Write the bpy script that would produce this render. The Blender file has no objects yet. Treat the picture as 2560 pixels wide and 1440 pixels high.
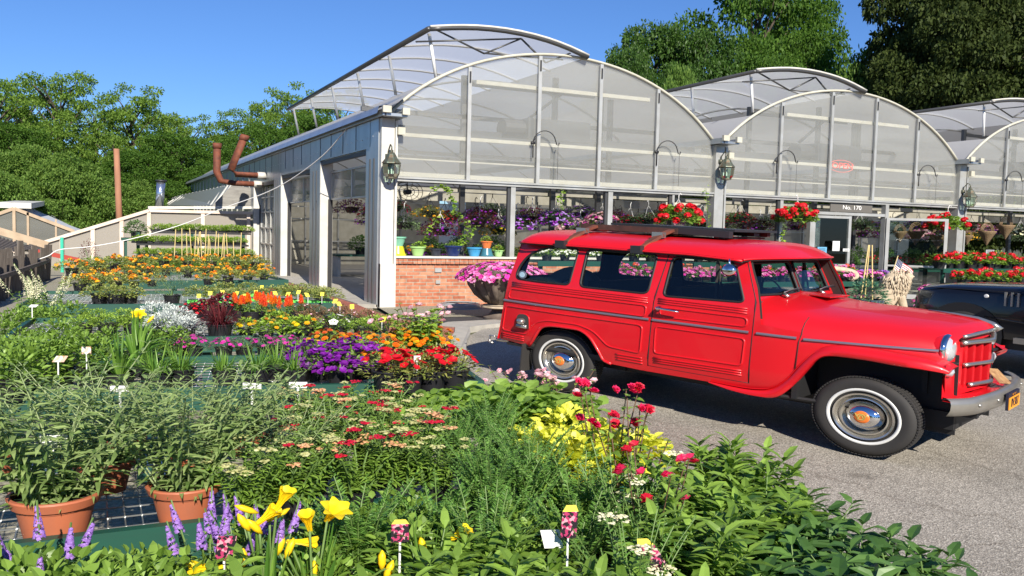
import bpy, math, random
import numpy as np
from mathutils import Vector, Matrix
from mathutils.geometry import delaunay_2d_cdt
random.seed(7); RNG=np.random.default_rng(7)
S=bpy.context.scene; COL=S.collection
K=0.75          # heights: the photograph shows the place squat; every height is built at this factor
# ------------------------------------------------------------------ camera
YAW,PITCH,ROLL,FPX,CH=.4508,.0674,.0248,2169.8,1.9957
def cam_rot():
    f=np.array([math.sin(YAW)*math.cos(PITCH),math.cos(YAW)*math.cos(PITCH),-math.sin(PITCH)])
    r=np.array([math.cos(YAW),-math.sin(YAW),0.]); u=np.cross(r,f)
    c,s=math.cos(ROLL),math.sin(ROLL)
    return np.array([c*r+s*u,-s*r+c*u,f])
CM=cam_rot()
cam=bpy.data.cameras.new('camera'); camo=bpy.data.objects.new('camera',cam); COL.objects.link(camo)
cam.sensor_width=36; cam.lens=FPX/2560*36; cam.clip_start=.05; cam.clip_end=2000
camo.matrix_world=Matrix(((CM[0][0],CM[1][0],-CM[2][0],0),(CM[0][1],CM[1][1],-CM[2][1],0),(CM[0][2],CM[1][2],-CM[2][2],CH*K),(0,0,0,1)))
S.camera=camo
# ------------------------------------------------------------------ light
SUN=np.array([-.19,-1.22,1.0*K]); SUN/=np.linalg.norm(SUN)
el=math.asin(SUN[2]); az=math.atan2(SUN[0],SUN[1])
W=bpy.data.worlds.new('World'); S.world=W; W.use_nodes=True
wn=W.node_tree.nodes; wl=W.node_tree.links
bg=wn['Background']; sky=wn.new('ShaderNodeTexSky'); sky.sky_type='NISHITA'; sky.sun_disc=False
sky.sun_elevation=el; sky.sun_rotation=az; sky.air_density=1.0; sky.dust_density=0.0; sky.ozone_density=5.0
gm=wn.new('ShaderNodeGamma'); gm.inputs[1].default_value=1.0; tn=wn.new('ShaderNodeMix'); tn.data_type='RGBA'; tn.blend_type='MULTIPLY'; tn.inputs[0].default_value=1; tn.inputs[7].default_value=(.33,.44,.62,1)
wl.new(sky.outputs[0],gm.inputs[0]); wl.new(gm.outputs[0],tn.inputs[6]); wl.new(tn.outputs[2],bg.inputs[0]); bg.inputs[1].default_value=.13
sl=bpy.data.lights.new('sun','SUN'); sl.energy=5.0; sl.angle=math.radians(.5); sl.color=(1,.93,.82)
so=bpy.data.objects.new('sun',sl); COL.objects.link(so)
so.rotation_euler=Vector(SUN).to_track_quat('Z','Y').to_euler()
S.view_settings.view_transform='Standard'; S.view_settings.look='None'; S.view_settings.exposure=.62; S.view_settings.gamma=1
S.render.engine='CYCLES'; S.cycles.max_bounces=8; S.cycles.transparent_max_bounces=24
S.cycles.transmission_bounces=6; S.cycles.caustics_reflective=False; S.cycles.caustics_refractive=False
try: S.cycles.use_denoising=True
except Exception: pass
# ------------------------------------------------------------------ pixel helpers (true heights)
def _ray(px,py):
    v=CM.T@np.array([(px-1280)/FPX,-(py-720)/FPX,1.]); v[2]/=K; return v
def at(px,py,z):           # ground-plan point of a photo pixel lying at height z
    v=_ray(px,py); t=(z-CH)/v[2]; return (v[0]*t,v[1]*t,z)
def aty(px,py,y):
    v=_ray(px,py); t=y/v[1]; return (v[0]*t,y,CH+v[2]*t)
def topx(p):
    c=CM@np.array([p[0],p[1],K*(p[2]-CH)]); return 1280+FPX*c[0]/c[2]
def gz(y):                 # the lot rises gently towards the greenhouse
    return .039*(min(max(y,-12),9.6)-4.4)
# ------------------------------------------------------------------ mesh builder
class MB:
    def __init__(s): s.V=[];s.L=[];s.N=[];s.M=[];s.n=0;s.m=0
    def add(s,V,F,mi=None):
        V=np.asarray(V,float).reshape(-1,3); s.V.append(V)
        for f in F:
            s.L.append(np.asarray(f,int)+s.n); s.N.append(len(f)); s.M.append(s.m if mi is None else mi)
        s.n+=len(V); return s
    def addarr(s,V,FA,mi=None):      # FA: (n,k) index array
        V=np.asarray(V,float).reshape(-1,3); FA=np.asarray(FA,int); s.V.append(V)
        s.L.append((FA+s.n).ravel()); s.N+= [FA.shape[1]]*len(FA); s.M+=[s.m if mi is None else mi]*len(FA)
        s.n+=len(V); return s
    def box(s,c,d,rz=0,mi=None,top=None):
        x,y,z=[q/2 for q in d]; tx,ty=(top if top else (1,1))
        V=[(-x,-y,-z),(x,-y,-z),(x,y,-z),(-x,y,-z),(-x*tx,-y*ty,z),(x*tx,-y*ty,z),(x*tx,y*ty,z),(-x*tx,y*ty,z)]
        cs,sn=math.cos(rz),math.sin(rz)
        V=[(c[0]+a*cs-b*sn,c[1]+a*sn+b*cs,c[2]+e) for a,b,e in V]
        return s.add(V,[(0,3,2,1),(4,5,6,7),(0,1,5,4),(1,2,6,5),(2,3,7,6),(3,0,4,7)],mi)
    def bx(s,x0,x1,y0,y1,z0,z1,mi=None): return s.box(((x0+x1)/2,(y0+y1)/2,(z0+z1)/2),(abs(x1-x0),abs(y1-y0),abs(z1-z0)),0,mi)
    def beam(s,p,q,w,h,mi=None,up=(0,0,1)):
        p=np.array(p,float);q=np.array(q,float);d=q-p;L=np.linalg.norm(d);d/=L
        u=np.array(up,float)
        if abs(d@u)>.98: u=np.array([1.,0,0])
        r=np.cross(d,u); r/=np.linalg.norm(r); u=np.cross(r,d)
        V=[a+i*r*w/2+j*u*h/2 for a in (p,q) for i,j in ((-1,-1),(1,-1),(1,1),(-1,1))]
        return s.add(V,[(0,1,2,3),(7,6,5,4),(0,4,5,1),(1,5,6,2),(2,6,7,3),(3,7,4,0)],mi)
    def tube(s,P,R,n=8,mi=None,cap=True):
        P=np.array(P,float); m=len(P); R=[R]*m if np.isscalar(R) else list(R)
        T=np.gradient(P,axis=0); T/=np.linalg.norm(T,axis=1)[:,None]+1e-12
        u=np.array([0,0,1.]) if abs(T[0][2])<.9 else np.array([1.,0,0])
        V=[]
        for i in range(m):
            r=np.cross(T[i],u); r/=np.linalg.norm(r)+1e-12; u2=np.cross(r,T[i]); u=u2 if abs(u2@T[min(i+1,m-1)])<.95 else u
            for k in range(n):
                a=2*math.pi*k/n; V.append(P[i]+R[i]*(math.cos(a)*r+math.sin(a)*u2))
        F=[(i*n+k,i*n+(k+1)%n,(i+1)*n+(k+1)%n,(i+1)*n+k) for i in range(m-1) for k in range(n)]
        if cap: F+=[tuple(range(n-1,-1,-1)),tuple(range((m-1)*n,m*n))]
        return s.add(V,F,mi)
    def lathe(s,prof,c=(0,0,0),n=24,axis='z',mi=None,sc=1.,fl=1):   # prof: (r,h)
        V=[];m=len(prof)
        for r,h in prof:
            for k in range(n):
                a=2*math.pi*k/n; x,y=r*math.cos(a),r*math.sin(a)
                V.append((c[0]+x*sc,c[1]+y*sc,c[2]+h*sc) if axis=='z' else (c[0]+x*sc,c[1]+fl*h*sc,c[2]+y*sc))
        F=[(i*n+k,i*n+(k+1)%n,(i+1)*n+(k+1)%n,(i+1)*n+k) for i in range(m-1) for k in range(n)]
        return s.add(V,F,mi)
    def prism(s,poly,a,b,axis='y',mi=None):   # poly in (x,z) for axis y; (x,y) for z; (y,z) for x
        n=len(poly)
        f={'y':lambda p,t:(p[0],t,p[1]),'z':lambda p,t:(p[0],p[1],t),'x':lambda p,t:(t,p[0],p[1])}[axis]
        V=[f(p,a) for p in poly]+[f(p,b) for p in poly]
        F=[tuple(range(n)),tuple(range(2*n-1,n-1,-1))]+[(i,n+i,n+(i+1)%n,(i+1)%n) for i in range(n)]
        return s.add(V,F,mi)
    def grid(s,G,mi=None,flip=False):   # G: (m,n,3)
        G=np.array(G,float); m,n=G.shape[:2]
        F=[(i*n+j,i*n+j+1,(i+1)*n+j+1,(i+1)*n+j) for i in range(m-1) for j in range(n-1)]
        if flip: F=[f[::-1] for f in F]
        return s.add(G.reshape(-1,3),F,mi)
    def build(s,name,mats,parent=None,loc=(0,0,0),rz=0,smooth=False,auto=None,**tg):
        me=bpy.data.meshes.new(name)
        if s.n:
            V=np.concatenate(s.V).astype(np.float32).copy(); V[:,2]*=K
            L=np.concatenate([np.ravel(l) for l in s.L]).astype(np.int32); N=np.array(s.N,np.int32)
            me.vertices.add(len(V)); me.vertices.foreach_set('co',V.ravel())
            me.loops.add(len(L)); me.loops.foreach_set('vertex_index',L)
            st=np.zeros(len(N),np.int32); st[1:]=np.cumsum(N)[:-1]
            me.polygons.add(len(N)); me.polygons.foreach_set('loop_start',st); me.polygons.foreach_set('loop_total',N)
            me.polygons.foreach_set('material_index',np.array(s.M,np.int32))
            me.update(calc_edges=True); me.validate()
            me.polygons.foreach_set('use_smooth',np.full(len(me.polygons),bool(smooth or auto)))
            if smooth or auto:
                if auto: me.set_sharp_from_angle(angle=math.radians(auto))
        for m in (mats if isinstance(mats,(list,tuple)) else [mats]): me.materials.append(m)
        o=bpy.data.objects.new(name,me); COL.objects.link(o)
        o.location=(loc[0],loc[1],loc[2]*K); o.rotation_euler=(0,0,rz)
        if parent: o.parent=parent
        for k,v in tg.items(): o[k]=v
        return o
def thing(name,label,cat,loc=(0,0,0),rz=0,group=None):
    o=bpy.data.objects.new(name,None); COL.objects.link(o); o.empty_display_size=.1
    o.location=(loc[0],loc[1],loc[2]*K); o.rotation_euler=(0,0,rz); o['label']=label; o['category']=cat
    if group: o['group']=group
    return o
def dup(root,loc=None,rz=None,label=None,group=None,sc=None,sub=None):
    r=root.copy(); COL.objects.link(r)
    if loc is not None: r.location=(loc[0],loc[1],loc[2]*K)
    if rz is not None: r.rotation_euler=(0,0,rz)
    if sc: r.scale=(sc,)*3 if np.isscalar(sc) else sc
    if label: r['label']=label
    if group: r['group']=group
    for ch in list(root.children):
        c=ch.copy(); COL.objects.link(c); c.parent=r
        if sub and ch.name.split('.')[0] in sub: c.data=sub[ch.name.split('.')[0]]
        for g in list(ch.children):
            d=g.copy(); COL.objects.link(d); d.parent=c
    return r
def interp(pts,n):      # resample polyline with catmull-rom
    P=[np.array(p,float) for p in pts]; P=[2*P[0]-P[1]]+P+[2*P[-1]-P[-2]]; out=[]
    seg=len(P)-3
    for i in range(n):
        t=i/(n-1)*seg; k=min(int(t),seg-1); t-=k; a,b,c,d=P[k:k+4]
        out.append(.5*((2*b)+(-a+c)*t+(2*a-5*b+4*c-d)*t*t+(-a+3*b-3*c+d)*t**3))
    return out
# ------------------------------------------------------------------ materials
def mat(name,col,rough=.6,metal=0,**kw):
    m=bpy.data.materials.new(name); m.use_nodes=True; nt=m.node_tree; b=nt.nodes['Principled BSDF']
    b.inputs['Base Color'].default_value=(*col,1); b.inputs['Roughness'].default_value=rough; b.inputs['Metallic'].default_value=metal
    for k,v in kw.items():
        if k=='coat': b.inputs['Coat Weight'].default_value=v; b.inputs['Coat Roughness'].default_value=.03
        if k=='spec': b.inputs['Specular IOR Level'].default_value=v
        if k=='emit': b.inputs['Emission Color'].default_value=(*col,1); b.inputs['Emission Strength'].default_value=v
        if k=='alpha': b.inputs['Alpha'].default_value=v
        if k=='trans': b.inputs['Transmission Weight'].default_value=v
    if kw.get('noise') or kw.get('bump'):
        tc=nt.nodes.new('ShaderNodeTexCoord'); mp=nt.nodes.new('ShaderNodeMapping'); nt.links.new(tc.outputs['Object'],mp.inputs[0])
        mp.inputs['Scale'].default_value=kw.get('stretch',(1,1,1))
        nz=nt.nodes.new('ShaderNodeTexNoise'); nz.inputs['Scale'].default_value=kw.get('ns',6); nz.inputs['Detail'].default_value=8
        nt.links.new(mp.outputs[0],nz.inputs[0])
        if kw.get('noise'):
            rp=nt.nodes.new('ShaderNodeValToRGB'); c2=kw.get('c2',tuple(c*.5 for c in col)); a=kw['noise']
            rp.color_ramp.elements[0].position=.5-a; rp.color_ramp.elements[1].position=.5+a
            rp.color_ramp.elements[0].color=(*c2,1); rp.color_ramp.elements[1].color=(*col,1)
            nt.links.new(nz.outputs[0],rp.inputs[0]); nt.links.new(rp.outputs[0],b.inputs['Base Color'])
        if kw.get('bump'):
            bp=nt.nodes.new('ShaderNodeBump'); bp.inputs['Strength'].default_value=kw['bump']; bp.inputs['Distance'].default_value=kw.get('bd',.01)
            nt.links.new(nz.outputs[0],bp.inputs['Height']); nt.links.new(bp.outputs[0],b.inputs['Normal'])
    return m
def leafmat(name,c1,c2,trans=.3,rough=.45,spec=.5):      # per-leaf colour variation
    m=bpy.data.materials.new(name); m.use_nodes=True; nt=m.node_tree; N=nt.nodes; b=N['Principled BSDF']; out=N['Material Output']
    g=N.new('ShaderNodeNewGeometry'); r=N.new('ShaderNodeValToRGB'); r.color_ramp.elements[0].color=(*c1,1); r.color_ramp.elements[1].color=(*c2,1)
    nt.links.new(g.outputs['Random Per Island'],r.inputs[0]); nt.links.new(r.outputs[0],b.inputs['Base Color'])
    b.inputs['Roughness'].default_value=rough; b.inputs['Specular IOR Level'].default_value=spec
    if trans:
        t=N.new('ShaderNodeBsdfTranslucent'); hs=N.new('ShaderNodeHueSaturation'); hs.inputs['Value'].default_value=1.5; hs.inputs['Saturation'].default_value=1.1
        nt.links.new(r.outputs[0],hs.inputs['Color']); nt.links.new(hs.outputs[0],t.inputs[0])
        mx=N.new('ShaderNodeMixShader'); mx.inputs[0].default_value=trans
        nt.links.new(b.outputs[0],mx.inputs[1]); nt.links.new(t.outputs[0],mx.inputs[2]); nt.links.new(mx.outputs[0],out.inputs[0])
    return m
def sheetmat(name,col,opac,rough=.25,trans=.5,streak=0.,bump=.0):   # poly sheet: part see-through, part milky
    m=bpy.data.materials.new(name); m.use_nodes=True; nt=m.node_tree; N=nt.nodes; L=nt.links; b=N['Principled BSDF']; out=N['Material Output']
    b.inputs['Base Color'].default_value=(*col,1); b.inputs['Roughness'].default_value=rough; b.inputs['Specular IOR Level'].default_value=.6
    t=N.new('ShaderNodeBsdfTranslucent'); t.inputs[0].default_value=(*col,1)
    m1=N.new('ShaderNodeMixShader'); m1.inputs[0].default_value=trans; L.new(b.outputs[0],m1.inputs[1]); L.new(t.outputs[0],m1.inputs[2])
    tr=N.new('ShaderNodeBsdfTransparent'); m2=N.new('ShaderNodeMixShader'); m2.inputs[0].default_value=opac
    L.new(tr.outputs[0],m2.inputs[1]); L.new(m1.outputs[0],m2.inputs[2]); L.new(m2.outputs[0],out.inputs[0])
    if streak or bump:
        tc=N.new('ShaderNodeTexCoord'); mp=N.new('ShaderNodeMapping'); mp.inputs['Scale'].default_value=(.16,.16,1.5); L.new(tc.outputs['Object'],mp.inputs[0])
        nz=N.new('ShaderNodeTexNoise'); nz.inputs['Scale'].default_value=1.3; nz.inputs['Detail'].default_value=4; nz.inputs['Distortion'].default_value=.15; L.new(mp.outputs[0],nz.inputs[0])
        if bump:
            bp=N.new('ShaderNodeBump'); bp.inputs['Strength'].default_value=bump; bp.inputs['Distance'].default_value=.05; L.new(nz.outputs[0],bp.inputs['Height']); L.new(bp.outputs[0],b.inputs['Normal'])
        if streak:
            ra=N.new('ShaderNodeMapRange'); ra.inputs[1].default_value=.3; ra.inputs[2].default_value=.7; ra.inputs[3].default_value=opac-streak; ra.inputs[4].default_value=opac+streak*.6
            L.new(nz.outputs[0],ra.inputs[0]); L.new(ra.outputs[0],m2.inputs[0])
    return m
M={}
M['white']=mat('white_paint',(.64,.63,.59),.5,noise=.25,c2=(.5,.48,.42),ns=5)
M['galv']=mat('galvanised_steel',(.5,.53,.55),.38,.75,noise=.3,c2=(.34,.37,.4),ns=3,bump=.15,stretch=(1,1,.4))
M['frame']=mat('aluminium_frame',(.52,.53,.52),.42,.4,noise=.3,c2=(.36,.35,.31),ns=4)
M['beige']=mat('dirty_beam',(.52,.5,.42),.6,noise=.3,c2=(.35,.33,.26),ns=5)
M['dark']=mat('dark_metal',(.02,.02,.022),.5)
M['black']=mat('black_rubber',(.012,.012,.013),.6)
M['steel_d']=mat('dark_steel_tube',(.1,.1,.1),.4,.6)
M['gable']=sheetmat('gable_sheet',(.60,.61,.57),.25,.12,.25,.08,.0)  # uneven opacity bands imitate reflections streaking across the sheet
M['roof']=sheetmat('roof_film',(.80,.81,.82),.80,.3,.5,.0,.0)
M['roof_in']=sheetmat('roof_film_dimming',(.5,.5,.5),.95,.3,.25,.0,.0)  # darker, denser copy of the roof film, set to dim the interior
M['clearfilm']=sheetmat('dusty_film',(.42,.42,.38),.45,.15,.2,.1)
M['green']=mat('green_bench_paint',(.006,.075,.048),.5,noise=.3,c2=(.012,.055,.04),ns=9,stretch=(.3,.3,3))
M['mesh']=mat('wire',(.45,.46,.46),.35,.8)
M['terra']=mat('terracotta_plastic',(.5,.14,.06),.5,noise=.22,c2=(.36,.12,.065),ns=9,stretch=(1,1,.5))
M['pot']=mat('black_pot',(.015,.015,.017),.45)
M['soil']=mat('soil',(.035,.022,.014),.9,noise=.3,ns=30)
M['concrete']=mat('concrete',(.46,.43,.37),.85,noise=.3,c2=(.32,.3,.26),ns=7,bump=.3)
M['wood_grey']=mat('weathered_wood',(.2,.17,.14),.85,noise=.3,c2=(.07,.055,.045),ns=5,stretch=(6,6,.6),bump=.4)
M['wood']=mat('tan_wood',(.5,.38,.26),.7,noise=.3,c2=(.34,.25,.16),ns=5)
M['bamboo']=mat('bamboo',(.62,.48,.2),.5)
M['rust']=mat('rust',(.2,.055,.025),.75,noise=.2,c2=(.09,.03,.018),ns=9,bump=.4)
M['chrome']=mat('chrome',(.78,.78,.78),.06,1)
M['silver']=mat('silver_trim',(.5,.48,.44),.28,.85)
M['whiteplain']=mat('white_plastic',(.8,.8,.78),.4)
M['verdigris']=mat('verdigris_metal',(.1,.16,.13),.5,.5,noise=.25,c2=(.13,.07,.035),ns=20)
M['stone']=mat('pale_stone',(.62,.52,.38),.8,noise=.28,c2=(.34,.26,.17),ns=9,bump=.5)
M['urn']=mat('urn_stone',(.17,.135,.105),.75,noise=.2,c2=(.09,.07,.055),ns=12,bump=.5)
def glass(name,tint=(1,1,1),f=.1,rough=0.):
    m=bpy.data.materials.new(name); m.use_nodes=True; nt=m.node_tree; N=nt.nodes; L=nt.links; out=N['Material Output']; N.remove(N['Principled BSDF'])
    tr=N.new('ShaderNodeBsdfTransparent'); tr.inputs[0].default_value=(*tint,1); gl=N.new('ShaderNodeBsdfGlossy'); gl.inputs['Roughness'].default_value=rough
    fr=N.new('ShaderNodeFresnel'); fr.inputs[0].default_value=1.5; ad=N.new('ShaderNodeMath'); ad.operation='ADD'; ad.inputs[1].default_value=f-.04; L.new(fr.outputs[0],ad.inputs[0])
    mx=N.new('ShaderNodeMixShader'); L.new(ad.outputs[0],mx.inputs[0]); L.new(tr.outputs[0],mx.inputs[1]); L.new(gl.outputs[0],mx.inputs[2]); L.new(mx.outputs[0],out.inputs[0])
    return m
M['glass']=glass('window_glass',(.86,.9,.87),.06)
def groundmats():
    # asphalt: aggregate speckle, patches, small stains
    m=bpy.data.materials.new('asphalt'); m.use_nodes=True; nt=m.node_tree; N=nt.nodes; L=nt.links; b=N['Principled BSDF']
    tc=N.new('ShaderNodeTexCoord'); v=N.new('ShaderNodeTexVoronoi'); v.inputs['Scale'].default_value=110; L.new(tc.outputs['Object'],v.inputs[0])
    r=N.new('ShaderNodeValToRGB'); e=r.color_ramp; e.elements[0].position=.0; e.elements[0].color=(.2,.18,.148,1); e.elements[1].position=1; e.elements[1].color=(.56,.52,.44,1)
    x=e.elements.new(.5); x.color=(.33,.30,.25,1); x=e.elements.new(.82); x.color=(.40,.365,.305,1)
    sp=N.new('ShaderNodeSeparateColor'); L.new(v.outputs['Color'],sp.inputs[0]); L.new(sp.outputs[0],r.inputs[0])
    n=N.new('ShaderNodeTexNoise'); n.inputs['Scale'].default_value=.7; n.inputs['Detail'].default_value=12; n.inputs['Roughness'].default_value=.62; L.new(tc.outputs['Object'],n.inputs[0])
    mr=N.new('ShaderNodeMapRange'); mr.inputs[1].default_value=.3; mr.inputs[2].default_value=.7; mr.inputs[3].default_value=.72; mr.inputs[4].default_value=1.15; L.new(n.outputs[0],mr.inputs[0])
    mu=N.new('ShaderNodeMix'); mu.data_type='RGBA'; mu.blend_type='MULTIPLY'; mu.inputs[0].default_value=1
    L.new(r.outputs[0],mu.inputs[6]); L.new(mr.outputs[0],mu.inputs[7]); L.new(mu.outputs[2],b.inputs['Base Color'])
    # oil spots and fine cracks that belong to the surface
    n2=N.new('ShaderNodeTexNoise'); n2.inputs['Scale'].default_value=2.6; n2.inputs['Detail'].default_value=3; L.new(tc.outputs['Object'],n2.inputs[0])
    r2=N.new('ShaderNodeValToRGB'); r2.color_ramp.elements[0].position=.66; r2.color_ramp.elements[0].color=(1,1,1,1); r2.color_ramp.elements[1].position=.76; r2.color_ramp.elements[1].color=(.62,.61,.6,1); L.new(n2.outputs[0],r2.inputs[0])
    v2=N.new('ShaderNodeTexVoronoi'); v2.feature='DISTANCE_TO_EDGE'; v2.inputs['Scale'].default_value=.55; v2.inputs['Randomness'].default_value=1; dv=N.new('ShaderNodeVectorMath'); dv.operation='ADD'; n3=N.new('ShaderNodeTexNoise'); n3.inputs['Scale'].default_value=3; n3.inputs['Detail'].default_value=6; L.new(tc.outputs['Object'],n3.inputs[0]); sc=N.new('ShaderNodeVectorMath'); sc.operation='SCALE'; sc.inputs['Scale'].default_value=.35; L.new(n3.outputs['Color'],sc.inputs[0]); L.new(tc.outputs['Object'],dv.inputs[0]); L.new(sc.outputs[0],dv.inputs[1]); L.new(dv.outputs[0],v2.inputs[0])
    r3=N.new('ShaderNodeValToRGB'); r3.color_ramp.elements[0].position=.002; r3.color_ramp.elements[0].color=(.74,.72,.7,1); r3.color_ramp.elements[1].position=.006; r3.color_ramp.elements[1].color=(1,1,1,1); L.new(v2.outputs['Distance'],r3.inputs[0])
    last=mu.outputs[2]
    for rr_ in (r2,r3):
        m3=N.new('ShaderNodeMix'); m3.data_type='RGBA'; m3.blend_type='MULTIPLY'; m3.inputs[0].default_value=1; L.new(last,m3.inputs[6]); L.new(rr_.outputs[0],m3.inputs[7]); last=m3.outputs[2]
    L.new(last,b.inputs['Base Color'])
    bp=N.new('ShaderNodeBump'); bp.inputs['Strength'].default_value=.6; bp.inputs['Distance'].default_value=.006; L.new(v.outputs['Distance'],bp.inputs['Height']); L.new(bp.outputs[0],b.inputs['Normal'])
    b.inputs['Roughness'].default_value=.85; M['asphalt']=m
    M['gravel']=mat('gravel',(.4,.37,.28),.9,noise=.2,c2=(.17,.16,.11),ns=38,bump=.8)
    M['grass']=mat('ground_green',(.06,.09,.03),.9,noise=.25,c2=(.14,.11,.06),ns=2.5)
    M['pavedark']=mat('dark_ground',(.06,.06,.062),.8,noise=.25,c2=(.03,.03,.034),ns=14)
    for nm,c1,c2,mo,sx in (('brick',(.34,.095,.045),(.52,.23,.13),(.36,.31,.24),1),('paver',(.33,.085,.05),(.45,.16,.10),(.2,.13,.1),2)):
        m=bpy.data.materials.new(nm); m.use_nodes=True; nt=m.node_tree; N=nt.nodes; L=nt.links; b=N['Principled BSDF']
        tc=N.new('ShaderNodeTexCoord'); mp=N.new('ShaderNodeMapping'); L.new(tc.outputs['Object'],mp.inputs[0])
        bt=N.new('ShaderNodeTexBrick'); L.new(mp.outputs[0],bt.inputs[0])
        if nm=='brick': mp.inputs['Rotation'].default_value=(math.radians(-90),0,0); bt.inputs['Brick Width'].default_value=.24; bt.inputs['Row Height'].default_value=.075*K*1.05; bt.inputs['Mortar Size'].default_value=.006
        else: mp.inputs['Rotation'].default_value=(0,0,.5); bt.inputs['Brick Width'].default_value=.21; bt.inputs['Row Height'].default_value=.1; bt.inputs['Mortar Size'].default_value=.005
        bt.inputs['Scale'].default_value=1; bt.inputs['Color1'].default_value=(*c1,1); bt.inputs['Color2'].default_value=(*c2,1); bt.inputs['Mortar'].default_value=(*mo,1); bt.inputs['Bias'].default_value=0
        nz=N.new('ShaderNodeTexNoise'); nz.inputs['Scale'].default_value=14; nz.inputs['Detail'].default_value=6; L.new(tc.outputs['Object'],nz.inputs[0])
        mr=N.new('ShaderNodeMapRange'); mr.inputs[1].default_value=.3; mr.inputs[2].default_value=.7; mr.inputs[3].default_value=.75; mr.inputs[4].default_value=1.2; L.new(nz.outputs[0],mr.inputs[0])
        mu=N.new('ShaderNodeMix'); mu.data_type='RGBA'; mu.blend_type='MULTIPLY'; mu.inputs[0].default_value=1
        L.new(bt.outputs[0],mu.inputs[6]); L.new(mr.outputs[0],mu.inputs[7]); L.new(mu.outputs[2],b.inputs['Base Color'])
        bp=N.new('ShaderNodeBump'); bp.inputs['Strength'].default_value=.7; bp.inputs['Distance'].default_value=.01; bp.invert=True; L.new(bt.outputs['Fac'],bp.inputs['Height']); L.new(bp.outputs[0],b.inputs['Normal'])
        b.inputs['Roughness'].default_value=.85; M[nm]=m
groundmats()
# ------------------------------------------------------------------ ground
def sheet(name,poly,dz,m,hz=None,sub=None):
    ys=sorted(p[1] for p in poly); mb=MB()
    # strips across y so that the sheet follows the slope
    cuts=[-12,-6,-3,0,2,4,6,8,9.6]
    def clip(P,a,b):
        for lim,sg in ((a,1),(b,-1)):
            o=[]
            for i in range(len(P)):
                p,q=P[i],P[(i+1)%len(P)]; ip=sg*(p[1]-lim)>=0; iq=sg*(q[1]-lim)>=0
                if ip: o.append(p)
                if ip!=iq: t=(lim-p[1])/(q[1]-p[1]); o.append((p[0]+t*(q[0]-p[0]),lim))
            P=o
            if len(P)<3: return []
        return P
    ed=[-1e4]+cuts+[1e4]
    for a,b in zip(ed,ed[1:]):
        Q=clip(list(poly),a,b)
        if Q: mb.add([(x,y,gz(y)+dz) for x,y in Q],[tuple(range(len(Q)))])
    return mb.build(name,m,kind='structure')
sheet('ground',[(-900,-60),(900,-60),(900,900),(-900,900)],-.06,M['grass'])
sheet('asphalt',[(1.2,-12),(40,-12),(40,11.6),(5.6,11.45),(4.9,10.9),(4.3,10.1),(3.75,9.2),(3.3,8.3),(3.0,7.6),(1.6,7.4),(.8,3.2)],-.02,M['asphalt'])
sheet('soil_yard',[(-7,-6),(1.3,-6),(1.5,3.2),(2.2,7.4),(3.2,7.9),(3.2,10),(4.2,14),(4.2,60),(-7,60)],-.03,M['gravel'])
sheet('gravel_strip',[(4.0,12.1),(11.2,12.2),(11.2,13.9),(4.25,13.9)],.008,M['gravel'])
sheet('dark_strip',[(3.9,11.0),(5.6,11.3),(40,11.5),(40,13.9),(11.2,13.9),(11.2,12.2),(4.0,12.1)],.0,M['pavedark'])  # strip of ground with a darker, mottled base colour
# brick path with a curved concrete apron
mb=MB()
def slab(name,poly,z0,z1,m,**k):
    mb=MB(); n=len(poly); V=[(x,y,gz(y)+z0) for x,y in poly]+[(x,y,gz(y)+z1) for x,y in poly]
    mb.add(V,[tuple(range(n,2*n))]+[(i,(i+1)%n,n+(i+1)%n,n+i) for i in range(n)]); return mb.build(name,m,kind='structure')
pth=[(2.5,7.6),(3.05,8.05),(3.45,8.7),(3.8,9.5),(4.1,10.1),(4.35,10.7),(4.2,11.0),(4.05,11.6),(3.95,12.4),(3.95,13.4),(4.0,14.2),(3.95,27),(3.0,27),(3.1,13),(2.9,10),(2.4,8.6)]
slab('brick_path',pth,-.03,.025,M['paver'])
kerb_out=[(2.5,7.6),(3.05,8.05),(3.45,8.7),(3.8,9.5),(4.1,10.1),(4.35,10.7),(4.75,10.95),(5.4,11.2)]
kin=[]; kout=[]
for i,p in enumerate(kerb_out):
    q=kerb_out[min(i+1,len(kerb_out)-1)]; r=kerb_out[max(i-1,0)]; d=np.array(q)-np.array(r); d=d/np.linalg.norm(d); nn=np.array([d[1],-d[0]])
    w=.2; kin.append(tuple(np.array(p)+nn*.0)); kout.append(tuple(np.array(p)+nn*w))
slab('kerb',kin+kout[::-1],-.12,.05,M['concrete'])
slab('concrete_apron',[(4.37,10.7),(4.77,10.97),(5.4,11.22),(5.3,11.5),(4.5,11.35),(4.22,11.05)],-.03,.03,M['concrete'])
slab('threshold',[(4.0,14.2),(4.22,13.95),(4.45,13.95),(4.45,27),(3.97,27)],-.03,.05,M['concrete'])
slab('greenhouse_floor',[(4.46,14.1),(40,14.1),(40,66),(4.46,66)],-.02,.03,M['concrete'])
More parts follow.
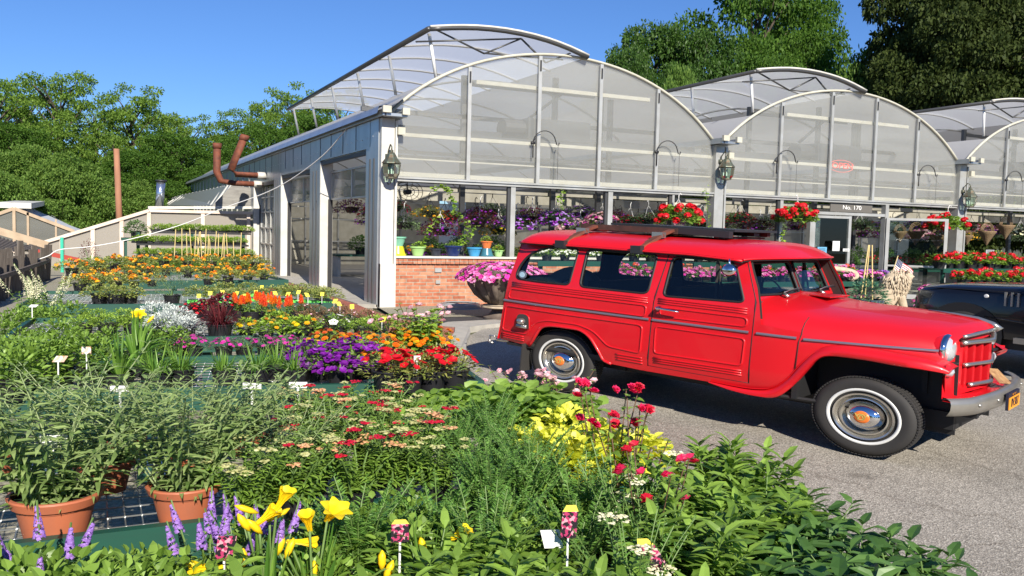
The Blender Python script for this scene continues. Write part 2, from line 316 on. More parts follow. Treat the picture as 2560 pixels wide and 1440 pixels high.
# ------------------------------------------------------------------ greenhouse
GF=13.92; G0=.2; XS=[4.27,11.2,18.33,25.4,32.5]; ZG=4.42; RISE=1.76; YE=64.
M['cream_b']=mat('lime_stained_beam',(.54,.53,.45),.6,noise=.3,c2=(.42,.4,.31),ns=5)
gh=thing('greenhouse','long gutter-connected greenhouse with arched milky gables, raised roof vents and brick base','greenhouse',(XS[0],GF,G0))
GO=np.array([XS[0],GF,G0])
def G(mb,name,m,**k):
    mb.V=[v-GO for v in mb.V]; return mb.build(name,m,gh,**k)
def arcz(x,x0,x1):
    h=(x1-x0)/2; R=(h*h+RISE*RISE)/(2*RISE); d=x-(x0+x1)/2; return ZG+math.sqrt(max(R*R-d*d,0))-(R-RISE)
def arc(x0,x1,a,b,n=18): return [(x,arcz(x,x0,x1)) for x in np.linspace(a,b,n)]
for i in range(4):
    a,b=XS[i]+.1,XS[i+1]-.1
    pts=[(a,3.09)]+arc(a,b,a,b,28)+[(b,3.09)]
    mb=MB(); n=len(pts); y=GF
    mb.add([(x,y,z) for x,z in pts],[tuple(range(n-1,-1,-1))]); mb.add([(x,y+.03,z) for x,z in pts],[tuple(range(n))]); G(mb,'gable_panel',M['gable'])
    # edge arch
    mb=MB(); mb.tube([(x,y-.02,z) for x,z in arc(a,b,a,b,36)],.035,8); G(mb,'arch_frame',M['cream_b'],smooth=True)
    # white mullions up the gable
    for k,x in enumerate(np.linspace(a,b,6)[1:-1]+np.array([.1,.1,.02,-.05])):
        mb=MB(); zt=arcz(x,a,b)-.05; mb.bx(x-.032,x+.032,y-.07,y-.03,3.1,zt); mb.bx(x-.014,x+.014,y-.085,y-.072,zt-.35,zt-.1,1); G(mb,'gable_mullion',[M['frame'],M['dark']])
    # girts
    mb=MB(); mb.bx(a,b,y+.031,y+.1,4.0,4.08); G(mb,'gable_girt',M['cream_b']); mb=MB(); mb.bx(a,b,y+.11,y+.15,4.09,4.15); G(mb,'girt_channel',M['steel_d'])
    mb=MB(); mb.bx(a,b,y+.05,y+.1,3.5,3.53); mb.bx(a,b,y+.05,y+.12,3.12,3.22); G(mb,'lower_girt',M['cream_b'])
    mb=MB(); xm=(a+b)/2; mb.bx(xm-1.75,xm+1.85,y+.05,y+.12,5.32,5.41); G(mb,'upper_girt',M['cream_b'])
    mb=MB(); mb.bx(a,b,y-.06,y+.06,3.0,3.09); mb.bx(a,b,y-.09,y-.06,3.06,3.1); G(mb,'chord_beam',M['frame'])
    # inner truss seen through the sheet
    mb=MB(); yy=y+1.5
    for x in (a+2.0,xm+.6,xm+1.9,b-1.7): mb.bx(x-.05,x+.05,yy,yy+.08,.2,arcz(x,a,b)-.1)
    mb.bx(a,b,yy,yy+.06,4.75,4.86); mb.bx(xm-1.4,xm+1.5,yy,yy+.06,5.6,5.7); mb.bx(a,b,yy-.9,yy-.84,4.2,4.34); mb.bx(a,b,yy-.7,yy-.64,3.72,3.8); mb.beam((xm,yy,4.9),(xm+.8,yy,5.7),.06,.06); mb.bx(a,b,yy,yy+.06,3.7,3.76); mb.bx(a,b,yy+3,yy+3.06,3.3,3.4)
    mb.bx(a,b,yy+6,yy+6.06,3.6,3.8); G(mb,'inner_truss',M['steel_d'])
    mb=MB(); mb.bx(xm-.6,xm+.7,yy-1.2,yy-.5,4.2,4.7); mb.tube([(xm-.6,yy-.9,4.45),(xm-1.0,yy-.9,4.45)],.22,12); G(mb,'unit_heater',M['steel_d'])
    # roof film: fixed left strip and right side; vent between
    xa=a+.78; xb=a+3.68
    def film(p,q,yf,ye,nm,m=M['roof_in']):
        mb=MB(); A=arc(a,b,p,q,14); ys=np.linspace(yf,ye,8); mb.grid([[(x,yy_,z) for x,z in A] for yy_ in ys],flip=True); return G(mb,nm,m,smooth=True)
    film(a,xa,GF+.02,YE,'roof_film'); film(xb,b,GF+.02,YE,'roof_film'); film(xa,xb,26.5,YE,'roof_film')
    # hoops
    for k,yy in enumerate(np.arange(GF+3.0,46,3.0)):
        if i<2 or k<4:
            mb=MB(); mb.tube([(x,yy,z-.05) for x,z in arc(a,b,a,b,20)],.03,6); G(mb,'roof_hoop',M['frame'],smooth=True)
    # raised vent flap
    ve=25.3 if i==0 else 24.
    F=[(a+.68,6.36),(a+1.1,6.45),(a+1.6,6.52),(a+2.2,6.53),(a+2.8,6.46),(a+3.3,6.33),(a+3.72,6.17)]
    F=interp([(x,0,z) for x,z in F],14)
    vent=MB(); vent.grid([[(p[0],yy,p[2]) for p in F] for yy in np.linspace(GF-.12,ve,6)],flip=True); vo=G(vent,'vent_flap',M['roof'],smooth=True)
    def VC(mb,nm,m):
        mb.V=[v-GO for v in mb.V]; return mb.build(nm,m,vo,smooth=True)
    mb=MB(); mb.tube([(a+.66,GF-.15,6.36),(a+.66,ve,6.33)],.055,8); VC(mb,'edge_rail',M['steel_d'])
    mb=MB(); mb.tube([(p[0],GF-.12,p[2]) for p in F],.05,8); mb.tube([(p[0],GF-.15,p[2]+.05) for p in F],.03,6,1); VC(mb,'front_rail',[M['steel_d'],M['white']])
    for yy in np.linspace(GF+1.3,ve,8):
        mb=MB(); mb.tube([(p[0],yy,p[2]-.04) for p in F],.028,6); VC(mb,'vent_rib',M['whiteplain'])
    for yy in np.linspace(GF+.1,ve-.3,6): mb=MB(); mb.tube([(a+.75,yy,6.33),(xa+.15,yy+.1,arcz(xa+.15,a,b))],.03,6); VC(mb,'vent_strut',M['whiteplain'])
    mb=MB(); P=[(F[1][0],6.42),(F[5][0],6.0),(F[8][0],6.44),(F[9][0]+.2,6.02),(F[11][0]-.1,6.35)]
    for p,q in (((a+.85,6.42),(a+1.75,6.02)),((a+1.75,6.02),(a+2.45,6.47)),((a+2.45,6.47),(a+2.95,5.98)),((a+1.75,6.03),(a+3.3,6.1)),((a+.5,6.1),(a+2.45,6.47)),((a+3.45,6.28),(a+2.95,5.98))): mb.tube([(p[0],GF+.05,p[1]),(q[0],GF+.05,q[1])],.02,6)
    VC(mb,'vent_brace',M['steel_d'])
# posts at the gutters
def gutter_post(x,w=.24,first=False):
    mb=MB(); mb.bx(x-w/2,x+w/2,GF-.1,GF+.12,G0,4.35); mb.bx(x+w/2+.01,x+w/2+.05,GF-.12,GF,G0,4.3); G(mb,'gutter_post',M['white' if first else 'frame'],)
    
    for q in ((x-.19,x-.05,GF-.42,GF-.36,4.42,4.56),(x+.14,x+.26,GF-.42,GF-.36,4.40,4.54),(x+.14,x+.26,GF-.2,GF-.12,4.0,4.16)): mb=MB(); mb.bx(*q); G(mb,'timber_bracket',M['cream_b'])
    mb=MB(); mb.bx(x-.14,x+.2,GF-.36,YE,4.36,4.42); mb.bx(x-.18,x-.12,GF-.36,YE,4.36,4.5); mb.bx(x+.2,x+.24,GF-.36,YE,4.36,4.5); G(mb,'gutter',M['galv'])
for i,x in enumerate(XS[:4]): gutter_post(x+(.1 if i==0 else 0),.22,i==0)
# curved flashing above the first gutter (left fixed roof edge)
mb=MB(); mb.grid([[(XS[0]-.16,y,4.4),(XS[0]-.13,y,4.55),(XS[0]+.05,y,4.62),(XS[0]+.35,y,4.86)] for y in np.linspace(GF-.32,YE,10)],flip=True); G(mb,'eave_flashing',M['galv'],smooth=True)
# front openings: mullions of the lower windows
for x,w in ((6.7,.09),(8.72,.1),(10.15,.05),(12.9,.08)): mb=MB(); mb.bx(x-w/2,x+w/2,GF-.04,GF+.05,1.34 if x<11 else G0,3.0); mb.bx(x-w/2-.05,x-w/2-.005,GF-.01,GF+.05,1.34 if x<11 else G0,3.0,1); G(mb,'window_mullion',[M['frame'],M['steel_d']])
mb=MB(); mb.bx(4.5,11.1,GF-.1,GF+.14,1.3,1.345); G(mb,'window_sill',M['white'])
mb=MB(); mb.bx(4.52,11.12,GF-.02,GF+.12,G0-.05,1.17); G(mb,'brick_wall',M['brick'])
mb=MB()
for k in range(80):
    x=4.42+k*.0845; mb.box((x+.04,GF+.03,1.235),(.078,.2,.125)); 
G(mb,'brick_capping',M['brick'])
for q in ((5.25,5.37,GF-.05,GF-.02,.98,1.08),(5.27,5.35,GF-.052,GF-.03,.72,.8)): mb=MB(); mb.bx(*q); G(mb,'outlet_box',M['frame'])
mb=MB(); mb.bx(4.26,4.5,GF-.13,GF-.02,G0,1.17); G(mb,'brick_pier',M['white'])
# side wall x=4.27: fascia, pilasters, doors
SX=XS[0]
openings=[(14.66,18.02,3.75),(18.95,22.2,3.6),(23.1,26.3,3.5)]
mb=MB(); yprev=GF+.02
for a,b,h in openings: mb.bx(SX-.02,SX+.03,a,b,h,4.36)
for k in range(14): y=GF+.5+k*.9; mb.bx(SX-.028,SX-.02,y,y+.012,3.78,4.36,1)
for k in range(40): mb.box((SX-.025,GF+.35+k*.33,4.0-.012*(k%3)),(.01,.025,.02),0,2)
G(mb,'fascia_panel',[M['galv'],M['steel_d'],M['whiteplain']])
segs=[(GF+.03,14.66),(18.02,18.95),(22.2,23.1)]
for a,b in segs:
    mb=MB(); mb.bx(SX-.025,SX+.035,a,b,G0,4.36); 
    for q in (.3,.62): mb.bx(SX-.04,SX-.025,a+(b-a)*q,a+(b-a)*q+.03,G0,3.5,1)
    G(mb,'pilaster_cladding',[M['galv'],M['steel_d']])
for a in (18.02,22.2,26.3):
    mb=MB(); mb.bx(SX-.02,SX+.24,a-.03,a+.0,G0,3.7); G(mb,'door_jamb',M['white'])
    mb=MB(); mb.bx(SX+.14,SX+.22,a-.1,a-.04,G0,2.7); G(mb,'door_track',M['dark'])
for a,b,h in openings:
    mb=MB(); mb.bx(SX+.02,SX+.22,a,b,h-.02,h+.06); mb.bx(SX+.0,SX+.06,a,b,h-.12,h-.02,1); G(mb,'door_head',[M['galv'],M['dark']])
for j,(a,b,h) in enumerate(openings[:2]):
    mb=MB(); mb.bx(SX+.2,SX+.23,a+.1,b-.1,2.7,3.42); 
    d=G(mb,'roll_up_door',M['clearfilm'])
    mb=MB(); 
    for z in (2.68,3.42): mb.bx(SX+.19,SX+.25,a+.05,b-.05,z,z+.04)
    for y in (a+.08,(a+b)/2,b-.12): mb.bx(SX+.19,SX+.25,y,y+.05,2.7,3.42)
    mb.V=[v-GO for v in mb.V]; mb.build('door_frame',M['frame'],d)
a,b,h=openings[2]; mb=MB(); mb.bx(SX+.2,SX+.22,a+.08,b-.08,.25,h-.1); d=G(mb,'roll_up_door',M['clearfilm'])
mb=MB()
for z in (.25,1.2,1.8,2.4,2.95): mb.bx(SX+.17,SX+.24,a+.05,b-.05,z,z+.05)
for y in np.linspace(a+.08,b-.12,5): mb.bx(SX+.17,SX+.24,y,y+.05,.25,h-.12)
mb.V=[v-GO for v in mb.V]; mb.build('door_frame',M['frame'],d)
mb=MB(); mb.bx(SX-.02,SX+.03,26.3,YE,G0,4.36); mb.bx(SX-.04,SX-.02,26.3,YE,2.4,2.5,1); 
for y in np.arange(27,YE,1.2): mb.bx(SX-.045,SX-.02,y,y+.03,G0,4.3,1)
G(mb,'rear_side_wall',[M['galv'],M['frame']])
mb=MB(); mb.bx(SX,XS[-1],YE,YE+.05,G0,4.4); G(mb,'end_wall',M['roof'])
# inner partition wall, pale
mb=MB(); mb.bx(SX+.3,11.1,29,29.06,G0,3.3); mb.bx(11.3,XS[4],27,27.06,G0,3.4); G(mb,'inner_partition',M['beige'])
mb=MB(); 
for x in np.arange(5.2,32,1.1): mb.bx(x,x+.05,26.8 if x>11 else 28.8,26.9 if x>11 else 28.9,G0,3.4)
for z in (1.3,2.2,2.7,3.0): mb.bx(SX+.3,32,26.75,26.8,z,z+.04)
G(mb,'partition_rail',M['frame'])
# benches' shade cloth band inside above the windows
mb=MB(); mb.bx(4.6,32,15.6,15.62,2.92,3.04); mb.bx(4.6,32,17.4,17.42,2.75,3.0); G(mb,'inner_beam',M['beige'])
# entrance in bay 2
def frame_leaf(mb,w,h,t=.07,mi=0,d=.05):
    mb.bx(0,t,-d/2,d/2,0,h,mi); mb.bx(w-t,w,-d/2,d/2,0,h,mi); mb.bx(t,w-t,-d/2,d/2,h-t,h,mi); mb.bx(t,w-t,-d/2,d/2,0,.14,mi); mb.bx(t,w-t,-d/2,d/2,.95,1.0,mi)
mb=MB(); mb.bx(13.7,13.78,GF-.05,GF+.06,G0,2.74); mb.bx(15.9,16.0,GF-.06,GF+.06,G0,3.0); mb.bx(13.78,15.9,GF-.05,GF+.06,2.64,2.72); mb.bx(14.82,14.9,GF-.04,GF+.04,G0,2.62); G(mb,'door_surround',M['frame'])
def leafdoor(hx,hy,ang,w,label):
    mb=MB(); frame_leaf(mb,w,2.38); c,s=math.cos(ang),math.sin(ang)
    for v in mb.V: x=v[:,0].copy(); y=v[:,1].copy(); v[:,0]=hx+x*c-y*s; v[:,1]=hy+x*s+y*c; v[:,2]+=G0+.03
    d=G(mb,'entrance_door',M['frame']); d['label']=label
    mb=MB(); mb.bx(.07,w-.07,-.004,.004,.14,2.31)
    for v in mb.V: x=v[:,0].copy(); y=v[:,1].copy(); v[:,0]=hx+x*c-y*s; v[:,1]=hy+x*s+y*c; v[:,2]+=G0+.03
    mb.V=[v-GO for v in mb.V]; mb.build('pane',M['glass'],d)
    return d
leafdoor(13.78,GF-.02,-.06,1.05,'left entrance door with a pale metal frame')
leafdoor(15.92,GF-.08,-.75,1.25,'right entrance door standing open')
# number sign on the transom
def text(body,size,m,loc,rot,parent=None,name='lettering',ext=.002,sc=(1,K,1),align='CENTER',bold=0):
    c=bpy.data.curves.new(name,'FONT'); c.body=body; c.size=size; c.extrude=ext; c.align_x=align; c.align_y='CENTER'; c.offset=bold
    o=bpy.data.objects.new(name,c); COL.objects.link(o); c.materials.append(m); o.location=(loc[0],loc[1],loc[2]*K); o.rotation_euler=rot; o.scale=sc
    bpy.context.view_layer.update(); me=bpy.data.meshes.new_from_object(o.evaluated_get(bpy.context.evaluated_depsgraph_get())); q=bpy.data.objects.new(name,me); COL.objects.link(q); q.location=o.location; q.rotation_euler=o.rotation_euler; q.scale=o.scale; bpy.data.objects.remove(o); o=q
    if parent: o.parent=parent
    return o
mb=MB(); mb.bx(14.3,15.55,GF-.0,GF+.02,2.74,2.98); sg=G(mb,'interior_shade_sheet',mat('shaded_interior',(.13,.12,.105),.4))  # added dark sheet standing in for the shaded interior behind the number
text('No. 170',.17,M['whiteplain'],(14.93-SX,-.006,2.865-G0),(math.radians(90),0,0),sg)
# ---- things fixed on the front
def lantern(x,z,label):
    t=thing('wall_lantern',label,'lantern',(x,GF-.1,z),0,'carriage lanterns on the gutter posts')
    mb=MB(); mb.tube([(0,.0,.02),(0,-.03,.3),(0,-.13,.42),(0,-.2,.36),(0,-.2,.28)],.012,8); mb.lathe([(.0,.0),(.05,.0),(.05,.1),(.0,.1)],(0,-.01,.12),8); mb.build('bracket',M['verdigris'],t,smooth=True)
    mb=MB(); mb.lathe([(0,.30),(.03,.29),(.03,.25),(.07,.2),(.1,.12),(.16,.02),(.165,0),(.15,-.01),(0,-.01)],(0,-.2,0),8); mb.build('cap',M['verdigris'],t)
    mb=MB(); mb.lathe([(.15,-.02),(.13,-.22),(.09,-.3)],(0,-.2,0),8); mb.build('lantern_glass',glass('lantern_pane',(.8,.95,.85),.15),t)
    mb=MB()
    for k in range(8):
        a=2*math.pi*k/8; mb.tube([(.15*math.cos(a),-.2+.15*math.sin(a),-.02),(.13*math.cos(a),-.2+.13*math.sin(a),-.22),(.09*math.cos(a),-.2+.09*math.sin(a),-.3)],.007,5)
    mb.lathe([(.1,-.29),(.1,-.32),(.0,-.34)],(0,-.2,0),8); mb.tube([(0,-.2,-.33),(0,-.16,-.42),(0,-.05,-.45),(0,-.0,-.4)],.008,5); mb.build('cage',M['verdigris'],t)
    mb=MB()
    for dx in (-.04,.04,0): mb.lathe([(.014,-.22),(.014,-.12),(.02,-.1),(.0,-.05)],(dx,-.2+abs(dx),0),8)
    mb.build('candle_bulb',M['whiteplain'],t,smooth=True)
lantern(4.37,3.35,'brass carriage lantern on the white corner post left of the first gable')
lantern(11.2,3.75,'green carriage lantern on the post between the first two gables')
lantern(18.33,3.35,'green carriage lantern on the post by the right-hand gable')
def crook(x,z,sgn,label):
    t=thing('plant_hook',label,'hook',(x,GF-.09,z),0,'black plant hooks on the gables')
    mb=MB(); A=[(0,0,-.35),(0,0,-.0)]+[(.2-.2*math.cos(u),-.1*math.sin(u/2),.02+.27*math.sin(u)) for u in np.linspace(.15,math.pi*.93,10)]+[(.42,-.1,-.02),(.46,-.1,-.03),(.47,-.1,.03)]
    mb.tube(A,.011,6); mb.box((0,.01,0),(.08,.03,.06)); mb.build('hook_arm',M['dark'],t,smooth=True)
    mb=MB(); mb.tube([(.45,-.1,-.03),(.45,-.1,-.85)],.004,4); mb.build('wire',M['dark'],t)
crook(7.04,4.05,1,'black curved plant hook on the third mullion of the first gable')
crook(9.69,4.05,1,'black curved plant hook near the right end of the first gable')
crook(12.66,4.05,1,'black curved plant hook at the left of the second gable')
crook(16.86,3.95,1,'black curved plant hook near the right end of the second gable')
crook(19.9,3.98,1,'black curved plant hook on the rightmost gable')
# neon OPEN sign behind the second gable
red=mat('neon_red',(.85,.12,.1),.4)
t=thing('open_sign','oval red OPEN sign hung behind the second gable sheet','sign',(14.62,GF+.038,4.05))
mb=MB(); th=np.linspace(0,2*math.pi,40); mb.tube([(.36*math.cos(a),0.02,.17*math.sin(a)) for a in th],.014,6); mb.build('oval_tube',red,t,smooth=True)
o=text('OPEN',.24,red,(0,-.01,0),(math.radians(90),0,0),t,'letters',.006)
mb=MB(); mb.tube([(-.2,0,.16),(-.2,0,.6)],.005,4); mb.tube([(.2,0,.16),(.2,0,.6)],.005,4); mb.build('hanger',M['dark'],t)
# cord from the eave down to the fence
P=[( SX-.05,15.3,4.35),(SX-.4,17.0,3.7),(3.2,18.5,3.0),(2.3,19.6,2.5),(1.2,20.3,2.0),(.3,20.4,1.62),(-.4,20.4,1.38),(-.75,20.4,1.25),(-1.0,20.4,1.1)]
P=[aty(870,318,15.9),aty(800,395,17),aty(690,470,18.5),aty(560,520,19.5),aty(450,563,20),aty(330,597,20),aty(230,616,20),aty(150,624,20),aty(120,640,20),aty(75,655,20)]
mb=MB(); mb.tube(interp(P,60),.011,6); mb.build('cord',M['whiteplain'],smooth=True,label='pale rope strung from the eave over the benches to the fence',category='rope')
# rusty exhaust pipes through the fascia
def pipe(pts,r,label):
    t=thing('exhaust_pipe',label,'pipe',pts[-1],0,'rusty stove pipes on the side wall'); o=np.array(pts[-1])
    Q=[np.array(p)-o for p in pts]; mb=MB(); mb.tube(Q,r,14); mb.build('flue',M['rust'],t,smooth=True)
    mb=MB(); a=Q[0]; b=Q[1]; d=(b-a)/np.linalg.norm(b-a); mb.tube([a-d*.03,a+d*.16],r*1.22,14); mb.build('flue_cap',M['rust'],t,smooth=True)
    mb=MB(); mb.tube([Q[-1]+np.array([-.02,0,0]),Q[-1]+(Q[-2]-Q[-1])*.3],r*1.3,14); mb.build('sleeve',M['white'],t,smooth=True)
y1,y2=24.3,25.0
A=aty(543,360,y2);B=aty(542,430,y2);C=aty(552,452,y2);D=aty(585,458,y2)
pipe([A,B,C,D,(SX,y2,D[2])],.1,'rusty upright stove pipe standing clear of the side wall')
A=aty(612,340,y1);B=aty(577,424,y1);C=aty(590,436,y1)
pipe([A,B,C,(SX,y1,C[2])],.1,'rusty leaning stove pipe with white patched elbow')
# ------------------------------------------------------------------ red wagon
def paint(name,c,rough=.28,coat=.8):
    m=mat(name,c,rough,0,coat=coat,noise=.35,c2=tuple(q*.86 for q in c),ns=2.5); return m
M['red']=paint('red_paint',(.66,.007,.014),.4,.35); M['trimviolet']=mat('grey_violet_trim',(.33,.31,.36),.3,.7)
M['cream']=mat('cream_rim',(.45,.43,.36),.35,.2); M['whitewall']=mat('whitewall',(.68,.68,.65),.5)
M['tyre']=mat('tyre_rubber',(.022,.021,.021),.75,noise=.3,c2=(.034,.031,.028),ns=7); M['bumper']=mat('dull_bumper',(.42,.4,.36),.3,.65,noise=.3,c2=(.3,.28,.24),ns=5)
M['liner']=mat('car_lining',(.035,.033,.03),.8); M['rimm']=mat('aged_chrome_rim',(.66,.63,.56),.2,.85); M['orange']=mat('orange_enamel',(.75,.18,.03),.35); M['gold']=mat('gold_letters',(.75,.55,.15),.35,.3)
M['plate']=mat('orange_plate',(.85,.33,.02),.45); M['ink']=mat('dark_ink',(.012,.012,.03),.5)
M['lens']=mat('lamp_lens',(.75,.78,.8),.08,.55)
CARP=(5.5073,4.5674); CARH=-1.1742; TILT=.0363
car=thing('station_wagon','vintage red station wagon with whitewall tyres, grey side strips and a rusty roof rack','car',(CARP[0],CARP[1],0),CARH)
def C(mb,name,m,parent=None,**k):
    for v in mb.V: v[:,2]-=TILT*v[:,0]
    return mb.build(name,m,parent or car,**k)
def inpoly(p,P):
    x,y=p; c=False; n=len(P)
    for i in range(n):
        a,b=P[i],P[i-1]
        if (a[1]>y)!=(b[1]>y) and x<(b[0]-a[0])*(y-a[1])/(b[1]-a[1])+a[0]: c=not c
    return c
def fill2d(outer,holes=(),step=.06):
    V=[];E=[]
    for P in [outer]+list(holes):
        b=len(V)
        V+= [Vector(p) for p in P]; E+=[(b+i,b+(i+1)%len(P)) for i in range(len(P))]
    xs=[p[0] for p in outer]; zs=[p[1] for p in outer]
    for x in np.arange(min(xs)+step/2,max(xs),step):
        for z in np.arange(min(zs)+step/2,max(zs),step):
            p=(x,z)
            if inpoly(p,outer) and not any(inpoly(p,h) for h in holes): V.append(Vector(p))
    r=delaunay_2d_cdt(V,E,[],0,1e-5); vv=[tuple(v) for v in r[0]]; F=[]
    for f in r[2]:
        c=(sum(vv[i][0] for i in f)/len(f),sum(vv[i][1] for i in f)/len(f))
        if inpoly(c,outer) and not any(inpoly(c,h) for h in holes): F.append(tuple(f))
    return vv,F
def roundpoly(P,r,n=5):
    out=[];m=len(P); R=r if hasattr(r,'__len__') else [r]*m
    for i in range(m):
        a,b,c=[np.array(P[(i+k)%m],float) for k in (-1,0,1)]; rr=R[i]
        d1=(a-b)/np.linalg.norm(a-b); d2=(c-b)/np.linalg.norm(c-b); rr=min(rr,np.linalg.norm(a-b)*.49,np.linalg.norm(c-b)*.49)
        p,q=b+d1*rr,b+d2*rr
        for t in np.linspace(0,1,n): out.append(tuple((1-t)**2*p+2*t*(1-t)*b+t*t*q))
    return out
def ys(x,z):
    y=.875-(.075*(z-1.25)/.49 if z>1.25 else 0)-(.02*(.6-z)/.15 if z<.6 else 0)-.008*((z-.95)/.4)**2
    if x<-2.6: y-=.07*((-2.6-x)/.8)**2
    if x>-.8: y-=.03*((x+.8)/.4)**2
    return y
rearx=lambda z: np.interp(z,[.45,.99,1.25,1.45,1.74],[-3.43,-3.33,-3.28,-3.24,-3.19])
xg=lambda z: np.interp(z,[.45,.8,1.2,1.45,1.76],[-1.715,-1.69,-1.665,-1.63,-1.59])  # rear door gap
xf=lambda z: np.interp(z,[.45,.97,1.31,1.74],[-.83,-.805,-.79,-.925])
W1=roundpoly([(-3.19,1.275),(-2.535,1.275),(-2.5,1.70),(-2.82,1.70),(-3.06,1.6),(-3.17,1.43)],[.07,.05,.06,.2,.12,.1])
W2=roundpoly([(-2.42,1.27),(-1.73,1.275),(-1.70,1.70),(-2.41,1.695)],.06)
W3=roundpoly([(-1.585,1.27),(-.885,1.295),(-1.015,1.69),(-1.555,1.69)],[.05,.05,.09,.06])
arch=[(-3.0,.48),(-2.93,.58),(-2.86,.70),(-2.80,.75),(-2.70,.775),(-2.5,.78),(-2.40,.775),(-2.32,.735),(-2.26,.67),(-2.20,.56),(-2.16,.47),(-2.08,.44)]
archp=[tuple(p[[0,2]]) for p in interp([(a,0,b) for a,b in arch],30)]
quarter=[(float(rearx(z)),z) for z in (1.735,1.45,1.25,.99,.49)]+archp+[(-1.78,.43),(-1.722,.43)]+[(float(xg(z))-.005,z) for z in (.55,.8,1.0,1.2,1.45,1.735)]
door=[(float(xg(z))+.005,z) for z in (1.735,1.45,1.2,1.0,.8,.55,.5)]+[(float(xf(z))-.005,z) for z in (.5,.8,.97,1.2,1.31,1.45,1.6,1.735)]
frontq=[(float(xf(z))+.004,z) for z in (1.735,1.6,1.45,1.31,1.2,.97,.5)]+[(-.80,.44),(-.62,.42),(-.45,.6),(-.45,1.0),(-.45,1.07),(-.74,1.10),(-.765,1.30),(-.80,1.45),(-.855,1.6),(-.90,1.735)]
sill=[(-1.78,.43),(-1.712,.495),(-.8,.495),(-.8,.44)]
def side(outer,holes,name,sg,parent=None,inner=True,step=.07):
    vv,F=fill2d(outer,holes,step); mb=MB()
    mb.add([(x,sg*ys(x,z),z) for x,z in vv],[f if sg<0 else f[::-1] for f in F])
    if inner: mb.add([(x,sg*(ys(x,z)-.035),z) for x,z in vv],[f[::-1] if sg<0 else f for f in F],1)
    return C(mb,name,[M['red'],M['liner']],parent,auto=40)
def bead(path,sg,r=.007,off=.0,m='red',name='bead',parent=None,n=6):
    mb=MB(); mb.tube([(x,sg*(ys(x,z)+off),z) for x,z in path],r,n); return mb
def resamp(P,d=.05,close=False):
    P=list(P)+([P[0]] if close else []); out=[]
    for a,b in zip(P,P[1:]):
        n=max(1,int(math.hypot(b[0]-a[0],b[1]-a[1])/d))
        out+=[(a[0]+(b[0]-a[0])*t/n,a[1]+(b[1]-a[1])*t/n) for t in range(n)]
    return out+[P[-1]]
doors=[]
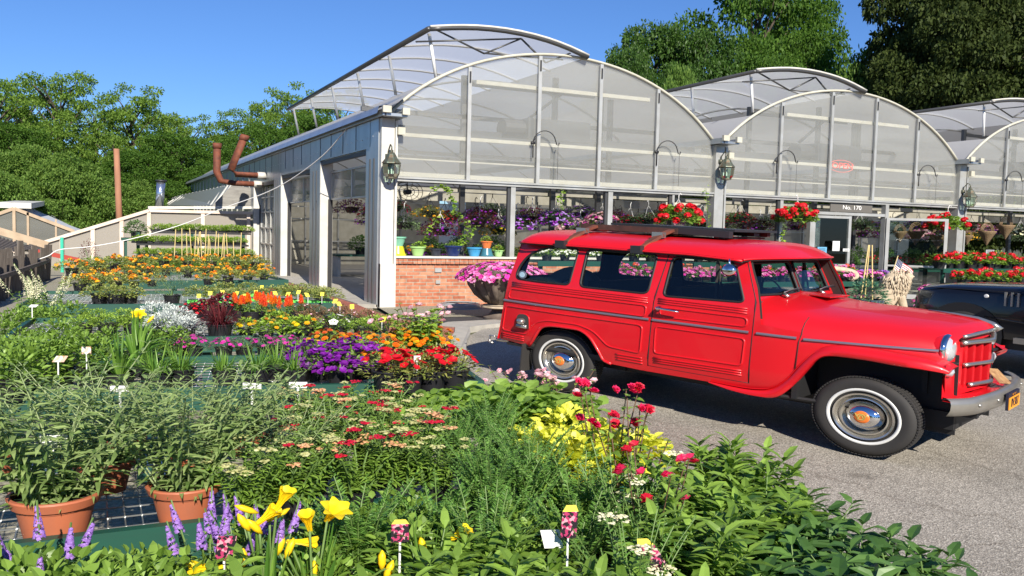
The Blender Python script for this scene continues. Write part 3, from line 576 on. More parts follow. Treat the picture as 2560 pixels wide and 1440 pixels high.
for sg in (-1,1):
    q=side(quarter,[W1,W2],'rear_side_panel',sg); d=side(door,[W3],'door',sg); f=side(frontq,[],'cowl_side',sg); s=side(sill,[],'sill',sg,inner=False)
    doors.append(d)
    # pressed ribs
    def ribs(par,x0,x1,zs,slope=0.,r=.008):
        mb=MB()
        for z in zs: mb.tube([(x,sg*(ys(x,z)+.001),z+slope*(x-x0)) for x in np.linspace(x0,x1,10)],r,6)
        C(mb,'pressed_ribs',M['red'],par,smooth=True)
    ribs(q,-3.22,-1.72,(1.232,1.208,1.184)); ribs(d,-1.62,-.85,(1.24,1.217,1.193))
    ribs(q,-2.02,-1.76,(.57,.54,.51)); ribs(q,-3.36,-3.06,(.58,.555,.53)); ribs(d,-1.65,-.88,(.60,.575,.55),.02)
    def frame(par,P,rad):
        P=resamp(roundpoly(P,rad),.05,True); mb=MB(); mb.tube([(x,sg*(ys(x,z)+.0),z) for x,z in P],.009,6,cap=False); C(mb,'pressed_bead',M['red'],par,smooth=True)
    frame(q,[(-3.27,1.03),(-1.74,1.03),(-1.73,1.15),(-3.24,1.15)],.04)
    frame(d,[(-1.6,1.05),(-.85,1.06),(-.85,1.15),(-1.6,1.15)],.04)
    frame(d,[(-1.645,.65),(-.88,.665),(-.86,.94),(-1.635,.94)],.04)
    # lower quarter bead follows the arch
    P=resamp(roundpoly([(-3.35,.62),(-3.02,.62),(-2.9,.79),(-2.75,.83),(-2.42,.835),(-2.25,.79),(-2.1,.64),(-1.78,.62),(-1.76,.93),(-3.3,.93)],[.04,.02,.08,.05,.05,.08,.05,.04,.05,.05]),.05,True)
    mb=MB(); mb.tube([(x,sg*ys(x,z),z) for x,z in P],.009,6,cap=False); C(mb,'pressed_bead',M['red'],q,smooth=True)
    mb=MB(); mb.tube([(x,sg*(ys(x,z)-.004),z) for x,z in resamp(archp,.04)],.016,8); C(mb,'arch_lip',M['red'],q,smooth=True)
    # gaps
    mb=MB()
    mb.tube([(float(xg(z)),sg*(ys(xg(z),z)-.003),z) for z in np.linspace(.5,1.735,14)],.005,5); mb.tube([(float(xf(z)),sg*(ys(xf(z),z)-.003),z) for z in np.linspace(.5,1.72,14)],.005,5)
    mb.tube([(x,sg*(ys(x,.498)-.003),.498) for x in np.linspace(-1.71,-.82,8)],.005,5); C(mb,'door_gap',M['black'],d,smooth=True)
    # trim strips
    for par,x0,x1 in ((q,-3.33,-1.70),(d,-1.67,-.83),(f,-.77,-.47)):
        mb=MB(); P=np.linspace(x0,x1,10)
        G_=[[(x,sg*(ys(x,1)+o),.995+.012*(x+3.3)/2.5+dz) for o,dz in ((.0,-.014),(.01,-.009),(.014,0),(.01,.009),(.0,.014))] for x in P]
        mb.grid(G_,flip=sg<0); C(mb,'trim_strip',M['trimviolet'],par,smooth=True)
    # windows
    for par,P in ((q,W1),(q,W2),(d,W3)):
        mb=MB(); mb.tube([(x,sg*(ys(x,z)-.006),z) for x,z in resamp(P,.04,True)],.013,6,cap=False); g=C(mb,'window_rubber',M['black'],par,smooth=True)
        vv,F=fill2d(P,[],.12); mb=MB(); mb.add([(x,sg*(ys(x,z)-.014),z) for x,z in vv],[f if sg<0 else f[::-1] for f in F]); C(mb,'window_pane',M['glass'],par)
    mb=MB(); mb.bx(-1.155,-1.135,sg*.815,sg*.79,1.3,1.69); mb.tube([(-1.09,sg*.81,1.29),(-1.145,sg*.8,1.69)],.009,5); C(mb,'vent_divider',M['liner'],d)
    mb=MB(); mb.tube([(-1.62,sg*.9,1.14),(-1.60,sg*.93,1.145),(-1.5,sg*.93,1.14),(-1.40,sg*.925,1.132)],[.012,.014,.012,.008],8); mb.lathe([(.0,.03),(.02,.03),(.022,0)],(-1.605,sg*.88,1.14),12,'y',fl=sg); C(mb,'handle',M['chrome'],d,smooth=True)
# fuel filler recess on the near side
mb=MB(); P=roundpoly([(-3.13,.69),(-2.98,.69),(-2.985,.86),(-3.12,.86)],[.01,.01,.06,.06]); mb.prism(P,-.872,-.868); C(mb,'filler_recess',M['liner'],bpy.data.objects['rear_side_panel'])
mb=MB(); mb.tube([(x,-ys(x,z),z) for x,z in resamp(P,.03,True)],.006,6,cap=False); C(mb,'filler_edge',M['red'],bpy.data.objects['rear_side_panel'],smooth=True)
mb=MB(); mb.lathe([(0,.05),(.03,.048),(.037,.035),(.037,0)],(-3.055,-.872,.775),16,'y',fl=-1); mb.prism([(-3.12,.695),(-2.99,.695),(-3.0,.735),(-3.11,.735)],-.89,-.874); C(mb,'filler_cap',M['silver'],bpy.data.objects['rear_side_panel'],smooth=True)
# roof
def roof():
    R=[];ss=np.linspace(0,1,34)
    Y=[0,.2,.4,.56,.68,.76,.80,.822,.83]; Z=[1,.985,.94,.85,.70,.50,.32,.14,0]
    prof=lambda s:(1-(1-min(s/.10,1))**2.4)**.55 if s<.10 else (1-(max(0,(s-.88)/.12))**2.2*.8)
    for s in ss:
        row=[]
        for y,z in [(-a,b) for a,b in zip(Y[::-1],Z[::-1])]+list(zip(Y[1:],Z[1:])):
            xb=-3.27+.10*(abs(y)/.83)**3; xf_=-.735-.19*(abs(y)/.83)**3; x=xb+(xf_-xb)*s
            rim=1.742-.025*max(0,(s-.8)/.2)
            yy=y*(1-.05*(1-min(s/.08,1))**2)
            row.append((x,yy,rim+z*(.16-.004*abs(s-.4))*prof(s)))
        R.append(row)
    return R
R=roof(); mb=MB(); mb.grid(R); mb.grid([[(x,y*.97,z-.04 if z>1.78 else z-.004) for x,y,z in r] for r in R],1,flip=True)
rf=C(mb,'roof',[M['red'],M['liner']],auto=50)
for sg in (-1,1):
    mb=MB(); E=[r[0 if sg<0 else -1] for r in R]; mb.tube([(x,y+sg*.012,z-.012) for x,y,z in E],.012,6); mb.tube([(x,y+sg*.004,z-.028) for x,y,z in E],.008,5,1); C(mb,'drip_rail',[M['red'],M['black']],rf,smooth=True)
mb=MB(); mb.tube([(x,y,z-.004) for x,y,z in R[-1]],.012,6); mb.tube([(x-.01,y,z-.024) for x,y,z in R[-1]],.008,5,1); C(mb,'visor_edge',[M['red'],M['black']],rf,smooth=True)
# front screen
wx=lambda y,z: -.825-(z-1.36)*.33-.05*(y/.7)**2
P=[(-.84,1.30),(.84,1.30),(.80,1.55),(.775,1.72),(-.775,1.72),(-.80,1.55)]
H=[roundpoly([(s*.03,1.36),(s*.70,1.36),(s*.655,1.675),(s*.03,1.685)],.04) for s in (-1,1)]
vv,F=fill2d(P,H,.08); mb=MB(); mb.add([(wx(y,z),y,z) for y,z in vv],F); mb.add([(wx(y,z)-.03,y,z) for y,z in vv],[f[::-1] for f in F],1)
ws=C(mb,'windscreen_frame',[M['red'],M['liner']],auto=40)
for h in H:
    mb=MB(); mb.tube([(wx(y,z)+.004,y,z) for y,z in resamp(h,.04,True)],.014,6,cap=False); C(mb,'window_rubber',M['black'],ws,smooth=True)
    vv,F=fill2d(h,[],.15); mb=MB(); mb.add([(wx(y,z)-.006,y,z) for y,z in vv],F); C(mb,'window_pane',M['glass'],ws)
for y0 in (-.42,.28):
    mb=MB(); mb.tube([(-.74,y0,1.345),(-.79,y0+.02,1.38)],[.02,.012],8); mb.tube([(-.785,y0+.02,1.385),(-.815,y0+.2,1.40),(-.83,y0+.42,1.41)],.006,5); mb.tube([(-.82,y0+.1,1.385),(-.825,y0+.45,1.395)],.007,5,1); C(mb,'wiper',[M['silver'],M['black']],ws,smooth=True)
# tailgate end
P=[(-.80,.49),(.80,.49),(.81,1.25),(.74,1.73),(-.74,1.73),(-.81,1.25)]; Hh=[roundpoly([(-.62,1.3),(.62,1.3),(.58,1.66),(-.58,1.66)],.06)]
vv,F=fill2d(P,Hh,.1); mb=MB(); rx=lambda y,z: float(rearx(z))-.035*(1-(y/.8)**2); mb.add([(rx(y,z),y,z) for y,z in vv],[f[::-1] for f in F]); mb.add([(rx(y,z)+.03,y,z) for y,z in vv],F,1); tg=C(mb,'tailgate',[M['red'],M['liner']],auto=40)
mb=MB(); mb.tube([(-3.36,-.7,.47),(-3.5,-.7,.46),(-3.54,-.66,.46),(-3.55,.66,.46),(-3.5,.7,.46),(-3.36,.7,.47)],.03,8); mb.tube([(-3.5,-.74,.50),(-3.57,-.74,.5),(-3.58,-.74,.42),(-3.53,-.74,.41)],.012,6); C(mb,'rear_bumper',M['silver'],smooth=True)
# hood and front clip
wk=lambda x: float(np.interp(x,[-.86,-.44,-.1,.2,.45,.56],[.855,.848,.80,.735,.66,.62]))
zk=lambda x: float(np.interp(x,[-.86,-.7,-.5,-.3,.0,.3,.43,.475],[1.37,1.345,1.315,1.305,1.295,1.27,1.245,1.2]))
SEC=[(0,0),(.2,-.003),(.4,-.014),(.58,-.033),(.74,-.065),(.86,-.105),(.94,-.155),(.985,-.21),(1,-.26)]
def hoodpt(x,u,dz):
    w=wk(x); y=u*w; s=max(0,(x+.2)/.76)
    return (x+.15*s*(1-abs(u)),y,zk(x)+dz*(1-.12*s)+(.012*max(0,1-abs(abs(u)*w-.0)/.12) if x<.5 else 0))
rows=[]
for x in [-.86,-.8,-.7,-.6,-.5,-.4,-.3,-.2,-.1,0,.1,.2,.3,.38,.43,.46,.475]:
    half=[hoodpt(x,u,d) for u,d in SEC]; lowz=float(np.interp(x,[-.5,-.4,-.3,-.2],[.70,.76,.87,.90]))
    zl=half[-1][2]
    half+= [(half[-1][0],half[-1][1]+.006,zl-(zl-lowz)*t) for t in (.35,.7,1.)]
    rows.append([(a,-b,c) for a,b,c in half[::-1]]+half[1:])
mb=MB(); mb.grid(rows); hood=C(mb,'hood',M['red'],auto=50)
mb=MB()
for sg in (-1,1): mb.tube([(hoodpt(-.44,sg*u,d)[0],hoodpt(-.44,sg*u,d)[1],hoodpt(-.44,sg*u,d)[2]-.002) for u,d in SEC[5:]]+[(-.455,sg*.856,.98),(-.47,sg*.86,.72)],.0035,5)
C(mb,'hood_gap',M['liner'],hood,smooth=True)
mb=MB(); mb.prism([(-.7,-.12),(-.5,-.2),(-.5,.2),(-.7,.12)],1.352,1.362,'z'); C(mb,'cowl_vent',M['red'],hood)
mb=MB(); P=[hoodpt(x,0,0) for x in (.1,.25,.38,.46)]; mb.tube([(x,y,z+.012) for x,y,z in P]+[(.64,0,1.19)],[.006,.012,.016,.022,.03],8); mb.tube([(.475+.13*(1-abs(u))+.01,u*.6,zk(.475)-.005-.06*abs(u)) for u in np.linspace(-.75,.75,15)],.016,8); C(mb,'hood_ornament',M['silver'],hood,smooth=True)
for sg in (-1,1):
    mb=MB(); G_=[]
    for x in np.linspace(-.42,.43,10):
        w=wk(x)+.006; G_.append([(x,sg*(w+o),1.005+.03*(x+.42)+dz) for o,dz in ((.0,-.014),(.01,-.009),(.014,0),(.01,.009),(.0,.014))])
    mb.grid(G_,flip=sg<0); C(mb,'trim_strip',M['trimviolet'],hood,smooth=True)
# V-shaped front face with grille
fx=lambda y: .45+.13*(1-min(abs(y)/.62,1))
P=[(-.63,.60),(.63,.60),(.63,1.08),(.55,1.15),(0,1.19),(-.55,1.15),(-.63,1.08)]
hole=[(-.38,.69),(.38,.69),(.36,1.06),(-.36,1.06)]
vv,F=fill2d(P,[hole],.08); mb=MB(); mb.add([(fx(y)-.01*(z-.6),y,z) for y,z in vv],F); ff=C(mb,'front_panel',M['red'],auto=30)
mb=MB(); mb.bx(.28,.32,-.5,.5,.6,1.1); C(mb,'radiator',M['black'],ff)
for k in range(7):
    y=-.33+.11*k; mb=MB(); x=fx(y); mb.beam((x-.02,y,.68),(x-.02,y,1.07),.055,.045,up=(1,0,0)); C(mb,'grille_bar',M['red'],ff)
for z,h,e,r in ((1.09,.02,.42,.024),(.885,.0,.38,.018),(.695,.0,.30,.02)):
    mb=MB(); mb.tube([(fx(y)+.015,y,z) for y in np.linspace(-e,e,13)],r,8); C(mb,'chrome_bar',M['silver'],ff,smooth=True)
for sg in (-1,1):
    c=(.385,sg*.54,1.035); mb=MB()
    mb.lathe([(.128,.045),(.138,.05),(.14,.062),(.13,.08),(.113,.08)],(0,0,0),24,'y'); mb.lathe([(.1,-.08),(.126,.0),(.132,.048)],(0,0,0),24,'y',mi=1); 
    mb.V=[np.stack([c[0]+v[:,1],c[1]+v[:,0],c[2]+v[:,2]],1) for v in mb.V]; hl=C(mb,'headlight',[M['chrome'],M['red']],smooth=True)
    mb=MB(); mb.lathe([(.116,.072),(.09,.095),(.055,.106),(0,.112)],(0,0,0),24,'y'); mb.V=[np.stack([c[0]+v[:,1],c[1]+v[:,0],c[2]+v[:,2]],1) for v in mb.V]; C(mb,'lens',M['lens'],hl,smooth=True)
    c=(.445,sg*.565,.84); mb=MB(); mb.lathe([(.05,.0),(.05,.03),(.035,.05),(0,.06)],(0,0,0),16,'y'); mb.V=[np.stack([c[0]+v[:,1],c[1]+v[:,0],c[2]+v[:,2]],1) for v in mb.V]; C(mb,'parking_lamp',M['lens'],smooth=True)
    # flared front fender sweep
    top=[(-1.15,.45),(-.95,.445),(-.78,.45),(-.64,.49),(-.52,.62),(-.42,.79),(-.33,.91),(-.22,.975),(0,.99),(.2,.98),(.36,.967),(.47,.94),(.535,.90)]
    bot=[(-1.15,.435),(-.95,.395),(-.75,.385),(-.60,.41),(-.49,.53),(-.38,.72),(-.31,.83),(-.22,.885),(0,.895),(.2,.885),(.36,.88),(.46,.87),(.52,.86)]
    T=interp([(a,0,b) for a,b in top],44); B=interp([(a,0,b) for a,b in bot],44)
    rows=[]
    for i,(t,b) in enumerate(zip(T,B)):
        x=t[0]; s=np.clip((x+1.15)/.5,0,1); s=s*s*(3-2*s); wi=ys(x,.8) if x<-.44 else wk(x); yo=.872+.012*s if x<.25 else .884-.08*((x-.25)/.285)**2
        yi=min(wi-.01,yo-.004); dz=.03*s
        rows.append([(t[0]-.0,sg*yi,t[2]+.012*s),(t[0],sg*(yi*.5+yo*.5),t[2]+.006*s),(t[0],sg*(yo-.03),t[2]-.006),(t[0]*.8+b[0]*.2,sg*(yo-.008),t[2]*.8+b[2]*.2),(t[0]*.5+b[0]*.5,sg*yo,t[2]*.5+b[2]*.5),(t[0]*.1+b[0]*.9,sg*yo,t[2]*.1+b[2]*.9),(b[0],sg*(yo-.012),b[2]),(b[0],sg*(yo-.09),b[2]+.02)])
    e=rows[-1]; rows.append([(p[0]-.02,p[1]-sg*.12,p[2]-.02) for p in e])
    mb=MB(); mb.grid(rows,flip=sg>0); fe=C(mb,'front_fender',M['red'],auto=60)
    mb=MB(); mb.add([(.455,sg*.58,.62),(.46,sg*.58,.95),(.51,sg*.8,.93),(.51,sg*.79,.875),(.47,sg*.66,.80)],[(0,1,2,3,4)]); mb.add([(.445,sg*.58,.62),(.45,sg*.58,.95),(.50,sg*.8,.93),(.50,sg*.79,.875),(.46,sg*.66,.80)],[(4,3,2,1,0)]); C(mb,'fender_front',M['red'],fe)
    # inner wheel well
    mb=MB(); mb.bx(-.5,.5,sg*.45,sg*.47,.25,.98); mb.bx(-.46,.5,sg*.45,sg*.8,.9,.92); mb.bx(-.5,-.46,sg*.45,sg*.84,.42,.92); C(mb,'wheel_well',M['black'])
    mb=MB(); mb.bx(-3.0,-2.15,sg*.5,sg*.52,.3,.84); mb.bx(-3.0,-2.12,sg*.5,sg*.83,.82,.84); mb.bx(-2.1,-2.07,sg*.5,sg*.83,.45,.84); mb.bx(-3.04,-3.0,sg*.5,sg*.83,.45,.84); C(mb,'wheel_well',M['black'])
    mb=MB(); mb.beam((-3.04,sg*.80,.5),(-3.06,sg*.80,.16),.16,.012); C(mb,'mud_flap',M['tyre'])
# underbody, bumper, apron
mb=MB(); mb.bx(-3.35,.5,-.5,.5,.3,.46); mb.bx(-3.3,-.5,-.8,.8,.44,.47); mb.bx(.3,.62,-.42,-.36,.42,.5); mb.bx(.3,.62,.36,.42,.42,.5); mb.bx(-.1,.1,-.7,.7,.24,.34); mb.bx(-2.75,-2.55,-.7,.7,.24,.34); mb.tube([(-.8,-.86,.42),(.1,-.7,.42)],.02,6); C(mb,'underbody',M['black'])
mb=MB(); mb.grid([[(fx(y)-.0,y,.615) for y in np.linspace(-.62,.62,11)],[(.66+.02*(1-(y/.62)**2),y,.60) for y in np.linspace(-.66,.66,11)]],flip=True); mb.grid([[(fx(y)-.0,y,.58) for y in np.linspace(-.62,.62,11)],[(.66+.02*(1-(y/.62)**2),y,.575) for y in np.linspace(-.66,.66,11)]]); mb.bx(.53,.57,-.62,.62,.5,.615); C(mb,'splash_apron',M['red'])
def bp(y): return .70-.05*(y/.6)**2-.10*max(0,(abs(y)-.6)/.3)**2
pr_=[(-.02,-.085),(.0,-.08),(.022,-.03),(.026,.02),(.02,.055),(-.005,.075),(-.035,.06)]
mb=MB(); YY=np.linspace(-.84,.84,41); mb.grid([[(bp(y)+a,y,.585+b) for a,b in pr_] for y in YY]); 
for y in (-.6,-.28,.35,.62): mb.lathe([(0,.012),(.012,.01),(.016,0)],(0,0,0),8,'y'); mb.V[-1]=np.stack([bp(y)+.025+mb.V[-1][:,1],y+mb.V[-1][:,0],.59+mb.V[-1][:,2]],1)
bu=C(mb,'bumper',M['bumper'],smooth=True)
mb=MB(); mb.bx(.735,.752,-.17,.16,.48,.635); lp=C(mb,'licence_plate',M['ink'])
mb=MB(); mb.bx(.753,.758,-.16,.15,.485,.595); mb.bx(.753,.758,-.05,.05,.605,.62); C(mb,'plate_face',M['plate'],lp)
for s_,sz,z in (('0V387',.085,.54),('NEW YORK',.022,.612)):
    o=text(s_,sz,M['ink'],(.760,-.005,z-TILT*.76),(math.radians(90),0,math.radians(90)),lp,'plate_text',.0005,(1,1.0,1))
mb=MB(); mb.beam((.555,.2,.78),(.665,.16,.66),.2,.006,up=(.8,0,1)); rp=C(mb,'old_plate',M['rustplate'] if 'rustplate' in M else mat('rusty_plate',(.5,.3,.13),.6,noise=.2,c2=(.25,.12,.05),ns=25))
# wheels
def wheel(x,sg):
    prof=[(.20,.045),(.235,.062),(.30,.075),(.335,.066),(.352,.05),(.357,.02),(.357,-.075),(.35,-.085)]; prof+=[(.30,-.1),(.2,-.09)]
    mb=MB(); mb.lathe(prof,(x,sg*.735,.36),48,'y',fl=sg)
    for k in range(90):   # tread blocks
        a=2*math.pi*k/90
        for o,w in ((.035,.022),(-.01,.02),(-.055,.022)):
            r=.361; c=(x+r*math.cos(a),sg*(.735+o),.36+r*math.sin(a))
            u=np.array([math.cos(a),0,math.sin(a)]); t=np.array([-math.sin(a),0,math.cos(a)]); v_=np.array([0,1,0.])
            V=[np.array(c)+i*t*.0085+j*v_*w*.85+kk*u*.006 for kk in (-1,1) for i,j in ((-1,-1),(1,-1),(1,1),(-1,1))]
            mb.add(V,[(4,5,6,7),(0,1,5,4),(1,2,6,5),(2,3,7,6),(3,0,4,7)])
    for v in mb.V: v[:,2]=np.maximum(v[:,2],-.004+0*v[:,2])
    w=thing('wheel','','x'); 
    for k_ in ('label','category'): del w[k_]
    w.parent=car
    t=C(mb,'tyre',M['tyre'],w,auto=35)
    mb=MB(); mb.lathe([(.232,.0615),(.233,.066),(.254,.071),(.257,.066)],(x,sg*.735,.36),56,'y',fl=sg); C(mb,'white_band',M['whitewall'],w,smooth=True)
    mb=MB(); mb.lathe([(.205,.05),(.214,.062),(.21,.07),(.198,.066),(.192,.045),(.178,.035),(.17,.05),(.16,.052),(.15,.02),(.12,-.01),(.10,-.01)],(x,sg*.735,.36),48,'y',fl=sg); C(mb,'rim',M['rimm'],w,auto=40)
    mb=MB(); mb.lathe([(.128,.0),(.134,.02),(.128,.032),(.12,.04),(.105,.066),(.075,.085),(.04,.092),(0,.094)],(x,sg*.735,.36),40,'y',fl=sg); C(mb,'hub_cap',M['chrome'],w,smooth=True)
    mb=MB(); mb.lathe([(.056,.088),(.056,.094),(.04,.098),(0,.099)],(x,sg*.735,.36),28,'y',fl=sg); e=C(mb,'emblem',M['orange'],w,smooth=True)
    if sg<0:
        for ch,dx in (('W',-.0),('O',.0)):
            text(ch,.085,M['gold'],(x+dx,sg*(.735+.1005),.36-TILT*x),(math.radians(90),0,0),w,'emblem_letter',.0008)
for x,sg in ((0,-1),(-2.65,-1),(0,1),(-2.65,1)): wheel(x,sg)
# interior
mb=MB(); mb.bx(-3.2,-.9,-.8,.8,.47,.5); mb.bx(-1.62,-1.5,-.72,.72,.5,1.36); mb.bx(-1.5,-1.05,-.72,.72,.6,.82); mb.bx(-2.45,-2.33,-.7,.7,.5,1.33); mb.bx(-2.33,-1.9,-.7,.7,.6,.85); mb.bx(-1.0,-.84,-.75,.75,.95,1.30); C(mb,'seats',M['liner'])
mb=MB(); mb.lathe([(.17,-.0),(.185,.01),(.2,.0),(.185,-.01),(.17,0)],(0,0,0),24,'z'); 
for v in mb.V: z=v[:,2].copy(); x=v[:,0].copy(); v[:,0]=-1.22-x*.35-z; v[:,2]=1.28+x*.9; v[:,1]+=.36
C(mb,'steering_wheel',M['dark'],smooth=True)
mb=MB(); mb.lathe([(.18,.06),(.25,.09),(.32,.07),(.34,0),(.32,-.07),(.18,-.06)],(-2.75,-.5,1.12),32,'y'); C(mb,'spare_tyre',mat('grey_rubber',(.08,.075,.07),.7),smooth=True)
mb=MB(); mb.lathe([(.17,.05),(.1,.03),(0,.04)],(-2.75,-.5,1.12),24,'y',fl=-1); C(mb,'spare_rim',M['cream'],smooth=True)
mb=MB(); mb.lathe([(.0,.004),(.045,.004),(.05,0)],(-3.09,-.845,1.335),20,'y',fl=-1); mb.lathe([(.0,.006),(.03,.006),(.034,.003)],(-3.09,-.845,1.335),20,'y',mi=1,fl=-1); C(mb,'window_sticker',[mat('sticker_rim',(.1,.12,.16),.4),mat('sticker_centre',(.35,.5,.6),.4)])
# mirror
mb=MB(); mb.tube([(-1.03,-.83,1.72),(-1.0,-.9,1.71),(-.98,-.93,1.66)],.008,6); mb.lathe([(0,.03),(.04,.025),(.062,.005),(.06,0),(0,.0)],(-.98,-.94,1.61),16,'y',fl=-1); C(mb,'mirror',M['chrome'],smooth=True)
# roof rack with clamps
rk=MB(); rk.bx(-2.74,-1.72,-.45,-.38,1.925,1.99); rk.bx(-2.72,-1.3,.36,.42,1.93,1.99); rk.bx(-2.74,-1.72,-.2,-.1,1.94,1.975,1); rk.bx(-2.72,-1.3,.1,.2,1.94,1.975,1); 
for x in (-2.7,-1.95,-1.4): rk.bx(x,x+.05,-.42,.42,1.905,1.924)
rk.beam((-1.74,-.41,1.965),(-1.25,-.41,1.95),.07,.07,1); rk.beam((-2.45,.02,2.005),(-1.25,.05,1.995),.84,.025,1)
C(rk,'roof_rack',[mat('rusty_brown_wood',(.075,.035,.025),.7,noise=.25,c2=(.03,.017,.013),ns=12),M['dark']],rf)
for x in (-2.62,-1.83):
    mb=MB(); mb.tube([(x,-.5,1.93),(x+.02,.5,1.93)],.016,8,2); 
    for sg in (-1,1):
        mb.beam((x-.03,sg*.855,1.735),(x+.06,sg*.62,1.915),.075,.03); mb.beam((x+.06,sg*.62,1.915),(x+.06,sg*.46,1.965),.05,.03); mb.bx(x-.07,x+.03,sg*.83,sg*.885,1.70,1.785,1); mb.bx(x-.01,x+.09,sg*.6,sg*.66,1.88,1.94,2)
    C(mb,'rack_clamp',[M['rust'],M['dark'],M['silver']],rf)
# ------------------------------------------------------------------ black SUV
SP=(at(2262,790,.55)); 
def suv():
    # front-left corner near photo (2262,716); nose points to the greenhouse
    th=math.pi/2+math.radians(4)
    p0=np.array(at(2266,716,1.24)[:2]); t=thing('parked_car','black off-road car with silver side vents at the right edge','car',(p0[0],p0[1],.19),th)
    bk=mat('black_paint',(.006,.006,.007),.2,coat=.6)
    def B(mb,n,m,par=None,**k): return mb.build(n,m,par or t,**k)
    L=4.6; mb=MB()
    # body side: x=0 nose, going back to -L; y from 0 (left side) to -1.85
    secs=[]
    for x,w,zb,zh in ((0.0,.28,.5,.92),(-.06,.10,.42,1.02),(-.18,.03,.4,1.09),(-.5,0,.4,1.12),(-1.2,0,.4,1.15),(-1.55,0,.4,1.17),(-4.6,0,.4,1.18)):
        secs.append([(x,-w+.0,zb),(x,-w+.01,.7),(x,-w,zh-.14),(x,-w-.03,zh-.05),(x,-w-.12,zh),(x,-.5,zh+.02),(x,-.93,zh+.03),(x,-1.36,zh+.02),(x,-1.85+w+.12,zh),(x,-1.85+w,zh-.1),(x,-1.85+w,zb)])
    mb.grid(secs,flip=False); body=B(mb,'body',bk,auto=50)
    mb=MB(); mb.add([(0.02,-.28,.5),(.02,-1.57,.5),(.02,-1.57,.9),(.02,-.28,.9)],[(0,1,2,3)]); B(mb,'front_face',bk)
    # cabin
    mb=MB(); cab=[(-1.45,1.18),(-2.15,1.72),(-4.4,1.78),(-4.6,1.18)]
    V=[(x,-.06 if z<1.5 else -.22,z) for x,z in cab]+[(x,-1.79 if z<1.5 else -1.63,z) for x,z in cab]
    mb.add(V,[(0,1,2,3),(7,6,5,4),(1,5,6,2),(0,4,5,1),(3,2,6,7)]); cb=B(mb,'cabin',[mat('tinted_glass',(.01,.012,.014),.03,spec=.8)])
    mb=MB(); mb.tube([(-1.4,-.05,1.17),(-2.12,-.2,1.72),(-4.4,-.2,1.79)],.035,8); mb.tube([(-1.4,-1.8,1.17),(-2.12,-1.65,1.72),(-4.4,-1.65,1.79)],.035,8); mb.tube([(-2.5,-.05,1.18),(-2.55,-.18,1.74)],.03,6); B(mb,'pillars',bk,cb,smooth=True)
    mb=MB(); mb.box((-1.75,.13,1.28),(.16,.22,.17)); mb.tube([(-1.72,-.03,1.22),(-1.75,.08,1.24)],.03,6); B(mb,'wing_mirror',bk)
    for k in range(3): mb=MB(); mb.box((-1.22-.07*k,.012,.98),(.022,.02,.2)); B(mb,'side_vent',M['silver'])
    mb=MB(); mb.lathe([(0,.01),(.024,.008),(.027,0)],(-1.0,.005,1.0),16,'y'); B(mb,'badge',M['whiteplain'])
    mb=MB(); mb.tube([(-1.0,.012,.70),(-1.45,.012,.66),(-4.5,.012,.66)],.012,6); B(mb,'side_crease',bk,smooth=True)
    mb=MB(); mb.bx(-3.9,-1.35,-.02,.05,.36,.44); B(mb,'sill_strip',M['silver'])
    mb=MB(); mb.tube([(-1.5,.008,.45),(-1.5,.008,1.12)],.005,5); mb.tube([(-.05,-.05,1.06),(-1.5,.012,1.09)],.005,5); B(mb,'panel_gap',M['black'])
    for x in (-.75,-3.6):
        mb=MB(); mb.lathe([(.0,.02),(.46,.02)],(x,-.002,.42),28,'y'); B(mb,'wheel_arch',M['black'])
        mb=MB(); mb.lathe([(.22,.03),(.34,.04),(.385,.0),(.385,-.22),(.2,-.22)],(x,.0,.38),32,'y'); wv=B(mb,'wheel',M['tyre'],smooth=True)
        mb=MB(); mb.lathe([(.24,.02),(.22,-.02),(.05,.0),(0,.02)],(x,.0,.38),32,'y'); B(mb,'rim',M['silver'],wv,smooth=True)
    mb=MB(); mb.bx(-4.5,-.1,-1.8,-.06,.25,.5); B(mb,'underbody',M['black'])
    mb=MB(); mb.tube([(-1.38,-.3,1.19),(-1.5,-.9,1.24)],.01,6); B(mb,'wiper',M['dark'])
suv()
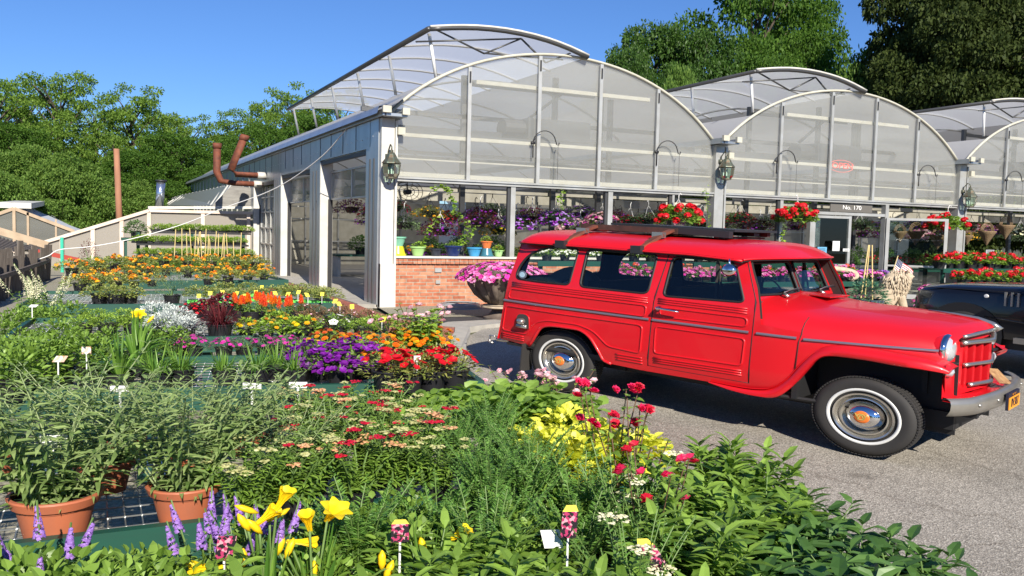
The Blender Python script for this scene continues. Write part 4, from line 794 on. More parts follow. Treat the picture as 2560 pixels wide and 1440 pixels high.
# ------------------------------------------------------------------ plants
def unit(a): return a/(np.linalg.norm(a,axis=-1,keepdims=True)+1e-9)
def leaves(mb,P,D,L,Wd,droop=.25,mi=0,kind='lance',roll=.5,jag=0):
    P=np.asarray(P,float).reshape(-1,3); n=len(P)
    if n==0: return
    D=unit(np.asarray(D,float)); L=np.broadcast_to(np.asarray(L,float),(n,)); Wd=np.broadcast_to(np.asarray(Wd,float),(n,))
    up=np.tile([0,0,1.],(n,1))+RNG.normal(0,.08,(n,3)); sd=unit(np.cross(D,up)); nn=np.cross(sd,D)
    a=RNG.normal(0,roll,n)[:,None]; sd2=sd*np.cos(a)+nn*np.sin(a)
    if kind=='quad': st=[(0,0),(.5,1),(1,0)]
    elif kind=='lance': st=[(0,.0),(.3,1),(.68,.72),(1,0)]
    elif kind=='ovate': st=[(0,.15),(.28,1),(.62,.8),(1,0)]
    elif kind=='round': st=[(0,.35),(.25,.95),(.6,1),(.88,.6),(1,.1)]
    elif kind=='blade': st=[(0,.7),(.25,1),(.5,.9),(.75,.6),(1,0)]
    V=[];idx=[];c=0
    for t,w in st:
        ctr=P+D*(L*t)[:,None]; ctr[:,2]-=droop*L*t*t
        if w<=0.001: V.append(ctr); idx.append((c,)); c+=1
        elif kind=='quad':
            wv=sd2*(Wd*w/2)[:,None]; lift=np.zeros((n,3)); lift[:,2]=Wd*w*.14
            V+= [ctr-wv+lift,ctr+wv+lift]; idx.append((c,c+1)); c+=2
        else:      # three across: a sunk midrib between raised edges
            wv=sd2*(Wd*w/2)[:,None]; lift=np.cross(sd2,D)*(Wd*w*.17)[:,None]; lift*=np.sign(lift[:,2:3]+1e-9); wav=np.zeros((n,3)); wav[:,2]=RNG.normal(0,.05,n)*Wd
            V+= [ctr-wv+lift+wav,ctr,ctr+wv+lift-wav]; idx.append((c,c+1,c+2)); c+=3
    A=np.stack(V,1).reshape(-1,3); base=(np.arange(n)*c)[:,None]
    T=[];Q=[]
    for p,q in zip(idx,idx[1:]):
        if len(p)==1:
            for i in range(len(q)-1): T.append((p[0],q[i+1],q[i]))
        elif len(q)==1:
            for i in range(len(p)-1): T.append((p[i],p[i+1],q[0]))
        else:
            for i in range(len(p)-1): Q.append((p[i],p[i+1],q[i+1],q[i]))
    off=mb.n; mb.V.append(A)
    for S_ in (T,Q):
        for f in S_:
            fa=base+np.array(f)[None]; mb.L.append((fa+off).ravel()); mb.N+= [len(f)]*n; mb.M+=[mi]*n
    mb.n+=len(A)
def discs(mb,P,N_,R,cup=.25,lobes=5,mi=0,ring=2):
    P=np.asarray(P,float).reshape(-1,3); n=len(P); N_=unit(np.asarray(N_,float).reshape(-1,3)); R=np.broadcast_to(np.asarray(R,float),(n,))
    u=unit(np.cross(N_,np.array([.31,.17,.94])+RNG.normal(0,.2,(n,3)))); v=np.cross(N_,u); k=lobes*ring
    V=[P-N_*(R*cup)[:,None]]
    for i in range(k):
        a=2*math.pi*i/k; rr=1 if i%ring else (.78 if ring>1 else 1)
        V.append(P+(u*math.cos(a)+v*math.sin(a))*(R*rr)[:,None])
    A=np.stack(V,1).reshape(-1,3); base=(np.arange(n)*(k+1))[:,None]; off=mb.n; mb.V.append(A)
    for i in range(k):
        fa=base+np.array([0,1+i,1+(i+1)%k])[None]; mb.L.append((fa+off).ravel()); mb.N+=[3]*n; mb.M+=[mi]*n
    mb.n+=len(A)
def randdir(n,up=.3,spread=1.):
    a=RNG.uniform(0,2*math.pi,n); z=up+RNG.normal(0,.35,n)*spread; return unit(np.stack([np.cos(a),np.sin(a),z],1))
def dome(n,r,h,z0,shell=.55):
    a=RNG.uniform(0,2*math.pi,n); e=np.arcsin(RNG.uniform(-.1,1,n)); q=RNG.uniform(shell,1,n)**.6
    return np.stack([r*q*np.cos(e)*np.cos(a),r*q*np.cos(e)*np.sin(a),z0+h*q*np.sin(e)],1)
def outward(P,z0,r,h,up=.35,jit=.35):
    d=P.copy(); d[:,2]=(d[:,2]-z0)*r/h*.8; return unit(unit(d)+np.array([0,0,up])+RNG.normal(0,jit,P.shape))
LM={}
def lm(n,c1,c2,**k):
    LM[n]=leafmat(n,c1,c2,**k); return LM[n]
lm('leaf_mid',(.09,.17,.02),(.27,.42,.07)); lm('leaf_dark',(.04,.10,.02),(.14,.27,.06)); lm('leaf_lime',(.16,.30,.03),(.38,.52,.08)); lm('leaf_silver',(.10,.16,.07),(.22,.32,.15))
lm('leaf_yellow',(.5,.55,.03),(.85,.82,.12),trans=.3); lm('leaf_brown',(.14,.09,.04),(.26,.17,.08),trans=.15); lm('leaf_burg',(.07,.012,.015),(.17,.03,.035),trans=.2); lm('leaf_white',(.5,.55,.5),(.75,.78,.72),trans=.2)
lm('leaf_olive',(.17,.23,.04),(.40,.42,.12)); lm('leaf_fern',(.08,.19,.03),(.21,.39,.08)); lm('leaf_bluegreen',(.05,.13,.07),(.14,.27,.15)); lm('leaf_blade',(.06,.16,.02),(.22,.38,.06))
lm('pet_red',(.55,.004,.01),(.8,.012,.03),trans=.25); lm('pet_crimson',(.45,.004,.02),(.7,.02,.06),trans=.25); lm('pet_magenta',(.5,.015,.28),(.8,.06,.45),trans=.25); lm('pet_pink',(.72,.16,.45),(.85,.35,.6),trans=.25); lm('pet_palepink',(.8,.42,.5),(.9,.65,.68),trans=.25)
lm('pet_purple',(.13,.006,.20),(.27,.02,.40),trans=.25); lm('pet_violet',(.28,.13,.48),(.45,.27,.68),trans=.25); lm('pet_orange',(.8,.15,.008),(.9,.30,.015),trans=.2); lm('pet_yellow',(.85,.55,.01),(.92,.75,.03),trans=.3); lm('pet_lily',(.9,.58,.008),(.92,.76,.02),trans=.3); lm('pet_rose',(.62,.01,.08),(.8,.04,.16),trans=.3); lm('pet_white',(.78,.78,.7),(.9,.9,.85),trans=.2)
lm('pet_cream',(.72,.68,.42),(.85,.82,.58),trans=.15); lm('pet_peach',(.6,.25,.12),(.72,.5,.25),trans=.15); lm('pet_buff',(.42,.42,.15),(.6,.58,.28),trans=.15); lm('pet_coral',(.8,.06,.03),(.9,.2,.05),trans=.2); lm('pet_yelloworange',(.85,.35,.01),(.9,.55,.02),trans=.25)
lm('leaf_willow',(.12,.2,.05),(.34,.44,.16))
M['stem']=mat('green_stem',(.12,.2,.05),.6); M['stem_pale']=mat('pale_stem',(.22,.28,.12),.6); M['stem_brown']=mat('brown_stem',(.13,.07,.04),.7)
M['tagw']=mat('label_card',(.72,.72,.7),.5); M['tagy']=mat('yellow_label',(.85,.72,.08),.5); M['lime_pack']=mat('lime_plastic',(.16,.72,.12),.4); M['darkink']=M['ink']
def colours(name,c1,c2,c3,sc=14):
    m=bpy.data.materials.new(name); m.use_nodes=True; nt=m.node_tree; N=nt.nodes; L=nt.links; b=N['Principled BSDF']; tc=N.new('ShaderNodeTexCoord')
    v=N.new('ShaderNodeTexVoronoi'); v.inputs['Scale'].default_value=sc; L.new(tc.outputs['Object'],v.inputs[0]); s=N.new('ShaderNodeSeparateColor'); L.new(v.outputs['Color'],s.inputs[0])
    r=N.new('ShaderNodeValToRGB'); r.color_ramp.interpolation='CONSTANT'; r.color_ramp.elements[0].color=(*c1,1); r.color_ramp.elements[1].color=(*c2,1); r.color_ramp.elements[1].position=.4
    e=r.color_ramp.elements.new(.75); e.color=(*c3,1); L.new(s.outputs[0],r.inputs[0]); L.new(r.outputs[0],b.inputs['Base Color']); b.inputs['Roughness'].default_value=.35; return m
M['tagpic']=colours('flower_photo_print',(.02,.015,.02),(.4,.04,.12),(.6,.3,.35),130); M['tagpic2']=colours('orange_photo_print',(.8,.45,.35),(.85,.8,.7),(.75,.3,.2),50)
PM={}
def asmesh(mb,name,mats,**k):
    o=mb.build(name,mats,**k); me=o.data; bpy.data.objects.remove(o); return me
def potmesh(kind):
    key=('pot',kind)
    if key in PM: return PM[key]
    mb=MB()
    if kind=='black': mb.lathe([(0,0),(.075,0),(.095,.145),(.103,.15),(.103,.16),(.093,.16),(.09,.145)],n=16); mb.lathe([(0,.143),(.091,.143)],n=16,mi=1); r=(.1,.15)
    elif kind=='small': mb.lathe([(0,0),(.045,0),(.058,.09),(.062,.095),(.055,.095)],n=12); mb.lathe([(0,.085),(.056,.085)],n=12,mi=1)
    elif kind=='terra': mb.lathe([(0,0),(.115,0),(.145,.17),(.15,.175),(.15,.182),(.165,.19),(.178,.235),(.176,.245),(.162,.245),(.157,.215)],n=28); mb.lathe([(0,.21),(.158,.21)],n=20,mi=1)
    elif kind=='big': mb.lathe([(0,0),(.13,0),(.16,.24),(.17,.25),(.17,.265),(.155,.265)],n=20); mb.lathe([(0,.24),(.155,.24)],n=20,mi=1)
    elif kind=='tray': mb.box((0,0,.04),(.5,.26,.08)); mb.box((0,0,.082),(.47,.23,.006),0,1)
    elif kind=='lime':
        for i in (-1,0,1): mb.box((.085*i,0,.03),(.078,.13,.06),0,0,(1.05,1.05)); mb.box((.085*i,0,.061),(.07,.12,.004),0,1)
    m=[M['terra'] if kind=='terra' else (M['lime_pack'] if kind=='lime' else M['pot']),M['soil']]
    PM[key]=asmesh(mb,'pot',m,auto=35); return PM[key]
POTH=dict(black=.145,small=.085,terra=.21,big=.24,tray=.08,lime=.06,none=0)
# ---- kinds: each returns list of (child name, mesh)
def g_mound(r,h,n,L,Wd,leaf,pot='black',lk='lance',droop=.3,up=.35,fl=None,stem=None,shell=.45):
    z0=POTH[pot]*.9; mb=MB(); P=dome(n,r,h,z0,shell); leaves(mb,P,outward(P,z0,r,h,up),RNG.uniform(.7,1.25,n)*L,RNG.uniform(.75,1.2,n)*Wd,droop,0,lk)
    for k in range(7):
        e=dome(1,r*.85,h*.85,z0,.8)[0]; mb.tube([(0,0,z0-.02),(e[0]*.4,e[1]*.4,z0+(e[2]-z0)*.55),tuple(e)],[.006,.004,.003],5,1)
    out=[('foliage',asmesh(mb,'foliage',[LM[leaf],M['stem']]))]
    if fl: out.append(('flowers',fl(r,h,z0)))
    return out
def f_disc(cnt,size,m,top=.2,cup=.3,m2=None,frac=0.,lobes=5,lift=1.04):
    def f(r,h,z0):
        mb=MB(); P=dome(cnt,r*lift,h*lift,z0,.92); P=P[P[:,2]>z0+h*top]; Nn=outward(P,z0,r,h,.5,.25)
        k=int(len(P)*(1-frac)); discs(mb,P[:k],Nn[:k],RNG.uniform(.8,1.15,k)*size,cup,lobes); 
        if k<len(P): discs(mb,P[k:],Nn[k:],RNG.uniform(.8,1.15,len(P)-k)*size,cup,lobes,1)
        return asmesh(mb,'flowers',[LM[m],LM[m2 or m]])
    return f
def f_pom(cnt,size,m,top=.3,lift=1.08,m2=None):     # dense double flowers: stacked discs
    def f(r,h,z0):
        mb=MB(); P=dome(cnt,r*lift,h*lift,z0,.95); P=P[P[:,2]>z0+h*top]; Nn=outward(P,z0,r,h,.9,.15)
        half=len(P)//2 if m2 else len(P)
        for mi,(a,b) in enumerate(((0,half),(half,len(P)))):
            if b>a:
                for t,s in ((0,1),(.3,.8),(.55,.5)): discs(mb,P[a:b]+Nn[a:b]*size*t,Nn[a:b],size*s,.05,7,mi)
        return asmesh(mb,'flowers',[LM[m],LM[m2 or m]])
    return f
def f_cluster(cnt,size,m,top=.4,lift=1.2,per=16,m2=None):    # geranium heads on stalks
    def f(r,h,z0):
        mb=MB(); P=dome(cnt,r*lift,h*lift,z0,.9); P=P[P[:,2]>z0+h*top]
        for i,p in enumerate(P):
            d=unit(RNG.normal(0,1,(per,3))+np.array([0,0,.5])); discs(mb,p+d*size,d,size*.48,.1,5,1 if (m2 and i%3==0) else 0); mb.tube([(p[0]*.5,p[1]*.5,z0+h*.4),tuple(p)],.003,4,2)
        return asmesh(mb,'flowers',[LM[m],LM[m2 or m],M['stem']])
    return f
def g_stems(ns,h,lean,nl,L,Wd,leaf,pot='black',stem='stem',lk='lance',droop=.5,tip=None,bare=.1,up=.35,r0=.07,whorl=2,taper=.45):
    z0=POTH[pot]*.9; mb=MB(); tips=[]
    for s in range(ns):
        a=RNG.uniform(0,6.28); rr=r0*math.sqrt(RNG.uniform(0,1)); b=np.array([rr*math.cos(a),rr*math.sin(a),z0-.01]); H=h*RNG.uniform(.7,1.08); ln=lean*RNG.uniform(.3,1.1)*H; a2=a+RNG.normal(0,.5)
        e=b+np.array([ln*math.cos(a2),ln*math.sin(a2),H]); mid=(b+e)/2+np.array([-ln*.12*math.cos(a2),-ln*.12*math.sin(a2),H*.05])
        pts=[b,mid*.5+b*.5,mid,mid*.5+e*.5,e]; pts=interp(pts,9); mb.tube(pts,list(np.linspace(.0055,.0025,9)),5,1); pts=np.array(pts)
        t=np.linspace(bare,.99,nl)+RNG.normal(0,.01,nl); t=np.clip(t,0,1); pos=np.stack([np.interp(t*8,range(9),pts[:,k]) for k in range(3)],1)
        for w in range(whorl):
            ang=np.arange(nl)*(math.pi/2 if whorl==2 else 2.4)+w*2*math.pi/whorl+RNG.normal(0,.25,nl); D=np.stack([np.cos(ang),np.sin(ang),up+RNG.normal(0,.15,nl)+.8*np.clip((t-.85)/.15,0,1)],1)
            sz=(1-taper*t)*RNG.uniform(.75,1.15,nl); leaves(mb,pos,D,L*sz,Wd*sz,droop,0,lk,.3)
        tips.append((pts[-1],unit(pts[-1]-pts[-2])))
    out=[('foliage',asmesh(mb,'foliage',[LM[leaf],M[stem]]))]
    if tip: out+=tip(tips)
    return out
def t_flat(m,size,p=1.,m2=None,m3=None):     # yarrow plates
    def f(tips):
        out=[]
        for i,(e,d) in enumerate(tips):
            if RNG.uniform()>p: continue
            mb=MB(); R=size*RNG.uniform(.6,1.15); n=int(34*(R/.05)**1.2)+10; a=RNG.uniform(0,6.28,n); q=R*np.sqrt(RNG.uniform(0,1,n)); P=np.stack([e[0]+q*np.cos(a),e[1]+q*np.sin(a),e[2]+.012-q*q*2.2+RNG.normal(0,.002,n)],1)
            mm=[m,m2 or m,m3 or m2 or m][int(RNG.choice([0,1,2],p=[.5,.25,.25]))]
            discs(mb,P,np.tile([0,0,1.],(n,1))+RNG.normal(0,.3,(n,3)),RNG.uniform(.006,.0085,n),-.5,5,0,1)
            for k in range(5): mb.tube([tuple(e-np.array([0,0,.03])),(e[0]+R*.6*math.cos(k*1.26),e[1]+R*.6*math.sin(k*1.26),e[2])],.0015,3,1)
            out.append(('flower_head',asmesh(mb,'flower_head',[LM[mm],M['stem']])))
        return out
    return f
def t_spike(m,ln,rad,p=1.):
    def f(tips):
        out=[]
        for e,d in tips:
            if RNG.uniform()>p: continue
            mb=MB(); n=110; t=RNG.uniform(0,1,n); a=RNG.uniform(0,6.28,n); q=rad*(1-.75*t); P=np.stack([e[0]+q*np.cos(a)+d[0]*ln*t,e[1]+q*np.sin(a)+d[1]*ln*t,e[2]-.02+ln*t],1); Nn=np.stack([np.cos(a),np.sin(a),.3+0*a],1)
            discs(mb,P,Nn,.008*(1-.4*t),-.3,4,0,1); mb.tube([tuple(e-d*.03),(e[0]+d[0]*ln,e[1]+d[1]*ln,e[2]+ln)],.003,4,1)
            out.append(('flower_spike',asmesh(mb,'flower_spike',[LM[m],M['stem']])))
        return out
    return f
def t_plume(m,ln,rad,m2=None):
    def f(tips):
        out=[]
        for i,(e,d) in enumerate(tips):
            mb=MB(); n=150; t=RNG.uniform(0,1,n); a=RNG.uniform(0,6.28,n); q=rad*(1-t)*RNG.uniform(.2,1,n); P=np.stack([e[0]+q*np.cos(a),e[1]+q*np.sin(a),e[2]-.02+ln*t],1)
            leaves(mb,P,np.stack([np.cos(a)*.5,np.sin(a)*.5,1+0*a],1),.028,.009,0,0,'quad')
            out.append(('flower_plume',asmesh(mb,'flower_plume',[LM[m2 if (m2 and i%2) else m]])))
        return out
    return f
def t_rose(m,size,p=.8,m2=None):
    def f(tips):
        out=[]
        for i,(e,d) in enumerate(tips):
            if RNG.uniform()>p: continue
            for j in range(RNG.integers(1,4)):
                mb=MB(); c=e+RNG.normal(0,size*.7,3)*np.array([1,1,.5]); nn=unit(np.array([-.2,-.8,.8])+RNG.normal(0,.3,3))
                for t,s_ in ((0,1),(.15,.85),(.3,.7),(.42,.5),(.5,.3)): discs(mb,[c+nn*size*t+RNG.normal(0,size*.05,3)],[nn+RNG.normal(0,.12,3)],size*s_,.45,6,0)
                out.append(('rose_bloom',asmesh(mb,'rose_bloom',[LM[m2 if (m2 and i%2) else m]])))
        return out
    return f
def g_blades(n,h,spread,Wd,leaf,pot='black',droop=.8,r0=.04):
    z0=POTH[pot]*.9; mb=MB(); a=RNG.uniform(0,6.28,n); s=RNG.uniform(.1,1,n)*spread; P=np.stack([r0*np.cos(a)*RNG.uniform(0,1,n),r0*np.sin(a)*RNG.uniform(0,1,n),np.full(n,z0)],1)
    D=np.stack([np.cos(a)*s,np.sin(a)*s,np.ones(n)],1); leaves(mb,P,D,RNG.uniform(.65,1.1,n)*h,Wd,droop*s/spread,0,'blade',.2)
    return [('foliage',asmesh(mb,'foliage',[LM[leaf]]))]
def g_feather(nf,h,lean,leaf='leaf_fern',pot='black',tip=None,pin=16,pl=.03):
    z0=POTH[pot]*.9; mb=MB(); tips=[]
    for s in range(nf):
        a=RNG.uniform(0,6.28); H=h*RNG.uniform(.45,1.05); ln=lean*H*RNG.uniform(.3,1.2); b=np.array([.06*math.cos(a)*RNG.uniform(),.06*math.sin(a)*RNG.uniform(),z0]); e=b+np.array([ln*math.cos(a),ln*math.sin(a),H]); 
        P=np.array(interp([b,b*.5+e*.5+np.array([0,0,H*.12]),e],pin)); T=unit(np.gradient(P,axis=0)); sd=unit(np.cross(T,[0,0,1.]))
        w=pl*np.sin(np.linspace(.25,2.95,pin)); mb.tube(P[::5],.0022,4,1)
        for sg in (-1,1):
            for j in range(2):
                leaves(mb,P+T*.004*j,sd*sg+T*.6+np.array([0,0,.25])*(1 if j else -.3)+RNG.normal(0,.15,P.shape),w,.0065,.1,0,'quad')
        tips.append((e,T[-1]))
    out=[('foliage',asmesh(mb,'foliage',[LM[leaf],M['stem']]))]
    if tip: out+=tip(tips[::3])
    return out
def lilyflower(mb,c,d,s,open_=.5,mi=0):
    d=unit(np.array(d,float)); u=unit(np.cross(d,[.2,.1,1.])); v=np.cross(d,u)
    for k in range(6):
        a=k*math.pi/3; r=u*math.cos(a)+v*math.sin(a); sd=-u*math.sin(a)+v*math.cos(a); rows=[]
        for t,rad,ax,w in ((0,.05,0,.07),(.35,.10,.38,.15),(.6,.2,.62,.26),(.82,.36,.78,.26),(1,.36+.28*open_,.84-.06*open_,.05)):
            ctr=np.array(c)+s*(d*ax*1.15+r*rad*(.35+open_*.65 if t>.3 else 1)); wv=sd*s*w*(.9 if k%2 else .7)*(.5+.5*open_); rows.append([ctr-wv+r*s*.02,ctr,ctr+wv+r*s*.02])
        mb.grid(rows,mi)
KINDS={}
def kind(name,nv,fn): KINDS[name]=(nv,fn)
def getvar(name,i):
    nv,fn=KINDS[name]; i%=nv
    if (name,i) not in PM: PM[(name,i)]=fn()
    return PM[(name,i)]
ORD=['leftmost','second','third','fourth','fifth','sixth','seventh','eighth','ninth','tenth','eleventh','twelfth','thirteenth','fourteenth','fifteenth','sixteenth','seventeenth','eighteenth','nineteenth','twentieth','twenty-first','twenty-second','twenty-third','twenty-fourth']
def spawn(name,kindn,vi,loc,rz,sc,label,cat,group,pot='black',extra=None,potmat=None):
    t=thing(name,label,cat,loc,rz,group); t.scale=(sc,sc,sc)
    if pot!='none':
        o=bpy.data.objects.new('tray' if pot=='tray' else 'pot',potmesh(pot)); COL.objects.link(o); o.parent=t
    for n_,me in getvar(kindn,vi):
        o=bpy.data.objects.new(n_,me); COL.objects.link(o); o.parent=t
    return t
CNT=[0]
def plantset(name,kindn,pts,desc,where,cat='plant',pot='black',sc=1.,jit=.12,group=None):
    """pts: ground-plan positions (x,y,z); labels rank them from the left in the picture"""
    pts=sorted(pts,key=topx); out=[]
    for i,p in enumerate(pts):
        CNT[0]+=1
        if len(pts)==1: lab=f'{desc} {where}'
        elif i==len(pts)-1: lab=f'{desc}, rightmost {where}'
        elif i==0: lab=f'{desc}, leftmost {where}'
        else: lab=f'{desc}, {ORD[i]} from left {where}'
        out.append(spawn(name,kindn,i,p,RNG.uniform(0,6.28),sc*RNG.uniform(1-jit,1+jit),lab,cat,group or (f'{desc} plants' if len(pts)>1 else None),pot))
    return out
def px(z,*l): return [at(a,b,z) for a,b in l]       # pixel of the plant's foot at height z
def pt(zb,h,*l):       # pixel of the plant's top; foot at zb
    return [(*at(a,b,zb+h)[:2],zb) for a,b in l]
def row(a,b,n,j=.04):
    return [(a[0]+(b[0]-a[0])*(i+.5)/n+RNG.uniform(-j,j),a[1]+(b[1]-a[1])*(i+.5)/n+RNG.uniform(-j,j),a[2]+(b[2]-a[2])*(i+.5)/n) for i in range(n)]
# ---- kinds
kind('willowy',4,lambda:g_stems(24,.74,.78,21,.15,.026,'leaf_willow','terra','stem_pale',droop=.5,bare=.05,r0=.11,up=.5,taper=.35))
kind('yarrow_red',4,lambda:g_stems(20,.28,.55,13,.07,.016,'leaf_mid','small','stem',tip=t_flat('pet_buff',.027,.5,'pet_peach','pet_crimson'),up=.6,whorl=3,r0=.06))
kind('yarrow_cream',2,lambda:g_feather(40,.5,.4,'leaf_fern','black',tip=t_flat('pet_cream',.055,.38)))
kind('feather',4,lambda:g_feather(46,.34,.55,'leaf_fern','small',pin=18,pl=.034))
kind('bigleaf',3,lambda:g_stems(13,.19,.7,6,.15,.085,'leaf_mid','small','stem',lk='ovate',droop=.3,up=.35,taper=.2))
kind('wiry',2,lambda:g_mound(.2,.28,900,.03,.007,'leaf_brown','small',up=.7,lk='quad'))
kind('wirygreen',2,lambda:g_mound(.19,.26,800,.035,.007,'leaf_olive','small',up=.8,lk='quad'))
kind('yellowleaf',3,lambda:g_mound(.2,.22,230,.075,.05,'leaf_yellow','small',lk='ovate'))
kind('rose_red',2,lambda:g_stems(8,.85,.24,13,.07,.04,'leaf_mid','black','stem_brown',lk='ovate',tip=t_rose('pet_rose',.03,.7,'pet_crimson'),whorl=2,up=.1))
kind('rose_pink',2,lambda:g_stems(9,.5,.5,9,.06,.036,'leaf_mid','black','stem_brown',lk='ovate',tip=t_rose('pet_palepink',.028,.95),whorl=2,up=.1))
kind('lanceleaf',4,lambda:g_stems(11,.44,.45,13,.17,.04,'leaf_mid','black','stem',droop=.35,up=.6,bare=.1,taper=.15,whorl=3))
kind('lancedark',3,lambda:g_stems(9,.40,.5,9,.17,.05,'leaf_dark','black','stem',droop=.4,up=.35,bare=.15,taper=.1))
kind('roundleaf',3,lambda:g_mound(.26,.26,60,.13,.12,'leaf_mid',lk='round',droop=.3,up=.5))
kind('softgreen',4,lambda:g_mound(.22,.3,420,.06,.026,'leaf_mid',up=.5))
kind('veronica',2,lambda:g_stems(6,.34,.3,9,.06,.015,'leaf_bluegreen','black','stem',tip=t_spike('pet_violet',.11,.016)))
kind('daylily',3,lambda:g_blades(44,.46,.75,.019,'leaf_blade',droop=.75))
kind('grassy',3,lambda:g_blades(95,.3,.95,.009,'leaf_blade',droop=.7,r0=.06))
kind('dianthus',3,lambda:g_mound(.17,.17,420,.05,.007,'leaf_silver',up=.9,fl=f_disc(55,.026,'pet_magenta',.35,.1)))
kind('petunia_purple',3,lambda:g_mound(.2,.17,200,.045,.02,'leaf_mid',fl=f_disc(90,.029,'pet_purple',.1,.4)))
kind('petunia_red',3,lambda:g_mound(.17,.2,260,.045,.014,'leaf_olive',fl=f_disc(40,.036,'pet_red',.55,.3)))
kind('marigold',3,lambda:g_mound(.15,.16,240,.04,.012,'leaf_mid',fl=f_pom(60,.024,'pet_orange',.25,m2='pet_yelloworange')))
kind('celosia',3,lambda:g_stems(9,.2,.35,8,.07,.025,'leaf_mid','black','stem',tip=t_plume('pet_coral',.13,.03,'pet_orange')))
kind('coleus_red',2,lambda:g_mound(.17,.2,260,.055,.03,'leaf_burg',lk='ovate',fl=f_disc(30,.02,'pet_red',.3)))
kind('fountain',2,lambda:g_blades(260,.34,1.0,.006,'leaf_burg',droop=.75,r0=.05))
kind('artemisia',2,lambda:g_mound(.2,.18,600,.045,.012,'leaf_white',up=.6))
kind('sedum_lime',3,lambda:g_mound(.2,.15,460,.04,.014,'leaf_lime',up=.6))
kind('bronze',3,lambda:g_mound(.17,.18,420,.045,.012,'leaf_brown',up=.6,fl=f_disc(14,.014,'pet_palepink',.5)))
kind('daisy_yellow',2,lambda:g_mound(.17,.22,230,.06,.03,'leaf_lime',lk='ovate',fl=f_pom(12,.035,'pet_yelloworange',.4,m2='pet_yellow')))
kind('petunia_white',2,lambda:g_mound(.13,.16,160,.045,.02,'leaf_mid',fl=f_disc(14,.045,'pet_white',.4)))
kind('chartreuse',2,lambda:g_stems(9,.42,.3,8,.07,.055,'leaf_lime','black','stem',lk='round',whorl=3,up=.2,droop=.3))
kind('lantana',4,lambda:g_mound(.26,.2,300,.055,.028,'leaf_olive',lk='ovate',fl=f_cluster(15,.034,'pet_yelloworange',.35,1.1,14,'pet_orange')))
kind('herb',3,lambda:g_mound(.2,.17,360,.04,.02,'leaf_olive',lk='ovate'))
kind('lavender',2,lambda:g_mound(.26,.42,900,.05,.007,'leaf_silver',lk='quad',up=1.1))
kind('seedling',3,lambda:g_mound(.3,.2,520,.05,.03,'leaf_lime','tray',up=.7))
kind('tomato',3,lambda:g_mound(.28,.24,330,.07,.025,'leaf_mid','tray',up=.4))
kind('lupin_lime',2,lambda:g_stems(8,.5,.4,9,.12,.05,'leaf_mid','black','stem',lk='ovate',tip=t_spike('pet_cream',.3,.035,.6)))
kind('geranium_red',3,lambda:g_mound(.16,.17,130,.055,.055,'leaf_mid',lk='round',fl=f_cluster(15,.04,'pet_red',.4,1.3,18)))
kind('geranium_pink',2,lambda:g_mound(.16,.17,130,.055,.055,'leaf_mid',lk='round',fl=f_cluster(10,.04,'pet_pink',.5,1.3,18,'pet_coral')))
kind('petunia_pink',3,lambda:g_mound(.2,.16,190,.045,.02,'leaf_mid',fl=f_disc(70,.038,'pet_pink',.1,.4,'pet_magenta',.4)))
kind('petunia_whiterow',2,lambda:g_mound(.18,.15,180,.045,.02,'leaf_lime',fl=f_disc(40,.034,'pet_white',.2,.4)))
kind('petunia_violet',2,lambda:g_mound(.22,.18,190,.045,.02,'leaf_mid',fl=f_disc(70,.042,'pet_violet',.05,.4,'pet_purple',.45)))
kind('bromeliad',2,lambda:g_blades(26,.3,.9,.03,'leaf_silver',droop=.4))
kind('shrubby',3,lambda:g_mound(.35,.5,700,.08,.035,'leaf_dark','big',up=.3))
kind('blank_none',1,lambda:[])
# ------------------------------------------------------------------ benches
def bench(name_label,c,rz,w,d,z,h=.17,low=None,group='green wooden plant benches'):
    t=thing('plant_bench',name_label,'bench',(c[0],c[1],gz(c[1])-.02),rz,group); zz=z-(gz(c[1])-.02)
    for n_,x0,x1,y0,y1 in (('front_rail',-w/2,w/2,-d/2,-d/2+.04),('back_rail',-w/2,w/2,d/2-.04,d/2),('side_rail',-w/2,-w/2+.04,-d/2+.041,d/2-.041),('side_rail',w/2-.04,w/2,-d/2+.041,d/2-.041)):
        mb=MB(); mb.bx(x0,x1,y0,y1,zz-h+.03,zz+.03); mb.build(n_,M['green'],t)
    mb=MB()
    for x in np.arange(-w/2+.06,w/2-.04,.055): mb.beam((x,-d/2+.04,zz-.03),(x,d/2-.04,zz-.03),.0045,.0045)
    for y in np.arange(-d/2+.06,d/2-.04,.11): mb.beam((-w/2+.04,y,zz-.026),(w/2-.04,y,zz-.026),.006,.006)
    mb.build('wire_top',M['mesh'],t)
    for x in (-w/2+.12,0,w/2-.12):
        for y in (-d/2+.09,d/2-.09): mb=MB(); mb.bx(x-.04,x+.04,y-.04,y+.04,0,zz-h+.06); mb.build('leg',M['green'],t)
    if low:
        mb=MB(); mb.bx(-w/2+.05,w/2-.05,-d/2-.01,-d/2+.03,zz-h-.16,zz-h-.04); mb.build('lower_rail',M['green'],t)
    return t
zA,zB,zC,zD,zE,zF=.64,.72,.72,.72,.76,.80
bench('dark green mesh-topped bench holding the terracotta pots',(.3,3.62),0,3.5,1.28,zA,low=1)
bench('dark green bench whose right corner is bare, nearest the red petunias',(.35,5.78),math.radians(-9.5),3.9,1.25,zB)
bench('dark green bench behind the purple petunias and orange marigolds',(.9,8.25),math.radians(-4),3.0,1.7,zC,low=1)
bench('dark green half-empty bench with lime seedling packs',(1.05,11.45),math.radians(-5),3.4,2.0,zD)
bench('wire-topped green bench under the orange lantana',(1.35,15.3),math.radians(3),2.9,2.3,zE)
bench('dark green low front bench at the bottom edge',(.5,1.75),0,3.6,1.3,.36)
